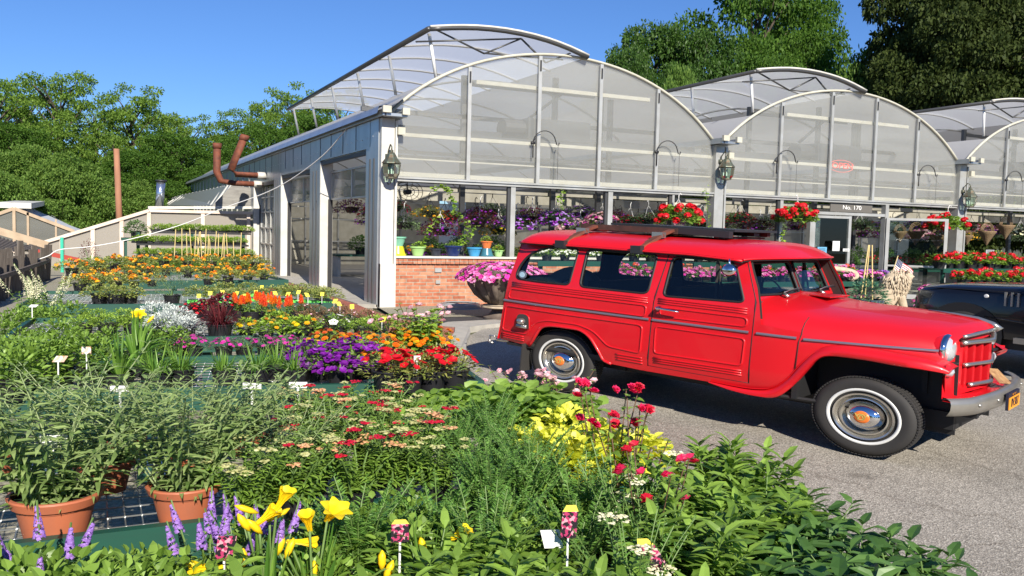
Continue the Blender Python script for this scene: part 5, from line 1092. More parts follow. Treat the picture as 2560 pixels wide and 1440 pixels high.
# ---- foreground
H0=.36
for i,(a,y,vi,sc_) in enumerate(((140,3.12,0,.8),(462,3.14,1,.72),(262,3.6,2,.66),(700,3.2,3,.5))):
    lab=['large terracotta pot of willowy grey-green shrub, leftmost at the bench front','large terracotta pot of willowy grey-green shrub beside the bare wire mesh','terracotta pot of willowy shrub set back between two front pots','terracotta pot nearly hidden under red and buff yarrow'][i]
    spawn('butterfly_bush','willowy',vi,(aty(a,1320,y)[0],y,zA-.02),i*1.3,sc_,lab,'potted shrub','willowy shrubs in terracotta pots','terra')
plantset('butterfly_bush','willowy',[(-1.05,3.3,zA),(-.75,3.75,zA),(-.35,3.95,zA),(.12,4.0,zA),(.6,3.9,zA),(-.5,3.45,zA),(.35,3.62,zA)],'tall willowy grey-green shrub','behind the terracotta pots','shrub','terra',.52)
plantset('yarrow','yarrow_red',[(x+RNG.uniform(-.05,.05),y+RNG.uniform(-.04,.04),zA) for y,xs in ((3.02,(.5,.66,.84,1.02,1.2)),(3.25,(.72,.95,1.15)),(3.48,(.7,.9,1.1,1.28)),(3.72,(.82,1.04,1.24)),(3.95,(.98,1.2))) for x in xs],'yarrow with red and buff flat flowers','in front centre','flowering plant','small',1.)
plantset('fern_leaf_yarrow','feather',[(x,y,zA) for y,xs in ((3.0,(1.36,1.54)),(3.25,(1.33,1.53)),(3.5,(1.42,1.6)),(2.72,(1.25,1.42))) for x in xs],'feathery bright green yarrow without flowers','between red yarrow and yellow foliage',pot='small',sc=.8)
plantset('hydrangea','bigleaf',[(x,y,zA) for y,xs in ((4.05,(1.35,1.6,1.85,2.05)),(3.86,(1.42,1.68,1.95,2.2)),(3.66,(1.35,1.85,2.1))) for x in xs],'broad-leaved green plant','behind the feathery yarrow',pot='small',sc=.85)
plantset('heather','wiry',[(.75,4.15,zA),(.95,4.2,zA),(1.12,4.15,zA),(.55,4.2,zA),(.85,4.0,zA)],'brown wiry small-leaved plant','below the bench of petunias',pot='small',sc=.68)
plantset('cypress_herb','wirygreen',[(.65,4.3,zA),(1.0,4.32,zA),(1.2,4.25,zA),(1.35,4.3,zA)],'olive wiry small-leaved plant','below the bench of petunias',pot='small',sc=.65)
plantset('yellow_foliage_plant','yellowleaf',[(1.7,3.2,zA),(1.88,3.25,zA),(2.06,3.28,zA),(1.72,2.98,zA),(1.9,3.0,zA),(2.08,3.02,zA),(1.98,3.46,zA)],'bright yellow leafy plant','beside the road edge',pot='small',sc=.78)
plantset('cream_yarrow','yarrow_cream',pt(H0,.62,(1640,1210),(1560,1150),(1590,1270)),'feathery yarrow with cream flat flower heads','at lower right','flowering plant',sc=1.)
plantset('red_rose','rose_red',pt(.3,.84,(1535,985),(1590,1010),(1640,1075)),'thorny rose with bright red blooms','against the road','rose bush',sc=.84)
plantset('pink_rose','rose_pink',pt(.2,.55,(1290,925),(1350,930),(1400,945)),'pale pink rose bush','in front of the rear wheel','rose bush',sc=.9)
plantset('leafy_perennial','softgreen',pt(.2,.45,(1400,1000),(1340,985),(1440,1020),(1290,1000),(1430,1050)),'small green leafy plant','below the pink roses')
plantset('phlox','lanceleaf',pt(H0,.55,(1730,1150),(1800,1115),(1860,1120),(1760,1210),(1830,1190),(1910,1190),(1740,1280)),'upright plant with lance-shaped mid green leaves','along the road edge',sc=.85)
plantset('peony','lancedark',pt(H0-.05,.45,(1960,1230),(2010,1270),(2090,1290),(2150,1320),(2230,1350),(1900,1250),(1960,1310),(2060,1350),(2300,1410),(2180,1400),(1900,1340),(2000,1410),(2110,1420)),'dark glossy lance-leaved plant','at lower right edge',sc=.8)
plantset('ligularia','roundleaf',pt(H0-.05,.36,(1690,1260),(1770,1270),(1840,1300),(1730,1340)),'plant with large round leaves','at lower right',sc=.85)
plantset('bushy_perennial','lanceleaf',pt(H0,.56,(1080,1300),(1190,1290),(1290,1310),(1370,1350),(1000,1370),(1460,1400),(1560,1420),(1650,1400),(1250,1390),(1130,1410),(1760,1420)),'bushy plant with pointed green leaves','at bottom centre',sc=.78)
plantset('leafy_herb','softgreen',pt(H0+.02,.56,(40,1350),(130,1345),(230,1340),(330,1350),(430,1370),(80,1400),(290,1400),(190,1400)),'bright green leafy clump','at bottom left',sc=1.05)
plantset('pointed_leaf_plant','lanceleaf',pt(H0,.56,(210,1325),(430,1345),(330,1330)),'taller pointed-leaf plant','at bottom left',sc=.78)
plantset('leafy_plant','softgreen',[(x+RNG.uniform(-.04,.04),y,.42) for x,y in ((.1,2.62),(.4,2.68),(.7,2.66),(.95,2.7),(1.2,2.62),(1.45,2.6),(-.2,2.6),(-.5,2.64),(.55,2.45),(.9,2.42),(1.25,2.4),(.2,2.4))],'low green leafy plant','tucked against the front bench rail',sc=.85)
plantset('ferny_yarrow','feather',[(x,y,.5) for x,y in ((.75,2.62),(1.02,2.6),(1.3,2.66),(1.55,2.6),(1.1,2.4),(1.4,2.35))],'ferny green plant','before the bench rail at centre',pot='small',sc=1.)
plantset('veronica','veronica',pt(H0+.05,.56,(515,1225),(595,1215),(650,1225),(90,1290)),'veronica with upright violet flower spikes','before the bench rail','flowering plant',sc=.9)
# day lilies with open trumpets placed where the photo shows them
def daylily(foot,fl,label,vi):
    t=spawn('daylily','daylily',vi,foot,vi*2.,1.0,label,'flowering plant','yellow day lilies at the front','black'); c=np.array(foot)
    mb=MB()
    for (a,b,z,kind_,d) in fl:
        p=np.array(aty(a,b,foot[1]+RNG.uniform(-.06,.06)))-c; cc,ss=math.cos(-vi*2.),math.sin(-vi*2.); rot=lambda q:np.array([q[0]*cc-q[1]*ss,q[0]*ss+q[1]*cc,q[2]])
        p=rot(p); d=rot(np.array(d,float)); mb.tube(interp([(0,0,.1),p*.6*np.array([.6,.6,1]),p-unit(d)*.02],8),.004,5); fm=MB(); base=p-unit(d)*.03
        if kind_=='o': lilyflower(fm,base,d,.088,.9)
        elif kind_=='h': lilyflower(fm,base,d,.095,.3)
        else:
            u=unit(d); fm.tube([base,base+u*.025,base+u*.055,base+u*.075],[.004,.011,.011,.002],7)
        fm.build('trumpet_flower' if kind_ in 'oh' else 'flower_bud',LM['pet_lily'],t,smooth=True)
    mb.build('flower_stalk',M['stem'],t,smooth=True)
daylily((aty(665,1300,2.42)[0],2.42,H0),[(655,1300,0,'h',(.6,-.2,.7)),(700,1258,0,'h',(.35,-.2,.9)),(640,1320,0,'b',(-.5,-.1,.8)),(612,1310,0,'b',(-.4,0,.9)),(622,1275,0,'b',(-.8,0,.5)),(690,1290,0,'b',(.8,0,.5)),(530,1418,0,'h',(-.9,-.2,.25)),(608,1400,0,'b',(0,0,1))],'yellow day lily with a fan of buds, left of the front pair',0)
daylily((aty(785,1300,2.4)[0],2.4,H0),[(772,1312,0,'h',(-.2,-.3,.9)),(825,1290,0,'o',(.25,-.5,.8)),(742,1355,0,'h',(.8,-.2,-.1)),(700,1368,0,'b',(.2,0,1)),(722,1375,0,'b',(.3,0,1)),(785,1430,0,'b',(0,0,1)),(812,1425,0,'b',(.2,0,1))],'yellow day lily with a wide open trumpet, bottom centre',1)
daylily((aty(1075,1350,2.3)[0],2.3,H0),[(1135,1345,0,'h',(.6,-.3,.7)),(1058,1370,0,'b',(-.2,0,1)),(955,1405,0,'b',(0,0,1)),(1130,1425,0,'h',(.6,-.5,.2)),(970,1430,0,'b',(.3,0,.9))],'single yellow day lily trumpet among pointed leaves',2)
# ---- bench B
zb=zB-.02
plantset('chartreuse_shrub','softgreen',px(zb,(20,960),(80,980),(150,960),(30,1000),(230,965)),'bushy fresh green plant','left end of petunia bench',sc=.85)
plantset('tufted_sedge','grassy',px(zb,(450,965),(560,960),(640,965),(735,962),(690,945),(390,975)),'grassy green clump in a black pot','left of purple petunias',sc=.85)
plantset('daylily','daylily',px(zb,(300,975),(345,940)),'strappy pale green day lily in black pot','left of the grassy clumps',sc=.9)
plantset('leafy_plant','softgreen',px(zb,(90,925),(190,915),(270,905),(150,890),(60,900),(370,905),(430,900)),'low green leafy plant','behind the day lily pots',sc=.72)
plantset('petunia','petunia_purple',px(zb,(790,950),(850,960),(900,945),(820,925),(880,920),(770,925)),'deep purple petunia','next to red ones','petunia',sc=.95)
plantset('petunia','petunia_red',px(zb,(970,975),(1025,978),(1080,972),(1135,968),(1000,955),(1105,950)),'scarlet red petunia','near the bare bench corner','petunia',sc=.9)
plantset('marigold','marigold',px(zb,(820,905),(870,908),(910,905),(1000,900),(1050,902),(1090,898),(960,930)),'orange marigold','behind the petunias','marigold',sc=.95)
plantset('dianthus','dianthus',px(zb,(440,890),(480,900),(560,895),(610,893),(665,893),(715,890),(755,893)),'magenta pink dianthus','along the back of the petunia bench','flowering plant',sc=.72)
# yellow lily above
daylily(at(345,925,zb),[(348,790,0,'o',(-.1,-.7,.5)),(375,800,0,'b',(.5,0,.8))],'amber day lily held above the silver artemisia',3)
# ---- bench C
zc=zC-.02
plantset('chartreuse_sedum','sedum_lime',px(zc,(210,835),(270,838),(330,836),(385,832),(850,842),(905,845),(950,840),(240,815),(310,812)),'yellow-green mounding plant','on the third bench',sc=.8)
plantset('artemisia','artemisia',px(zc,(415,845),(465,848),(440,822),(395,815)),'silvery white foliage plant','left of the burgundy grass',sc=.9)
plantset('coleus','coleus_red',px(zc,(480,815),(520,800),(560,795)),'dark red leafy plant','behind the burgundy grass',sc=.9)
plantset('fountain_grass','fountain',px(zc,(550,848)),'spiky burgundy fountain grass','in a black pot','grass',sc=1.05)
plantset('celosia','celosia',px(zc,(600,800),(630,805),(675,805),(710,810),(740,800),(655,790)),'flame orange celosia plumes','beyond the marigolds','flowering plant',sc=.8)
plantset('marigold','daisy_yellow',px(zc,(615,845),(665,850),(715,845),(760,848),(690,825)),'yellow-orange daisy flowered plant','before the celosia','flowering plant',sc=.75)
plantset('bronze_begonia','bronze',px(zc,(800,845),(770,825),(830,815),(880,820),(920,815),(790,800),(850,795),(760,800)),'bronze leaved bedding plant','right half of third bench',sc=.72)
plantset('white_petunia','petunia_white',px(zc,(835,850)),'white petunia','hanging over the bench rail','petunia',sc=1.0)
plantset('chartreuse_vine','chartreuse',px(.52,(1030,950),(1070,945)),'chartreuse heart-leaved plant','at the bench corner by the brick path',sc=1.15)
plantset('pink_rose','rose_pink',px(.52,(1000,940),(1060,935)),'pink flowered bush','by the brick path','rose bush',sc=1.05)
# ---- bench D
zd=zD-.02
plantset('lime_lupin','lupin_lime',px(.35,(85,830),(135,820),(110,835)),'tall plant with pale green flower spires','beside the board fence','flowering plant',sc=.95)
plantset('bushy_green','softgreen',px(.45,(30,860),(120,850),(180,830),(60,835),(10,880)),'bushy dark green plant','below the flower spires',sc=.95)
plantset('oregano','herb',px(zd,(250,760),(290,762),(325,758)),'low spreading herb','on the half-empty bench',sc=1.05)
plantset('lavender','lavender',px(zd,(430,762)),'grey-green wispy lavender in black pot','at the middle of the half-empty bench',sc=1.0)
plantset('seedling_pack','herb',px(zd,(498,758),(540,758),(590,756),(640,752),(690,755),(740,757),(790,758),(820,762),(560,742),(620,740)),'small bedding plants in lime green packs','at the half-empty bench','seedlings','lime',.9)
plantset('bench_shrub','herb',px(zd,(720,738),(760,742),(800,748)),'reddish small shrub','on bench end by the doors',sc=.8)
# ---- bench E/F lantana
ze=zE-.02
plantset('lantana','lantana',px(ze,(200,728),(245,726),(290,722),(335,720),(380,716),(520,712),(570,708),(620,705),(660,703),(215,705),(265,700),(315,697),(365,694),(415,690),(470,694),(520,690),(570,688),(615,687),(655,690)),'orange lantana','on the wire bench','lantana',sc=.8)
plantset('lantana','lantana',px(.9,(180,690),(230,682),(290,676),(350,672),(410,668),(470,668),(530,668),(590,668),(640,672)),'small orange flowered plant','in the far row of the lantana bench','lantana',sc=.9)
# ---- tags
def tag_(loc,w,h,rz,m,label,tilt=0,cat='plant label',stake=.12,top=None):
    t=thing('plant_label',label,cat,loc,rz,'plant labels stuck in the pots'); mb=MB(); mb.box((0,0,h/2),(w,.002,h),0,0); 
    if top: mb.box((0,0,h+h*.12),(w,.002,h*.24),0,1,(.6,1))
    V=mb.V; 
    for v in V: v[:,0]+=v[:,2]*tilt
    mb.build('card',[m,M['tagy']],t); mb=MB(); mb.box((0,.002,-stake/2),(w*.12,.002,stake)); mb.build('stake',M['tagw'],t)
R2=random.Random(3)
for a,b,z,w,h,m,lab,tl,tp in ((1420,1345,.86,.045,.1,'tagpic','picture label with yellow top beside a blank white card',.05,1),(1655,1425,.72,.05,.1,'tagpic','tilted picture label with yellow top at bottom right',-.5,1),(1000,1355,.8,.05,.07,'tagpic','picture label with yellow top among pointed leaves',0,1),(560,1400,.75,.05,.09,'tagpic','dark picture label under the day lily buds',.1,0),(216,885,.98,.05,.055,'tagpic2','white picture label with an orange rose print',0,0),(145,905,.95,.06,.045,'tagpic2','pink and yellow picture label lying tilted',.5,0),(1385,1370,.80,.055,.07,'tagw','blank white card bent beside the picture label',-.2,0),(130,1120,.95,.09,.06,'tagw','blank white card in the willowy shrubs',.1,0),(80,768,.98,.06,.03,'tagw','white stake label by the flower spires',.8,0),(300,980,.78,.1,.045,'tagw','white sticker on the black day lily pot',0,0),(630,972,.78,.1,.045,'tagw','white sticker on the grassy pot near the rail',0,0),(745,970,.78,.1,.045,'tagw','white sticker on the pot left of purple petunias',0,0),(925,872,.6,.22,.02,'tagw','white strip label on the lower green rail',0,0),(1043,905,.93,.04,.05,'tagw','small white card in the orange marigolds',0,0)):
    tag_(at(a,b,z),w,h,-.3,M[m],lab,tl,top=tp)
k=0
for a,b in ((497,745),(525,738),(560,735),(590,738),(615,745),(655,722),(640,735),(690,738),(718,740),(745,735),(770,742),(805,740),(850,765),(880,772),(955,805),(835,758)):
    k+=1; p=at(a,b,.88); tag_(p,.045,.06,R2.uniform(-.6,.2),M['tagy'],f'yellow stake label, {ORD[k-1] if k>1 else "first"} from the left above the lime packs',R2.uniform(-.4,.4))
# ------------------------------------------------------------------ planters against the greenhouse
# urn with petunias
up_=at(1238,800,.18); U=thing('stone_urn','large weathered stone urn of pink petunias behind the red car','urn',(up_[0]+.1,up_[1],.18))
mb=MB(); mb.lathe([(0,0),(.27,0),(.27,.06),(.2,.1),(.15,.18),(.14,.22),(.25,.24),(.3,.27),(.29,.3),(.2,.31),(.24,.36),(.38,.52),(.47,.72),(.52,.9),(.56,.98),(.56,1.02),(.5,1.02),(.46,.9),(0,.9)],n=36); u_=mb.build('bowl',M['urn'],U,auto=45)
mb=MB(); mb.lathe([(.24,.232),(.31,.26),(.31,.285),(.22,.318)],n=30); mb.build('collar',M['stone'],U,auto=40)
mb=MB()
for k in range(14):
    a=2*math.pi*k/14; mb.tube([(r*math.cos(a),r*math.sin(a),z) for r,z in ((.25,.36),(.385,.52),(.475,.72),(.52,.86))],[.02,.045,.055,.03],6)
mb.build('carved_lobes',M['urn'],U,smooth=True)
kind('urnpetunia',1,lambda:g_mound(.78,.36,1100,.055,.03,'leaf_mid','none',fl=f_disc(520,.05,'pet_pink',-.1,.4,'pet_magenta',.35)))
t=spawn('petunia','urnpetunia',0,(up_[0]+.1,up_[1],1.02),0,1.,'mass of pink and magenta petunias spilling from the stone urn','petunia',None,'none').scale=(.86,.86,.9)
hp=at(1150,770,.2); mb=MB()
for k in range(9): r=.36-.03*(k%5)-.01*(k//3); mb.tube([(r*math.cos(a)*1.1,r*math.sin(a),.01+.014*k) for a in np.linspace(0,6.28,30)],.009,6)
mb.build('hose_coil',mat('grey_hose',(.38,.39,.4),.45),None,(hp[0],hp[1],.2),0,smooth=True,label='coiled grey garden hose on the gravel by the brick wall',category='hose')
# tables along the front
def table(x0,x1,y0,y1,z,label):
    t=thing('display_table',label,'table',((x0+x1)/2,(y0+y1)/2,gz(y0)),0,'display tables along the greenhouse front'); zz=z-gz(y0); w=(x1-x0)/2; d=(y1-y0)/2
    mb=MB(); mb.bx(-w,w,-d,d,zz-.02,zz); mb.build('table_top',M['green'],t); mb=MB(); mb.bx(-w,w,-d-.02,-d,zz-.1,zz+.02); mb.build('front_rail',M['green'],t)
    for x in (-w+.1,w-.1):
        for y in (-d+.08,d-.08): mb=MB(); mb.bx(x-.03,x+.03,y-.03,y+.03,0,zz-.021); mb.build('leg',M['green'],t)
table(6.6,9.6,12.7,13.5,1.3,'green display table in front of the brick wall')
table(9.7,13.2,12.6,13.4,1.3,'green display table left of the entrance')
table(7.4,13.4,11.5,12.2,.92,'low green display table behind the red car')
table(16.5,19.6,12.8,13.4,1.16,'upper green display table right of the entrance')
table(16.3,20.6,12.0,12.7,.72,'lower green display table right of the entrance')
table(19.9,23.5,12.8,13.4,1.16,'green display table at the far right')
plantset('petunia','petunia_pink',row((7.5,11.7,.92),(13.3,11.7,.92),16),'pink petunia','on the low table behind the car','petunia')
plantset('geranium','geranium_pink',row((7.6,12.1,.92),(13.2,12.1,.92),14),'pink and coral geranium','on low table behind car','geranium')
plantset('white_petunia','petunia_whiterow',row((6.8,13.1,1.3),(13.1,13.0,1.3),18),'white flowered bedding plant','on the high table behind the car','bedding plant')
plantset('geranium','geranium_red',row((16.6,13.1,1.16),(19.5,13.1,1.16),9),'red geranium','on upper table right of entrance','geranium',sc=1.35)
plantset('geranium','geranium_red',row((16.4,12.35,.72),(20.5,12.35,.72),11),'red geranium','on lower table right of entrance','geranium',sc=1.35)
plantset('geranium','geranium_red',row((20,13.1,1.16),(23.4,13.1,1.16),8),'red geranium','on far right table','geranium',sc=1.35)
plantset('fern','softgreen',[(18.9,13.25,1.16),(18.2,13.35,1.16)],'bright green ferny plant','among the upper red geraniums',sc=1.2)
def planter(x,y,z,w,h,label):
    t=thing('trough',label,'planter',(x,y,z)); mb=MB(); mb.box((0,0,h/2),(w,.4,h),0,0,(1.08,1.08)); mb.box((0,0,h+.004),(w,.38,.006),0,1); mb.build('trough_body',[M['pot'],M['soil']],t); return t
q=at(2150,735,.35)
planter(13.6,12.3,.2,1.9,.62,'long dark trough of violet petunias left of the stone lion')
plantset('petunia','petunia_violet',row((12.8,12.3,.82),(14.5,12.3,.82),6),'violet and white petunia','in the long dark trough','petunia',sc=1.1)
plantset('petunia','petunia_pink',[(12.1,11.6,.35),(12.6,11.4,.3),(13.7,11.0,.3),(14.6,11.6,.55),(13.4,10.7,.25)],'pink petunia','around the stone lion','petunia')
# blue pot with tomato and canes
tp=at(2165,800,.2); t=thing('blue_pot','glazed blue pot with a staked tomato beside the stone lion','plant pot',(tp[0],tp[1],.2))
mb=MB(); mb.lathe([(0,0),(.17,0),(.24,.2),(.27,.42),(.29,.46),(.25,.46)],n=28); mb.build('pot_body',mat('blue_glaze',(.06,.1,.16),.15,noise=.3,c2=(.12,.17,.22),ns=8),t,auto=50)
kind('tomatoplant',1,lambda:g_mound(.32,.5,500,.09,.035,'leaf_bluegreen','none',up=.1))
spawn('tomato_plant','tomatoplant',0,(tp[0],tp[1],.62),0,1,'tomato plant growing round canes in the blue pot','plant',None,'none')
for i,(dx,dy,tx) in enumerate(((-.1,0,.02),(.05,.05,.04),(.12,-.05,.1))):
    mb=MB(); mb.tube([(dx,dy,.0),(tx,0,1.25)],.011,6); mb.build('cane',M['bamboo'],None,(tp[0]-.05,tp[1],.6),0,label=['leftmost bamboo cane in the blue pot','middle bamboo cane in the blue pot','rightmost bamboo cane in the blue pot'][i],category='cane',group='canes in the blue pot')
# stone bench scroll arm (left of lion)
sp=aty(2126,700,11.6); t=thing('garden_seat','pale stone garden seat with a scrolled armrest behind the windscreen','seat',(sp[0],11.6,.2),-.2)
mb=MB(); A=[(-.75,0,.95),(-.5,0,1.03),(-.2,0,1.02),(.05,0,.95),(.1,0,.85),(.0,0,.8),(-.08,0,.86)]; mb.tube(interp(A,18),[.07]*12+[.065,.06,.055,.05,.045,.04],10); mb.build('scroll_arm',M['stone'],t,smooth=True)
mb=MB(); mb.prism([(-.7,0),(-.55,.9),(-.3,.6),(-.1,.55),(.02,.8),(.1,.5),(.0,.0)],-.07,.07); mb.build('side_slab',M['urn'],t); mb=MB(); mb.box((-.1,.6,.42),(.5,1.1,.08)); mb.build('seat_slab',M['urn'],t)
# stone lion
def lion():
    p=at(2235,800,.2); t=thing('stone_lion','pale carved stone lion seated on a base, small flag beside it','statue',(p[0]+.18,p[1]+.25,.1),-.35)
    def skin(name,verts,edges,parent,m,sub=2):
        me=bpy.data.meshes.new(name); me.from_pydata([(a,b,c*K) for a,b,c,_ in verts],edges,[]); o=bpy.data.objects.new(name,me); COL.objects.link(o); o.parent=parent
        md=o.modifiers.new('s','SKIN'); 
        for i,v in enumerate(verts): me.skin_vertices[0].data[i].radius=(v[3],v[3])
        me.skin_vertices[0].data[0].use_root=True; s=o.modifiers.new('u','SUBSURF'); s.levels=s.render_levels=sub; me.materials.append(m)
        dg=bpy.context.evaluated_depsgraph_get(); o2=o.evaluated_get(dg); nm=bpy.data.meshes.new_from_object(o2); o.modifiers.clear(); o.data=nm
        nm.polygons.foreach_set('use_smooth',np.ones(len(nm.polygons),bool)); return o
    V=[(-.28,0,.28,.17),(-.2,0,.45,.17),(-.05,0,.68,.17),(.08,0,.88,.15),(.16,0,1.04,.13),(.30,0,1.06,.085),(.38,0,1.03,.06),
       (-.15,-.15,.25,.12),(.05,-.19,.14,.09),(.2,-.2,.1,.07),(-.15,.15,.25,.12),(.05,.19,.14,.09),(.2,.2,.1,.07),
       (.1,-.13,.62,.09),(.18,-.13,.35,.065),(.2,-.13,.14,.055),(.3,-.13,.1,.055),(.1,.13,.62,.09),(.18,.13,.35,.065),(.2,.13,.14,.055),(.3,.13,.1,.055),
       (-.42,0,.18,.05),(-.45,.2,.14,.04),(-.3,.3,.12,.05)]
    E=[(0,1),(1,2),(2,3),(3,4),(4,5),(5,6),(0,7),(7,8),(8,9),(0,10),(10,11),(11,12),(2,13),(13,14),(14,15),(15,16),(2,17),(17,18),(18,19),(19,20),(0,21),(21,22),(22,23)]
    skin('body',V,E,t,M['stone'])
    mb=MB()
    n=260; a=RNG.uniform(0,6.28,n); q=RNG.uniform(-.6,1,n); c=np.array([.08,0,.93]); P=np.stack([c[0]-.02+.15*np.cos(a)*np.sqrt(1-q*q*.6)-.05,.21*np.sin(a),c[2]+.26*q],1); D=P-c; D[:,2]-=.25; P=P[P[:,0]<.2]; D=D[:len(P)]
    mb.lathe([(0,-.3),(.13,-.25),(.17,-.1),(.17,.08),(.13,.2),(0,.27)],(.05,0,.9),16)
    n=460; a=RNG.uniform(0,6.28,n); zz=RNG.uniform(.62,1.2,n); rr=.19-.12*np.clip((zz-1.02)/.18,0,1)+.03*np.sin((zz-.6)*5); P=np.stack([.07+(zz-.9)*.15+rr*np.cos(a),rr*np.sin(a),zz],1); ok=~((P[:,0]>.2)&(abs(P[:,1])<.1)&(P[:,2]>.92)); P=P[ok]; D=P-np.array([.07,0,1.25])
    for p_,d in zip(P,unit(D)): d=d*np.array([.5,.5,.3])+np.array([-.1,0,-.6]); mb.tube([p_,p_+d*.05,p_+d*.1+RNG.normal(0,.008,3)],[.015,.013,.004],5)
    mb.build('mane',M['stone'],t,smooth=True)
    mb=MB(); mb.tube([(.36,0,1.06),(.40,0,1.05)],[.028,.018],8); mb.tube([(.22,-.1,1.16),(.23,-.13,1.22)],[.035,.015],8); mb.tube([(.22,.1,1.16),(.23,.13,1.22)],[.035,.015],8); mb.tube([(.31,-.05,1.10),(.335,-.055,1.1)],[.018,.014],6); mb.tube([(.31,.05,1.10),(.335,.055,1.1)],[.018,.014],6); mb.build('face',M['stone'],t,smooth=True)
    mb=MB(); mb.box((0,0,.03),(.95,.6,.08)); mb.build('base',M['stone'],t)
    return t
lion()
# flag
fp=aty(2225,685,10.6); t=thing('small_flag','small American flag on a wooden stick leaning by the stone lion','flag',fp,0)
mb=MB(); mb.tube([(-.05,0,-.35),(.17,0,.42)],.007,6); mb.build('stick',M['bamboo'],t)
mb=MB(); fr=[mat('flag_red',(.5,.02,.03),.7),mat('flag_white',(.75,.73,.7),.7),mat('flag_blue',(.03,.04,.12),.7)]
o0=np.array([.155,0,.37]); u=np.array([.36,-.06,-.30]); v=np.array([-.07,0,-.24])*1.1
for i in range(13):
    for j in range(8):
        p=lambda a,b:o0+u*a+v*b+np.array([0,.02*math.sin(a*7),0]); mi=2 if (i<7 and j<3) else i%2
        mb.add([p(j/8,i/13),p((j+1)/8,i/13),p((j+1)/8,(i+1)/13),p(j/8,(i+1)/13)],[(0,1,2,3)],mi)
for i in range(5):
    for j in range(5):
        a=(j+.5)/5*.36; b=(i+.5)/5*.52; c=o0+u*a+v*b+np.array([0,-.006,0]); mb.add([c+np.array([dx*.007,0,dz*.009]) for dx,dz in ((-1,0),(0,-1),(1,0),(0,1))],[(0,1,2,3)],1)
mb.build('cloth',fr,t)
# ------------------------------------------------------------------ hanging baskets
def basket(x,y,z,kindn,label,sc=1.,hook='whiteplain',group='hanging flower baskets',r=.17,hang=.5):
    t=thing('hanging_basket',label,'hanging basket',(x,y,z),RNG.uniform(0,6),group); t.scale=(sc,)*3
    mb=MB(); mb.lathe([(0,-.02),(.1,-.02),(r,.13),(r+.01,.14),(r-.01,.14)],n=18); mb.lathe([(0,.12),(r,.12)],n=18,mi=1); mb.build('basket_pot',[M['pot'],M['soil']],t)
    mb=MB()
    for k in range(3): a=2.1*k; mb.tube([(r*math.cos(a),r*math.sin(a),.14),(0,0,hang)],.004,4)
    mb.tube([(0,0,hang-.03),(0,0,hang+.08),(.03,0,hang+.14),(.06,0,hang+.1)],.009,6,1); mb.build('hanger',[M[hook],M[hook]],t,smooth=True)
    for n_,me in getvar(kindn,int(RNG.integers(0,3))):
        o=bpy.data.objects.new(n_,me); COL.objects.link(o); o.parent=t; o.location=(0,0,.0)
    return t
kind('hb_geranium',3,lambda:g_mound(.38,.34,560,.075,.07,'leaf_mid','none',lk='round',fl=f_cluster(24,.065,'pet_red',-.1,1.2,26),up=.2))
kind('hb_purple',2,lambda:g_mound(.42,.34,600,.06,.025,'leaf_dark','none',fl=f_disc(220,.03,'pet_violet',-.1,.2,'pet_purple',.5),up=.2))
kind('hb_dark',2,lambda:g_mound(.4,.36,700,.06,.022,'leaf_burg','none',up=.2,fl=f_disc(70,.025,'pet_purple',-.1)))
kind('hb_pink',2,lambda:g_mound(.38,.32,320,.06,.03,'leaf_mid','none',fl=f_disc(260,.036,'pet_palepink',-.1,.2,'pet_magenta',.15),up=.2))
kind('hb_red',2,lambda:g_mound(.34,.28,400,.055,.03,'leaf_dark','none',fl=f_disc(90,.03,'pet_crimson',-.1),up=.2))
kind('hb_green',2,lambda:g_mound(.34,.3,520,.06,.028,'leaf_silver','none',up=.1))
kind('hb_orange',2,lambda:g_mound(.36,.28,420,.05,.03,'leaf_olive','none',fl=f_disc(60,.028,'pet_yelloworange',-.1),up=.1))
kind('hb_white',2,lambda:g_mound(.34,.28,380,.05,.03,'leaf_silver','none',fl=f_disc(140,.03,'pet_cream',-.1),up=.1))
for a,b,lab in ((1695,545,'red geranium basket on a white hook above the red car roof'),(1992,545,'red geranium basket on a white hook left of the entrance'),(2368,565,'red geranium basket on a white hook right of the open door')):
    p=aty(a,b,13.62); basket(p[0],13.62,p[2]-.06,'hb_geranium',lab,1.08,'whiteplain','red geranium baskets on white hooks')
inner=[(1010,560,'hb_green','trailing green basket nearest the corner post, under a fan'),(1100,575,'hb_dark','burgundy leaved basket behind the green vine'),(1200,545,'hb_dark','dark purple basket left of the window mullion'),(1245,575,'hb_orange','yellow flowered basket beside the window mullion'),(1330,545,'hb_dark','dark purple basket right of the window mullion'),(1390,550,'hb_purple','large violet flowered basket above the car roof rear'),(1505,550,'hb_pink','pale pink flowered basket above the car roof'),(1575,555,'hb_red','dark red basket behind the middle mullion'),(1620,550,'hb_green','grey-green trailing basket beside the red geraniums'),(1850,545,'hb_red','crimson basket just right of the gutter post'),(1900,570,'hb_dark','wine coloured basket above the car bonnet rear'),(1925,555,'hb_green','silver leaved basket left of the outside geraniums'),(2090,555,'hb_orange','golden flowered basket seen through the left door'),(2150,565,'hb_green','green basket seen through the doorway'),(2550,580,'hb_white','cream flowered basket at the right edge'),(1290,560,'hb_purple','violet basket half hidden by the window mullion'),(1450,575,'hb_green','green basket between violet and pink ones'),(1780,575,'hb_red','red flowered basket left of the gutter post'),(1750,560,'hb_green','leafy basket behind the red geraniums')]
for a,b,kd,lab in inner:
    y=14.9+RNG.uniform(-.3,.6); p=aty(a,b,y); basket(p[0],y,p[2]-.1,kd,lab,1.0)
BK={}
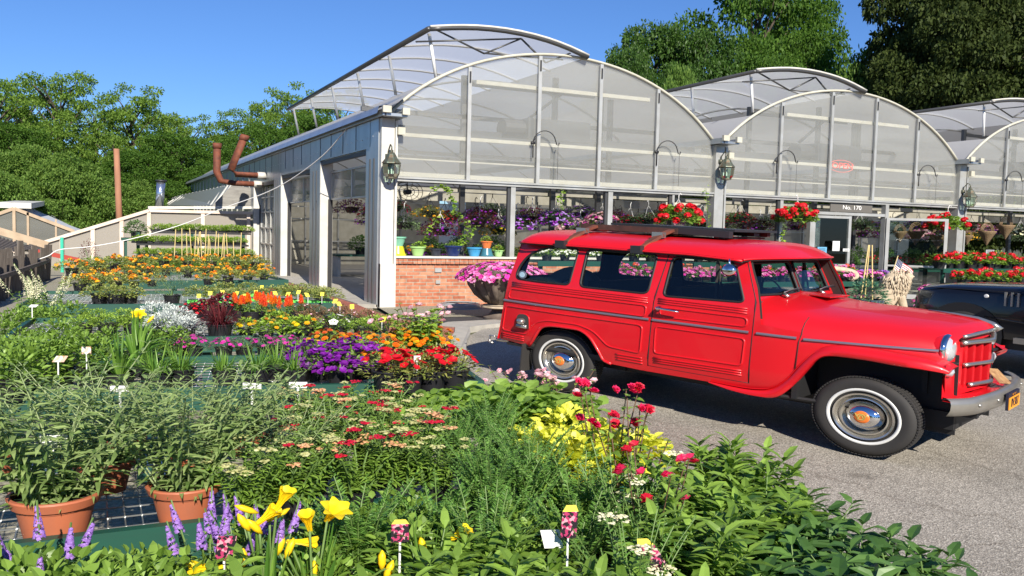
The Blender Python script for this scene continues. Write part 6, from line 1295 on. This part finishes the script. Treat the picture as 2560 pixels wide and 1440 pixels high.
for j,x in enumerate(np.arange(4.75,24.5,.52)):
    if 13.6<x<16.2: continue
    kd=['hb_dark','hb_red','hb_green','hb_purple','hb_orange','hb_green','hb_pink','hb_red','hb_dark','hb_green'][(j*7)%10]; nm=dict(hb_dark='burgundy leaved',hb_red='crimson flowered',hb_purple='violet flowered',hb_green='green',hb_orange='golden flowered',hb_pink='pale pink flowered')[kd]
    r_=BK.get(kd,0); BK[kd]=r_+1
    basket(x,15.7+.5*(j%2),2.05+.35*((j*3)%4)/3,kd,f'{nm} basket, {ORD[r_]} of its colour in the crowded row behind the windows',.95,'dark','baskets crowded behind the front windows')
# back rows of baskets deeper inside
k=0
for y in (17.,19.5):
    for x in np.arange(5.3,26,2.3 if y<18 else 2.7):
        k+=1; kd=['hb_dark','hb_red','hb_purple','hb_green','hb_pink'][k%5]; nm=dict(hb_dark='burgundy',hb_red='dark red',hb_purple='violet',hb_green='green',hb_pink='pink')[kd]
        o=basket(x+RNG.uniform(-.3,.3),y,2.25+RNG.uniform(-.15,.2),kd,f'{nm} flowered basket deep inside, {ORD[(k-1)%12] if (k-1)%12 else "first"} along the {"nearer" if y<18 else "farther"} inner row',1.1,'dark','baskets hanging deep inside the greenhouse')
# windowsill pots
def sillpot(a,b,kindp,col,label,plant=None,sc=1.,inv=False):
    p=aty(a,b,13.98); t=thing('window_pot',label,'plant pot',(p[0],13.99,1.35),0,'coloured pots on the window sill'); mt=mat('glazed_pot',col,.3,noise=.2,c2=tuple(c*.75 for c in col),ns=6)
    mb=MB(); pr=[(0,0),(.085,0),(.125,.17),(.14,.175),(.14,.21),(.12,.21)] if not inv else [(.14,0),(.14,.035),(.125,.04),(.09,.21),(0,.21)]
    mb.lathe([(r*sc,h*sc) for r,h in pr],n=22); mb.build('pot_body',mt,t,auto=40); return p
sillpot(995,0+632,'',(.75,.68,.03),'yellow pot turned upside down on the window sill',inv=True)
p=sillpot(990,632,'',(.22,.52,.36),'mint green pot standing on the upturned yellow pot'); 
o=bpy.data.objects[-1] if False else [q for q in bpy.data.objects if q.get('label')=='mint green pot standing on the upturned yellow pot'][0]; o.location.z=(1.35+.212)*K; o.location.x=[q for q in bpy.data.objects if q.get('label')=='yellow pot turned upside down on the window sill'][0].location.x
sillpot(1045,632,'',(.38,.62,.22),'pale green pot on the window sill'); sillpot(1090,634,'',(.03,.035,.05),'small black pot on the sill beside the pale green one',sc=.8)
sillpot(1133,634,'',(.015,.03,.12),'wide navy pot on the window sill',sc=1.15); sillpot(1186,636,'',(.06,.33,.6),'bright blue pot on the window sill'); sillpot(1217,636,'',(.05,.18,.24),'teal pot turned upside down on the sill',inv=True,sc=.9)
sillpot(1216,636,'',(.78,.2,.06),'orange pot standing on the upturned teal pot',sc=.8); [q for q in bpy.data.objects if q.get('label')=='orange pot standing on the upturned teal pot'][0].location.z=(1.35+.19)*K
sillpot(1246,637,'',(.42,.68,.28),'small lime pot at the end of the sill',sc=.7)
kind('sillfern',3,lambda:g_mound(.14,.2,130,.05,.03,'leaf_lime','none',lk='ovate'))
for a,h,lab in ((1045,.18,'lime leaved plant in the pale green pot'),(1133,.2,'yellow-green plant in the navy pot'),(1216,.34,'small succulent in the orange pot'),(1246,.14,'seedling in the lime pot')):
    p=aty(a,630,13.98); spawn('potted_plant','sillfern',int(a)%3,(p[0],13.99,1.35+h),0,.7,lab,'plant',None,'none')
# vines climbing above the sill
def vine(pts,label,n=150,m='leaf_lime',s=.07):
    P=np.array(interp([aty(a,b,y) for a,b,y in pts],n)); mb=MB(); mb.tube(P[::4],.004,5,1); Q=P+RNG.normal(0,.03,P.shape); leaves(mb,Q,randdir(n,.0)+np.array([0,-.7,-.3]),RNG.uniform(.6,1.2,n)*s,RNG.uniform(.6,1.1,n)*s,.2,0,'round'); o=P[-1].copy()
    mb.V=[v-o for v in mb.V]; mb.build('climbing_vine',[LM[m],M['stem']],None,tuple(o),0,label=label,category='vine',group='green vines in the front window')
vine([(1080,470,13.8),(1115,465,13.8),(1130,500,13.8),(1140,530,13.8),(1165,560,13.9),(1150,600,14.),(1140,625,14.)],'lime green vine climbing from the navy pot to the beam',110)
vine([(1095,545,13.8),(1075,570,13.8),(1060,600,13.9),(1050,625,14.)],'lime green vine in the pale green pot',50)
vine([(1190,565,13.9),(1170,590,13.9),(1150,610,14.),(1140,628,14.)],'heart leaved vine spreading right of the navy pot',45)
vine([(1408,475,13.7),(1400,500,13.7),(1405,520,13.7)],'short lime vine hanging above the violet basket',22)
vine([(1765,470,13.75),(1768,520,13.75),(1775,580,13.75)],'thin vine climbing the gutter post',40,s=.05)
vine([(1960,570,13.6),(1955,600,13.6),(1958,620,13.6)],'green trailing stems below the geranium basket left of the entrance',40,s=.06)
# wicker wall baskets at right
for i,(a,b,s) in enumerate(((2250,580,.8),(2290,580,1.),(2345,590,1.),(2418,590,.7),(2468,580,1.05),(2515,565,1.05))):
    y=14.3; p=aty(a,b,y); t=thing('wicker_basket','cone-shaped wicker basket with hoop handle, '+('leftmost' if i==0 else 'rightmost' if i==5 else ORD[i]+' from left')+' in the right window','basket',p,0,'wicker baskets hanging in the window'); t.scale=(s,s,s)
    wk_=mat('wicker',(.28,.19,.1),.8,noise=.25,c2=(.14,.09,.05),ns=40,bump=.8)
    mb=MB(); mb.lathe([(0.01,-.42),(.08,-.25),(.16,-.08),(.2,.0),(.2,.03),(.17,.0)],n=18); mb.build('cone',wk_,t,smooth=True)
    mb=MB()
    for r in (.2,.16,.24): mb.tube([(r*math.cos(u),0,.02+1.15*r*math.sin(u)) for u in np.linspace(0,math.pi,16)],.01,5)
    mb.build('handle',wk_,t,smooth=True); mb=MB(); mb.tube([(0,0,.28),(0,0,.75)],.004,4); mb.build('hanging_wire',M['dark'],t)
# interior benches with flowers, seen through windows and side doors
def inbench(x0,x1,y,label):
    t=thing('inner_bench',label,'bench',((x0+x1)/2,y,.23),0,'benches inside the greenhouse'); w=(x1-x0)/2; mb=MB(); mb.bx(-w,w,-.5,.5,.7,.76); mb.build('bench_top',M['green'],t)
    for x in (-w+.1,w-.1): mb=MB(); mb.bx(x-.04,x+.04,-.4,.4,0,.699); mb.build('leg',M['white'],t)
inbench(5.3,10.9,15.3,'inner bench right behind the window sill pots'); inbench(11.6,13.4,15.4,'inner bench left of the entrance'); inbench(16.6,24,15.4,'inner bench right of the entrance')
inbench(5.6,10.8,18.6,'inner bench seen through the first side door'); inbench(5.6,10.8,22.4,'inner bench seen through the second side door'); inbench(12,24,19,'long inner bench deep behind the entrance')
plantset('foliage_plant','shrubby',row((5.6,15.4,.99),(10.7,15.4,.99),7,.1),'dark leafy plant','on the bench behind the window pots',pot='big',sc=.8)
plantset('foliage_plant','shrubby',row((12,15.5,.99),(24,15.5,.99),9,.1),'dark leafy plant','inside the right-hand windows',pot='big',sc=.8)
plantset('petunia','petunia_purple',row((5.5,18.3,.99),(8.5,18.3,.99),7,.05),'purple petunia','inside the first side door','petunia',sc=1.2)
plantset('orange_flower','lantana',row((6,18.9,.99),(10.6,18.9,.99),6,.05),'orange flowering plant','inside the first side door',sc=1.3)
plantset('foliage_plant','shrubby',row((5.9,22.4,.99),(10.6,22.4,.99),5,.1),'dark leafy plant','inside the second side door',pot='big',sc=1.)
plantset('foliage_plant','shrubby',row((12.3,19,.99),(23.7,19,.99),9,.1),'dark leafy plant','on the bench deep behind the entrance',pot='big',sc=1.)
plantset('red_flower','hb_red',[(x,15.0,1.25) for x in np.arange(17,24,.8)],'crimson flowering plant','behind the right windows','flowering plant','none',sc=.8)
# door notices
for a,b,w,h,m,lab in ((2055,625,.26,.17,mat('blue_notice',(.15,.4,.6),.5),'blue notice card in the left door'),(2090,615,.2,.28,M['whiteplain'],'white paper notice in the left door'),(2115,625,.18,.08,M['whiteplain'],'small white notice beside the paper one'),(2475,630,.3,.14,mat('grey_notice',(.35,.35,.36),.6),'small grey price board among the geraniums')):
    p=aty(a,b,13.75); mb=MB(); mb.box((0,0,0),(w,.01,h)); 
    for k_ in range(4): mb.box((0,-.008,h*.3-h*.2*k_),(w*.7,.004,h*.05),0,1)
    mb.build('notice',[m,M['ink']],None,p,0,label=lab,category='notice')
# fan inside
p=aty(1020,480,14.3); t=thing('ceiling_fan','round wire-caged fan hanging inside the first window','fan',p); mb=MB()
for r in (.1,.18,.25): mb.tube([(r*math.cos(u),-.05,r*math.sin(u)) for u in np.linspace(0,6.28,24)],.006,4)
for k in range(10): a=k*.628; mb.tube([(.03*math.cos(a),-.08,.03*math.sin(a)),(.25*math.cos(a),-.04,.25*math.sin(a))],.004,4)
mb.build('cage',M['steel_d'],t); mb=MB(); mb.lathe([(.0,-.05),(.06,-.04),(.06,.1),(0,.1)],n=12,axis='y'); mb.tube([(0,.05,0),(0,.05,.35)],.012,6); mb.build('motor',M['dark'],t)

mb=MB(); n=420; xs=RNG.uniform(2.4,9,n); yy=RNG.uniform(1.5,9,n); ok=(xs>2.2+.0*yy); P=np.stack([xs,yy,[gz(q)-.018 for q in yy]],1)[ok]
for q in P[:420]:
    r=RNG.uniform(.002,.0065); mb.lathe([(0,0),(r,r*.3),(r*.7,r*.9),(0,r*1.1)],tuple(q),5)
mb.build('road_grit',mat('pale_grit',(.5,.46,.38),.8,noise=.3,c2=(.12,.1,.07),ns=2),None,(0,0,0),0,kind='stuff')
# ------------------------------------------------------------------ yard behind the benches
# translucent lean-to wall at right angles to the side wall
YW=26.4
t=thing('translucent_wall','low translucent yard wall with a white sloping top rail behind the benches','wall',(4.2,YW,.15)); LO=np.array([4.2,YW,.15])
top=[(4.24,2.38),(1.42,2.36),(-1.9,.78)]
def WL(mb,n,m,**k): mb.V=[v-LO for v in mb.V]; return mb.build(n,m,t,**k)
mb=MB(); V=[(x,YW,.15) for x,z in top]+[(x,YW,z) for x,z in top]; mb.add(V,[(0,1,4,3),(1,2,5,4)]); V=[(x,YW+.05,z) for x,_,z in V]; mb.add(V,[(3,4,1,0),(4,5,2,1)]); WL(mb,'wall_sheet',sheetmat('wall_sheet',(.47,.43,.37),.88,.35,.35,.06,.1))
M['cw']=mat('cream_white_paint',(.75,.66,.58),.6,noise=.3,c2=(.6,.45,.33),ns=3)
for (a,b) in zip(top,top[1:]): mb=MB(); mb.beam((a[0],YW-.02,a[1]),(b[0],YW-.02,b[1]),.12,.11); WL(mb,'top_rail',M['cw'])
for x in (4.12,2.85,1.42,.72,.0,-.75,-1.3): zt=float(np.interp(x,[-1.9,1.42,4.24],[.78,2.36,2.38])); mb=MB(); mb.bx(x-.05,x+.05,YW-.06,YW+.0,.15,zt-.05); WL(mb,'wall_post',M['cw'])
# stepped shelf of seedling trays
ty=23.6
t=thing('tiered_shelf','three-tier dark green shelf of seedling trays against the translucent wall','shelf',(2.35,ty,.2),0)
for k,(z,dy) in enumerate(((1.62,.9),(1.22,.3),(.82,-.3),(.5,-1.0))):
    mb=MB(); mb.bx(-1.35 if k else -.95,1.35 if k else 1.5,dy-.3,dy+.25,z-.26,z-.2); mb.build('shelf_board',M['green'] if k>1 else M['dark'],t)
for x in (-1.3,0,1.3): mb=MB(); mb.bx(x-.04,x+.04,.6,.7,0,1.38); mb.bx(x-.04,x+.04,-1.2,-1.1,0,.26); mb.build('shelf_post',M['green'],t)
plantset('seedling_tray','seedling',row((1.45,ty+.9,1.63),(3.85,ty+.9,1.63),8,.02),'tray of bright green seedlings','on the top shelf','seedling tray','tray',1.0,.05)
plantset('seedling_tray','seedling',row((1.0,ty+.3,1.23),(3.6,ty+.3,1.23),8,.02),'tray of bright green seedlings','on the second shelf','seedling tray','tray',1.0,.05)
plantset('seedling_tray','seedling',row((1.0,ty-.3,.83),(3.7,ty-.3,.83),8,.02),'tray of green seedlings','on the third shelf','seedling tray','tray',1.,.05)
plantset('tomato_tray','tomato',row((.6,ty-1.2,.52),(3.7,ty-1.2,.52),10,.03),'tray of dark green tomato plants','on the lowest shelf','plant tray','tray',1.05)
plantset('tomato_tray','tomato',row((-.2,20.6,.55),(3.2,20.4,.55),9,.08),'leafy vegetable plants','between the lantana and the shelf','plant tray','tray',1.15)
k=0
for a in (435,455,468,480,486,492,499,505,512,519,527,535,545,553,560,570,585,600):
    k+=1; p=aty(a,655,21.6); mb=MB(); mb.tube([(0,0,0),(RNG.uniform(-.06,.06),0,.85+RNG.uniform(-.15,.25))],.011,5); mb.build('bamboo_cane',M['bamboo'],None,(p[0],21.6,.7),0,label=f'thin bamboo cane among the vegetable plants, {ORD[k-1] if k>1 else "leftmost"} of the canes from left' if k<18 else 'thin bamboo cane, rightmost among the vegetable plants',category='cane',group='bamboo canes among the vegetables')
p=aty(340,590,24.5); spawn('potted_shrub','shrubby',0,(p[0],24.5,p[2]-.05),0,.85,'leafy plant in a large black tub at the left end of the top shelf','potted plant',None,'big')
mb=MB(); mb.box((0,0,0),(.7,.6,.1)); mb.box((-.25,0,-.7),(.06,.5,1.3)); mb.box((.25,0,-.7),(.06,.5,1.3)); mb.build('plant_stand',M['green'],None,(p[0],24.5,p[2]-.11),0,label='dark stand under the black tub at the shelf end',category='stand')
kind('darkred_shrub',1,lambda:g_mound(.28,.9,380,.07,.02,'leaf_burg','big',up=.9))
p=aty(222,660,25.2); spawn('purple_shrub','darkred_shrub',0,(p[0],25.2,.2),0,1.,'tall purple-leaved shrub in front of the translucent wall','shrub',None,'big')
# old board fence
def at_y(a,b,y): return aty(a,b,y)
t=thing('board_fence','weathered grey vertical-board fence at the left edge','fence',(-1.6,19.5,.1)); FO=np.array([-1.6,19.5,.1])
pts=[(-6,60,620,15.6),(60,110,640,21.5)]
n=17
for i in range(n):
    f=i/(n-1); y=14.5+f*7.0; xx=aty(-40+f*155,650,y)[0]; zt=aty(0,640-f*5,y)[2]*0+1.12+.12*math.sin(i*2.1)+(.25 if i in (9,) else 0)-.1*f
    mb=MB(); tl=.05*math.sin(i*1.7); mb.box((0,0,.5*zt),(.17+.05*math.sin(i*3.3),.03,zt),0.9,0)
    for v in mb.V: v[:,0]+=tl*v[:,2]; v[:]+=np.array([xx,y,.1])-FO
    mb.build('board',M['wood_grey'],t)
mb=MB(); A=np.array([aty(-40,650,14.5)[0]+.05,14.55,.75])-FO; B=np.array([aty(115,650,21.5)[0]+.05,21.5,.75])-FO; mb.beam(A,B,.05,.09); mb.build('fence_rail',M['wood_grey'],t)
p=aty(155,620,21); mb=MB(); mb.tube([(0,0,0),(0,0,1.0)],.035,8); mb.build('green_stake',mat('mint_green',(.05,.5,.33),.5),None,(p[0],21,.45),0,label='mint green post standing by the board fence',category='post')
mb=MB(); mb.beam((-1.3,22.5,1.02),(-.3,22.5,.72),.04,.13); mb.build('red_board',mat('faded_red_board',(.35,.04,.025),.7),None,(0,0,0),0,label='faded red sloping board behind the fence',category='board')
# small cold-frame greenhouses at left
t=thing('cold_greenhouse','small wood-framed greenhouse with white sloping roof at the left edge','greenhouse',(-2.5,30,.2)); CO=np.array([-2.5,30,.2])
def CL(mb,n,m,**k): mb.V=[v-CO for v in mb.V]; return mb.build(n,m,t,**k)
def A_(a,b,y=30): return aty(a,b,y)
rd=A_(35,521); re_=A_(185,578); ld=A_(-160,590)
mb=MB(); zb=.9; V=[(ld[0],30,zb),(re_[0],30,zb),(re_[0],30,re_[2]-.1),(rd[0],30,rd[2]-.08),(ld[0],30,ld[2]-.1)]; mb.add(V,[(0,1,2,3,4)]); CL(mb,'gable_film',M['clearfilm'])
mb=MB(); mb.beam(rd,re_,.12,.12); mb.beam(ld,rd,.12,.12); mb.beam((rd[0],30,zb),(rd[0],30,rd[2]),.14,.08); x2=A_(70,560)[0]; mb.beam((x2,30,zb),(x2,30,2.2),.12,.06); x3=A_(140,580)[0]; mb.beam((x3,30,zb),(x3,30,1.95),.06,.05); CL(mb,'timber_frame',M['wood'])
rb=A_(95,518,42);rb2=A_(215,575,42); mb=MB(); mb.add([rd,re_,rb2,rb],[(0,1,2,3)]); mb.add([ (p[0],p[1],p[2]-.06) for p in (rd,re_,rb2,rb)],[(3,2,1,0)]); lb=A_(-60,505,42); mb.add([ld,rd,rb,lb],[(0,1,2,3)]); CL(mb,'roof_sheet',mat('white_roof_sheet',(.62,.66,.72),.5))
mb=MB(); mb.beam((rd[0],30.1,rd[2]+.12),(A_(95,505,42)),.9,.22); CL(mb,'ridge_box',M['white'])
a=A_(-60,560,26);b=A_(118,613,26); mb=MB(); mb.beam(a,b,.1,.24); CL(mb,'plywood_edge',M['wood'])
a=A_(-40,580,24);b=A_(95,622,24);c=A_(60,628,19);d=A_(-90,622,19); mb=MB()
P=[np.array(q) for q in (a,b,c,d)]; 
t2=thing('corrugated_roof','low grey corrugated roof behind the board fence','roof',tuple(P[0])); G_=[[ (P[0]*(1-u)+P[1]*u)*(1-v)+(P[3]*(1-u)+P[2]*u)*v+np.array([0,0,.03*math.sin(u*90)]) for u in np.linspace(0,1,90)] for v in (0,1)]
mb.grid(G_,flip=True); mb.V=[v-P[0] for v in mb.V]; mb.build('corrugated_sheet',M['wood_grey'],t2,smooth=True)
a=A_(95,520,48);b=A_(170,524,48); mb=MB(); h=a[2]-.3; mb.bx(a[0],b[0]+.3,48,52,.2,a[2]); mb.prism([(a[0]-.1,a[2]),(b[0]+.4,b[2]-.1),(b[0]+.4,b[2]),(a[0]-.1,a[2]+.12)],47.9,52.1); mb.build('dark_shed',mat('blue_grey_shed',(.06,.07,.09),.7),None,(0,0,0),0,label='dark blue-grey shed beyond the small greenhouse',category='shed')
p=A_(205,555,46); mb=MB(); mb.bx(-1.0,1.0,-.3,.3,-.5,.35)
for i in range(4):
    for j in range(3): mb.bx(-.85+.5*i,-.5+.5*i,-.32,-.301,-.3+.2*j,-.22+.2*j,1)
mb.build('white_crate',[M['whiteplain'],M['steel_d']],None,p,0,label='white slatted crate beside the dark shed',category='crate')
# rusty utility pole
a=aty(291,372,32); mb=MB(); mb.tube([(.12,0,.2),(0,0,a[2])],[.11,.09],12); mb.build('utility_pole',mat('rusty_pole',(.42,.2,.11),.8,noise=.3,c2=(.2,.09,.05),ns=5,stretch=(1,1,.2)),None,(a[0],32,0),0,smooth=True,label='tall bare rusty-brown pole rising behind the yard wall',category='pole')
# older rafter-roof glasshouse beyond
t=thing('rafter_glasshouse','old glasshouse lean-to with slanting white rafters behind the yard wall','glasshouse',(2,34,.2)); AO=np.array([2,34,.2])
def AL(mb,n,m,**k): mb.V=[v-AO for v in mb.V]; return mb.build(n,m,t,**k)
for i in range(17):
    f=i/16; y=27+f*17; lo=np.array(aty(545-f*140,513,y)); hi=np.array(aty(580-f*140,462+f*29,y)); mb=MB(); mb.beam(lo,hi,.2,.08); AL(mb,'rafter',M['white'])
lo=[aty(548-f*142,514,27.08+f*17) for f in (0,1)]; hi=[aty(582-f*141,461+f*29,27.08+f*17) for f in (0,1)]
mb=MB(); mb.add([lo[0],lo[1],hi[1],hi[0]],[(0,1,2,3)]); AL(mb,'roof_glass',mat('dusty_glass',(.22,.23,.22),.3))
p0=aty(530,515,26.8);p1=aty(580,462,26.8);p2=aty(628,470,26.8);p3=aty(628,516,26.8); mb=MB(); mb.add([p0,p3,p2,p1],[(0,1,2,3)]); AL(mb,'gable_lattice',mat('grey_boards',(.3,.29,.26),.8,noise=.25,ns=3,c2=(.16,.15,.14),stretch=(1,1,6)))
mb=MB(); a=aty(370,519,26.7);b=aty(628,519,26.7); mb.beam((a[0],26.7,a[2]),(b[0],26.7,b[2]),.1,.1); AL(mb,'eave_board',M['white'])
p=aty(403,452,36); q=aty(398,516,36); mb=MB(); mb.tube([(q[0]-p[0],0,q[2]-p[2]),(0,0,0)],.16,14); mb.lathe([(.2,-.05),(.22,.0),(.18,.05),(0,.06)],n=14,mi=1); mb.build('metal_flue',[mat('bright_steel',(.55,.6,.68),.2,.9),M['dark']],None,p,0,smooth=True,label='shiny steel flue pipe left of the slanting rafters',category='flue')
# ------------------------------------------------------------------ trees
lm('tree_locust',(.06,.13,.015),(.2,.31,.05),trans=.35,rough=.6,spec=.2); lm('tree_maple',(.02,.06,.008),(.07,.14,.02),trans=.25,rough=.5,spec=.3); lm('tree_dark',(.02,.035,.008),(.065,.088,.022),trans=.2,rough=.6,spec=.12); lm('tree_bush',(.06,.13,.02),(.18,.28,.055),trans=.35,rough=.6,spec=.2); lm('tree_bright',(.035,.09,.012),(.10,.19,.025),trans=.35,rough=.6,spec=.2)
M['bark']=mat('bark',(.09,.07,.05),.9,noise=.2,ns=8)
def crownmesh(lmn,nc,nl,shape,flat,ls,seed,hw=4.,h0=2.5,h1=10.,rs=1.):
    global RNG
    sv=RNG; RNG=np.random.default_rng(seed); mb=MB(); br=MB(); br.tube(interp([(0,0,0),(.1,.05,h0),(-.15,.1,(h0+h1)/2),(.1,0,h1*.9)],9),[.28,.25,.22,.2,.17,.13,.1,.06,.02],8)
    cs=[]
    for i in range(nc):
        f=(i+.5)/nc; z=h0+(h1-h0)*f**.9; a=i*2.4+RNG.normal(0,.4)
        w=shape((z-h0)/(h1-h0))*hw; q=w*math.sqrt(RNG.uniform(.12,1)); c=np.array([q*math.cos(a),q*math.sin(a),z+RNG.normal(0,.25)]); cs.append(c)
        if i%2==0: s=np.array([0,0,max(h0*.7,c[2]-1.2-q*.35)]); br.tube(interp([s,(s+c)/2+np.array([0,0,.15]),c],5),[.09,.07,.05,.035,.015],5)
        R=rs*(.85+.85*RNG.uniform())*hw/4.*(1.15-.3*f); n=int(nl*R*R)
        e=RNG.normal(0,1,(n,3)); e/=np.linalg.norm(e,axis=1)[:,None]; e*=RNG.uniform(.35,1,n)[:,None]**.5; P=c+e*np.array([R,R,R*flat]); P+=RNG.normal(0,.08,P.shape)
        D=unit(e+RNG.normal(0,.5,e.shape)+np.array([0,0,.15])); leaves(mb,P,D,RNG.uniform(.7,1.3,n)*ls,RNG.uniform(.7,1.2,n)*ls*.62,.2,0,'quad',1.2)
    RNG=sv
    return [('trunk',asmesh(br,'trunk',M['bark'],smooth=True)),('crown',asmesh(mb,'crown',LM[lmn]))]
rnd=lambda f:math.sqrt(max(.04,1-(2*f-.95)**2*.93)); umb=lambda f:.35+.75*f-.55*max(0,f-.6)*1.6
TR={}
TR['locust']=[crownmesh('tree_locust',64,420,umb,.26,.19,s,3.2,rs=.68) for s in (1,2,3,4)]
TR['bright']=[crownmesh('tree_bright',74,420,rnd,.42,.2,s,4.2,1.2,rs=.75) for s in (5,6)]
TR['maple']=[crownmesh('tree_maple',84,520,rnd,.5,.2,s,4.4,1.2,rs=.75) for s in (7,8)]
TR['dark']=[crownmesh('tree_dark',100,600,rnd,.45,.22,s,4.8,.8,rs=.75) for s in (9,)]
TR['bush']=[crownmesh('tree_bush',34,380,rnd,.5,.26,s,5.,.3,7.) for s in (10,11)]
def tree(name,knd,i,x,y,H,Wd,label,group,z=.1,rz=None):
    t=thing(name,label,'tree' if knd!='bush' else 'bush',(x,y,z),RNG.uniform(0,6.28) if rz is None else rz,group); h=7. if knd=='bush' else 10.; hw={'locust':3.9,'bright':4.5,'maple':4.8,'dark':5.2,'bush':5.4}[knd]
    t.scale=(Wd/2/hw,Wd/2/hw,H/h)
    for n_,me in TR[knd][i%len(TR[knd])]:
        o=bpy.data.objects.new(n_,me); COL.objects.link(o); o.parent=t
    return t
def treepx(knd,name,l,label_f,group):
    l=sorted(l,key=lambda q:q[0])
    for i,(a,b,y,w) in enumerate(l):
        p=aty(a,b,y); wl_=w/FPX*math.hypot(y,p[0]); n=len(l)
        r='leftmost' if i==0 else ('rightmost' if i==n-1 else ORD[i]+' from left')
        tree(name,knd,i,p[0],y,p[2]-.1+.25,wl_,label_f(r),group)
treepx('locust','locust_tree',[(-10,205,58,240),(60,225,64,220),(150,195,55,220),(235,262,60,190),(325,235,54,230),(400,290,62,190),(465,300,56,190),(545,350,64,160),(605,295,58,200),(690,270,66,180),(745,228,60,220),(850,240,64,190),(110,320,50,200),(280,350,50,180)],lambda r:f'feathery green locust tree against the sky at left, {r}','locust trees behind the yard')
treepx('bright','broad_tree',[(40,330,46,280),(200,420,44,260),(340,395,46,260),(440,350,48,260),(560,380,52,240),(650,330,54,240),(770,300,56,240),(-60,300,48,200),(500,440,46,220),(380,455,44,200)],lambda r:f'leafy green tree low in the left treeline, {r}','leafy trees under the locusts')
treepx('bush','roadside_bush',[(50,395,42,240),(150,420,40,220),(-20,450,38,200),(250,470,42,200),(340,480,42,160)],lambda r:f'pale green bush behind the small greenhouse, {r}','bushes behind the small greenhouse')
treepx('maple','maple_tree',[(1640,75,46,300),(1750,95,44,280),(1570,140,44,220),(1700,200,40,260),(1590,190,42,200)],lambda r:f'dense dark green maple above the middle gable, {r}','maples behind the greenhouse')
treepx('bright','tall_tree',[(1900,-110,50,400),(2010,10,54,280),(2020,110,46,260),(1880,120,44,260),(1960,170,42,240)],lambda r:f'bright green tall tree behind the second gable, {r}','bright trees behind the greenhouse')
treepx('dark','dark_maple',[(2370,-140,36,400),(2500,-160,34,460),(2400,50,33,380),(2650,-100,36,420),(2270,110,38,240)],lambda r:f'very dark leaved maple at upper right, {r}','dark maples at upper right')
treepx('bush','hedge_bush',[(1690,215,36,160),(1500,260,44,240),(2150,190,40,260)],lambda r:f'pale hedge growth behind the gables, {r}','hedge growth behind the gables')
# trees across the road behind the viewer: they only show as reflections
for i,(x,y,h) in enumerate(((-14,-34,9),(-2,-38,10),(10,-36,9),(22,-33,10),(36,-26,10),(-28,-26,9),(48,-12,10))):
    tree('roadside_tree','bright' if i%2 else 'maple',i,x,y,h,9,f'green tree across the road behind the viewer, {ORD[i] if i else "first"} along the row','trees across the road',-.3)
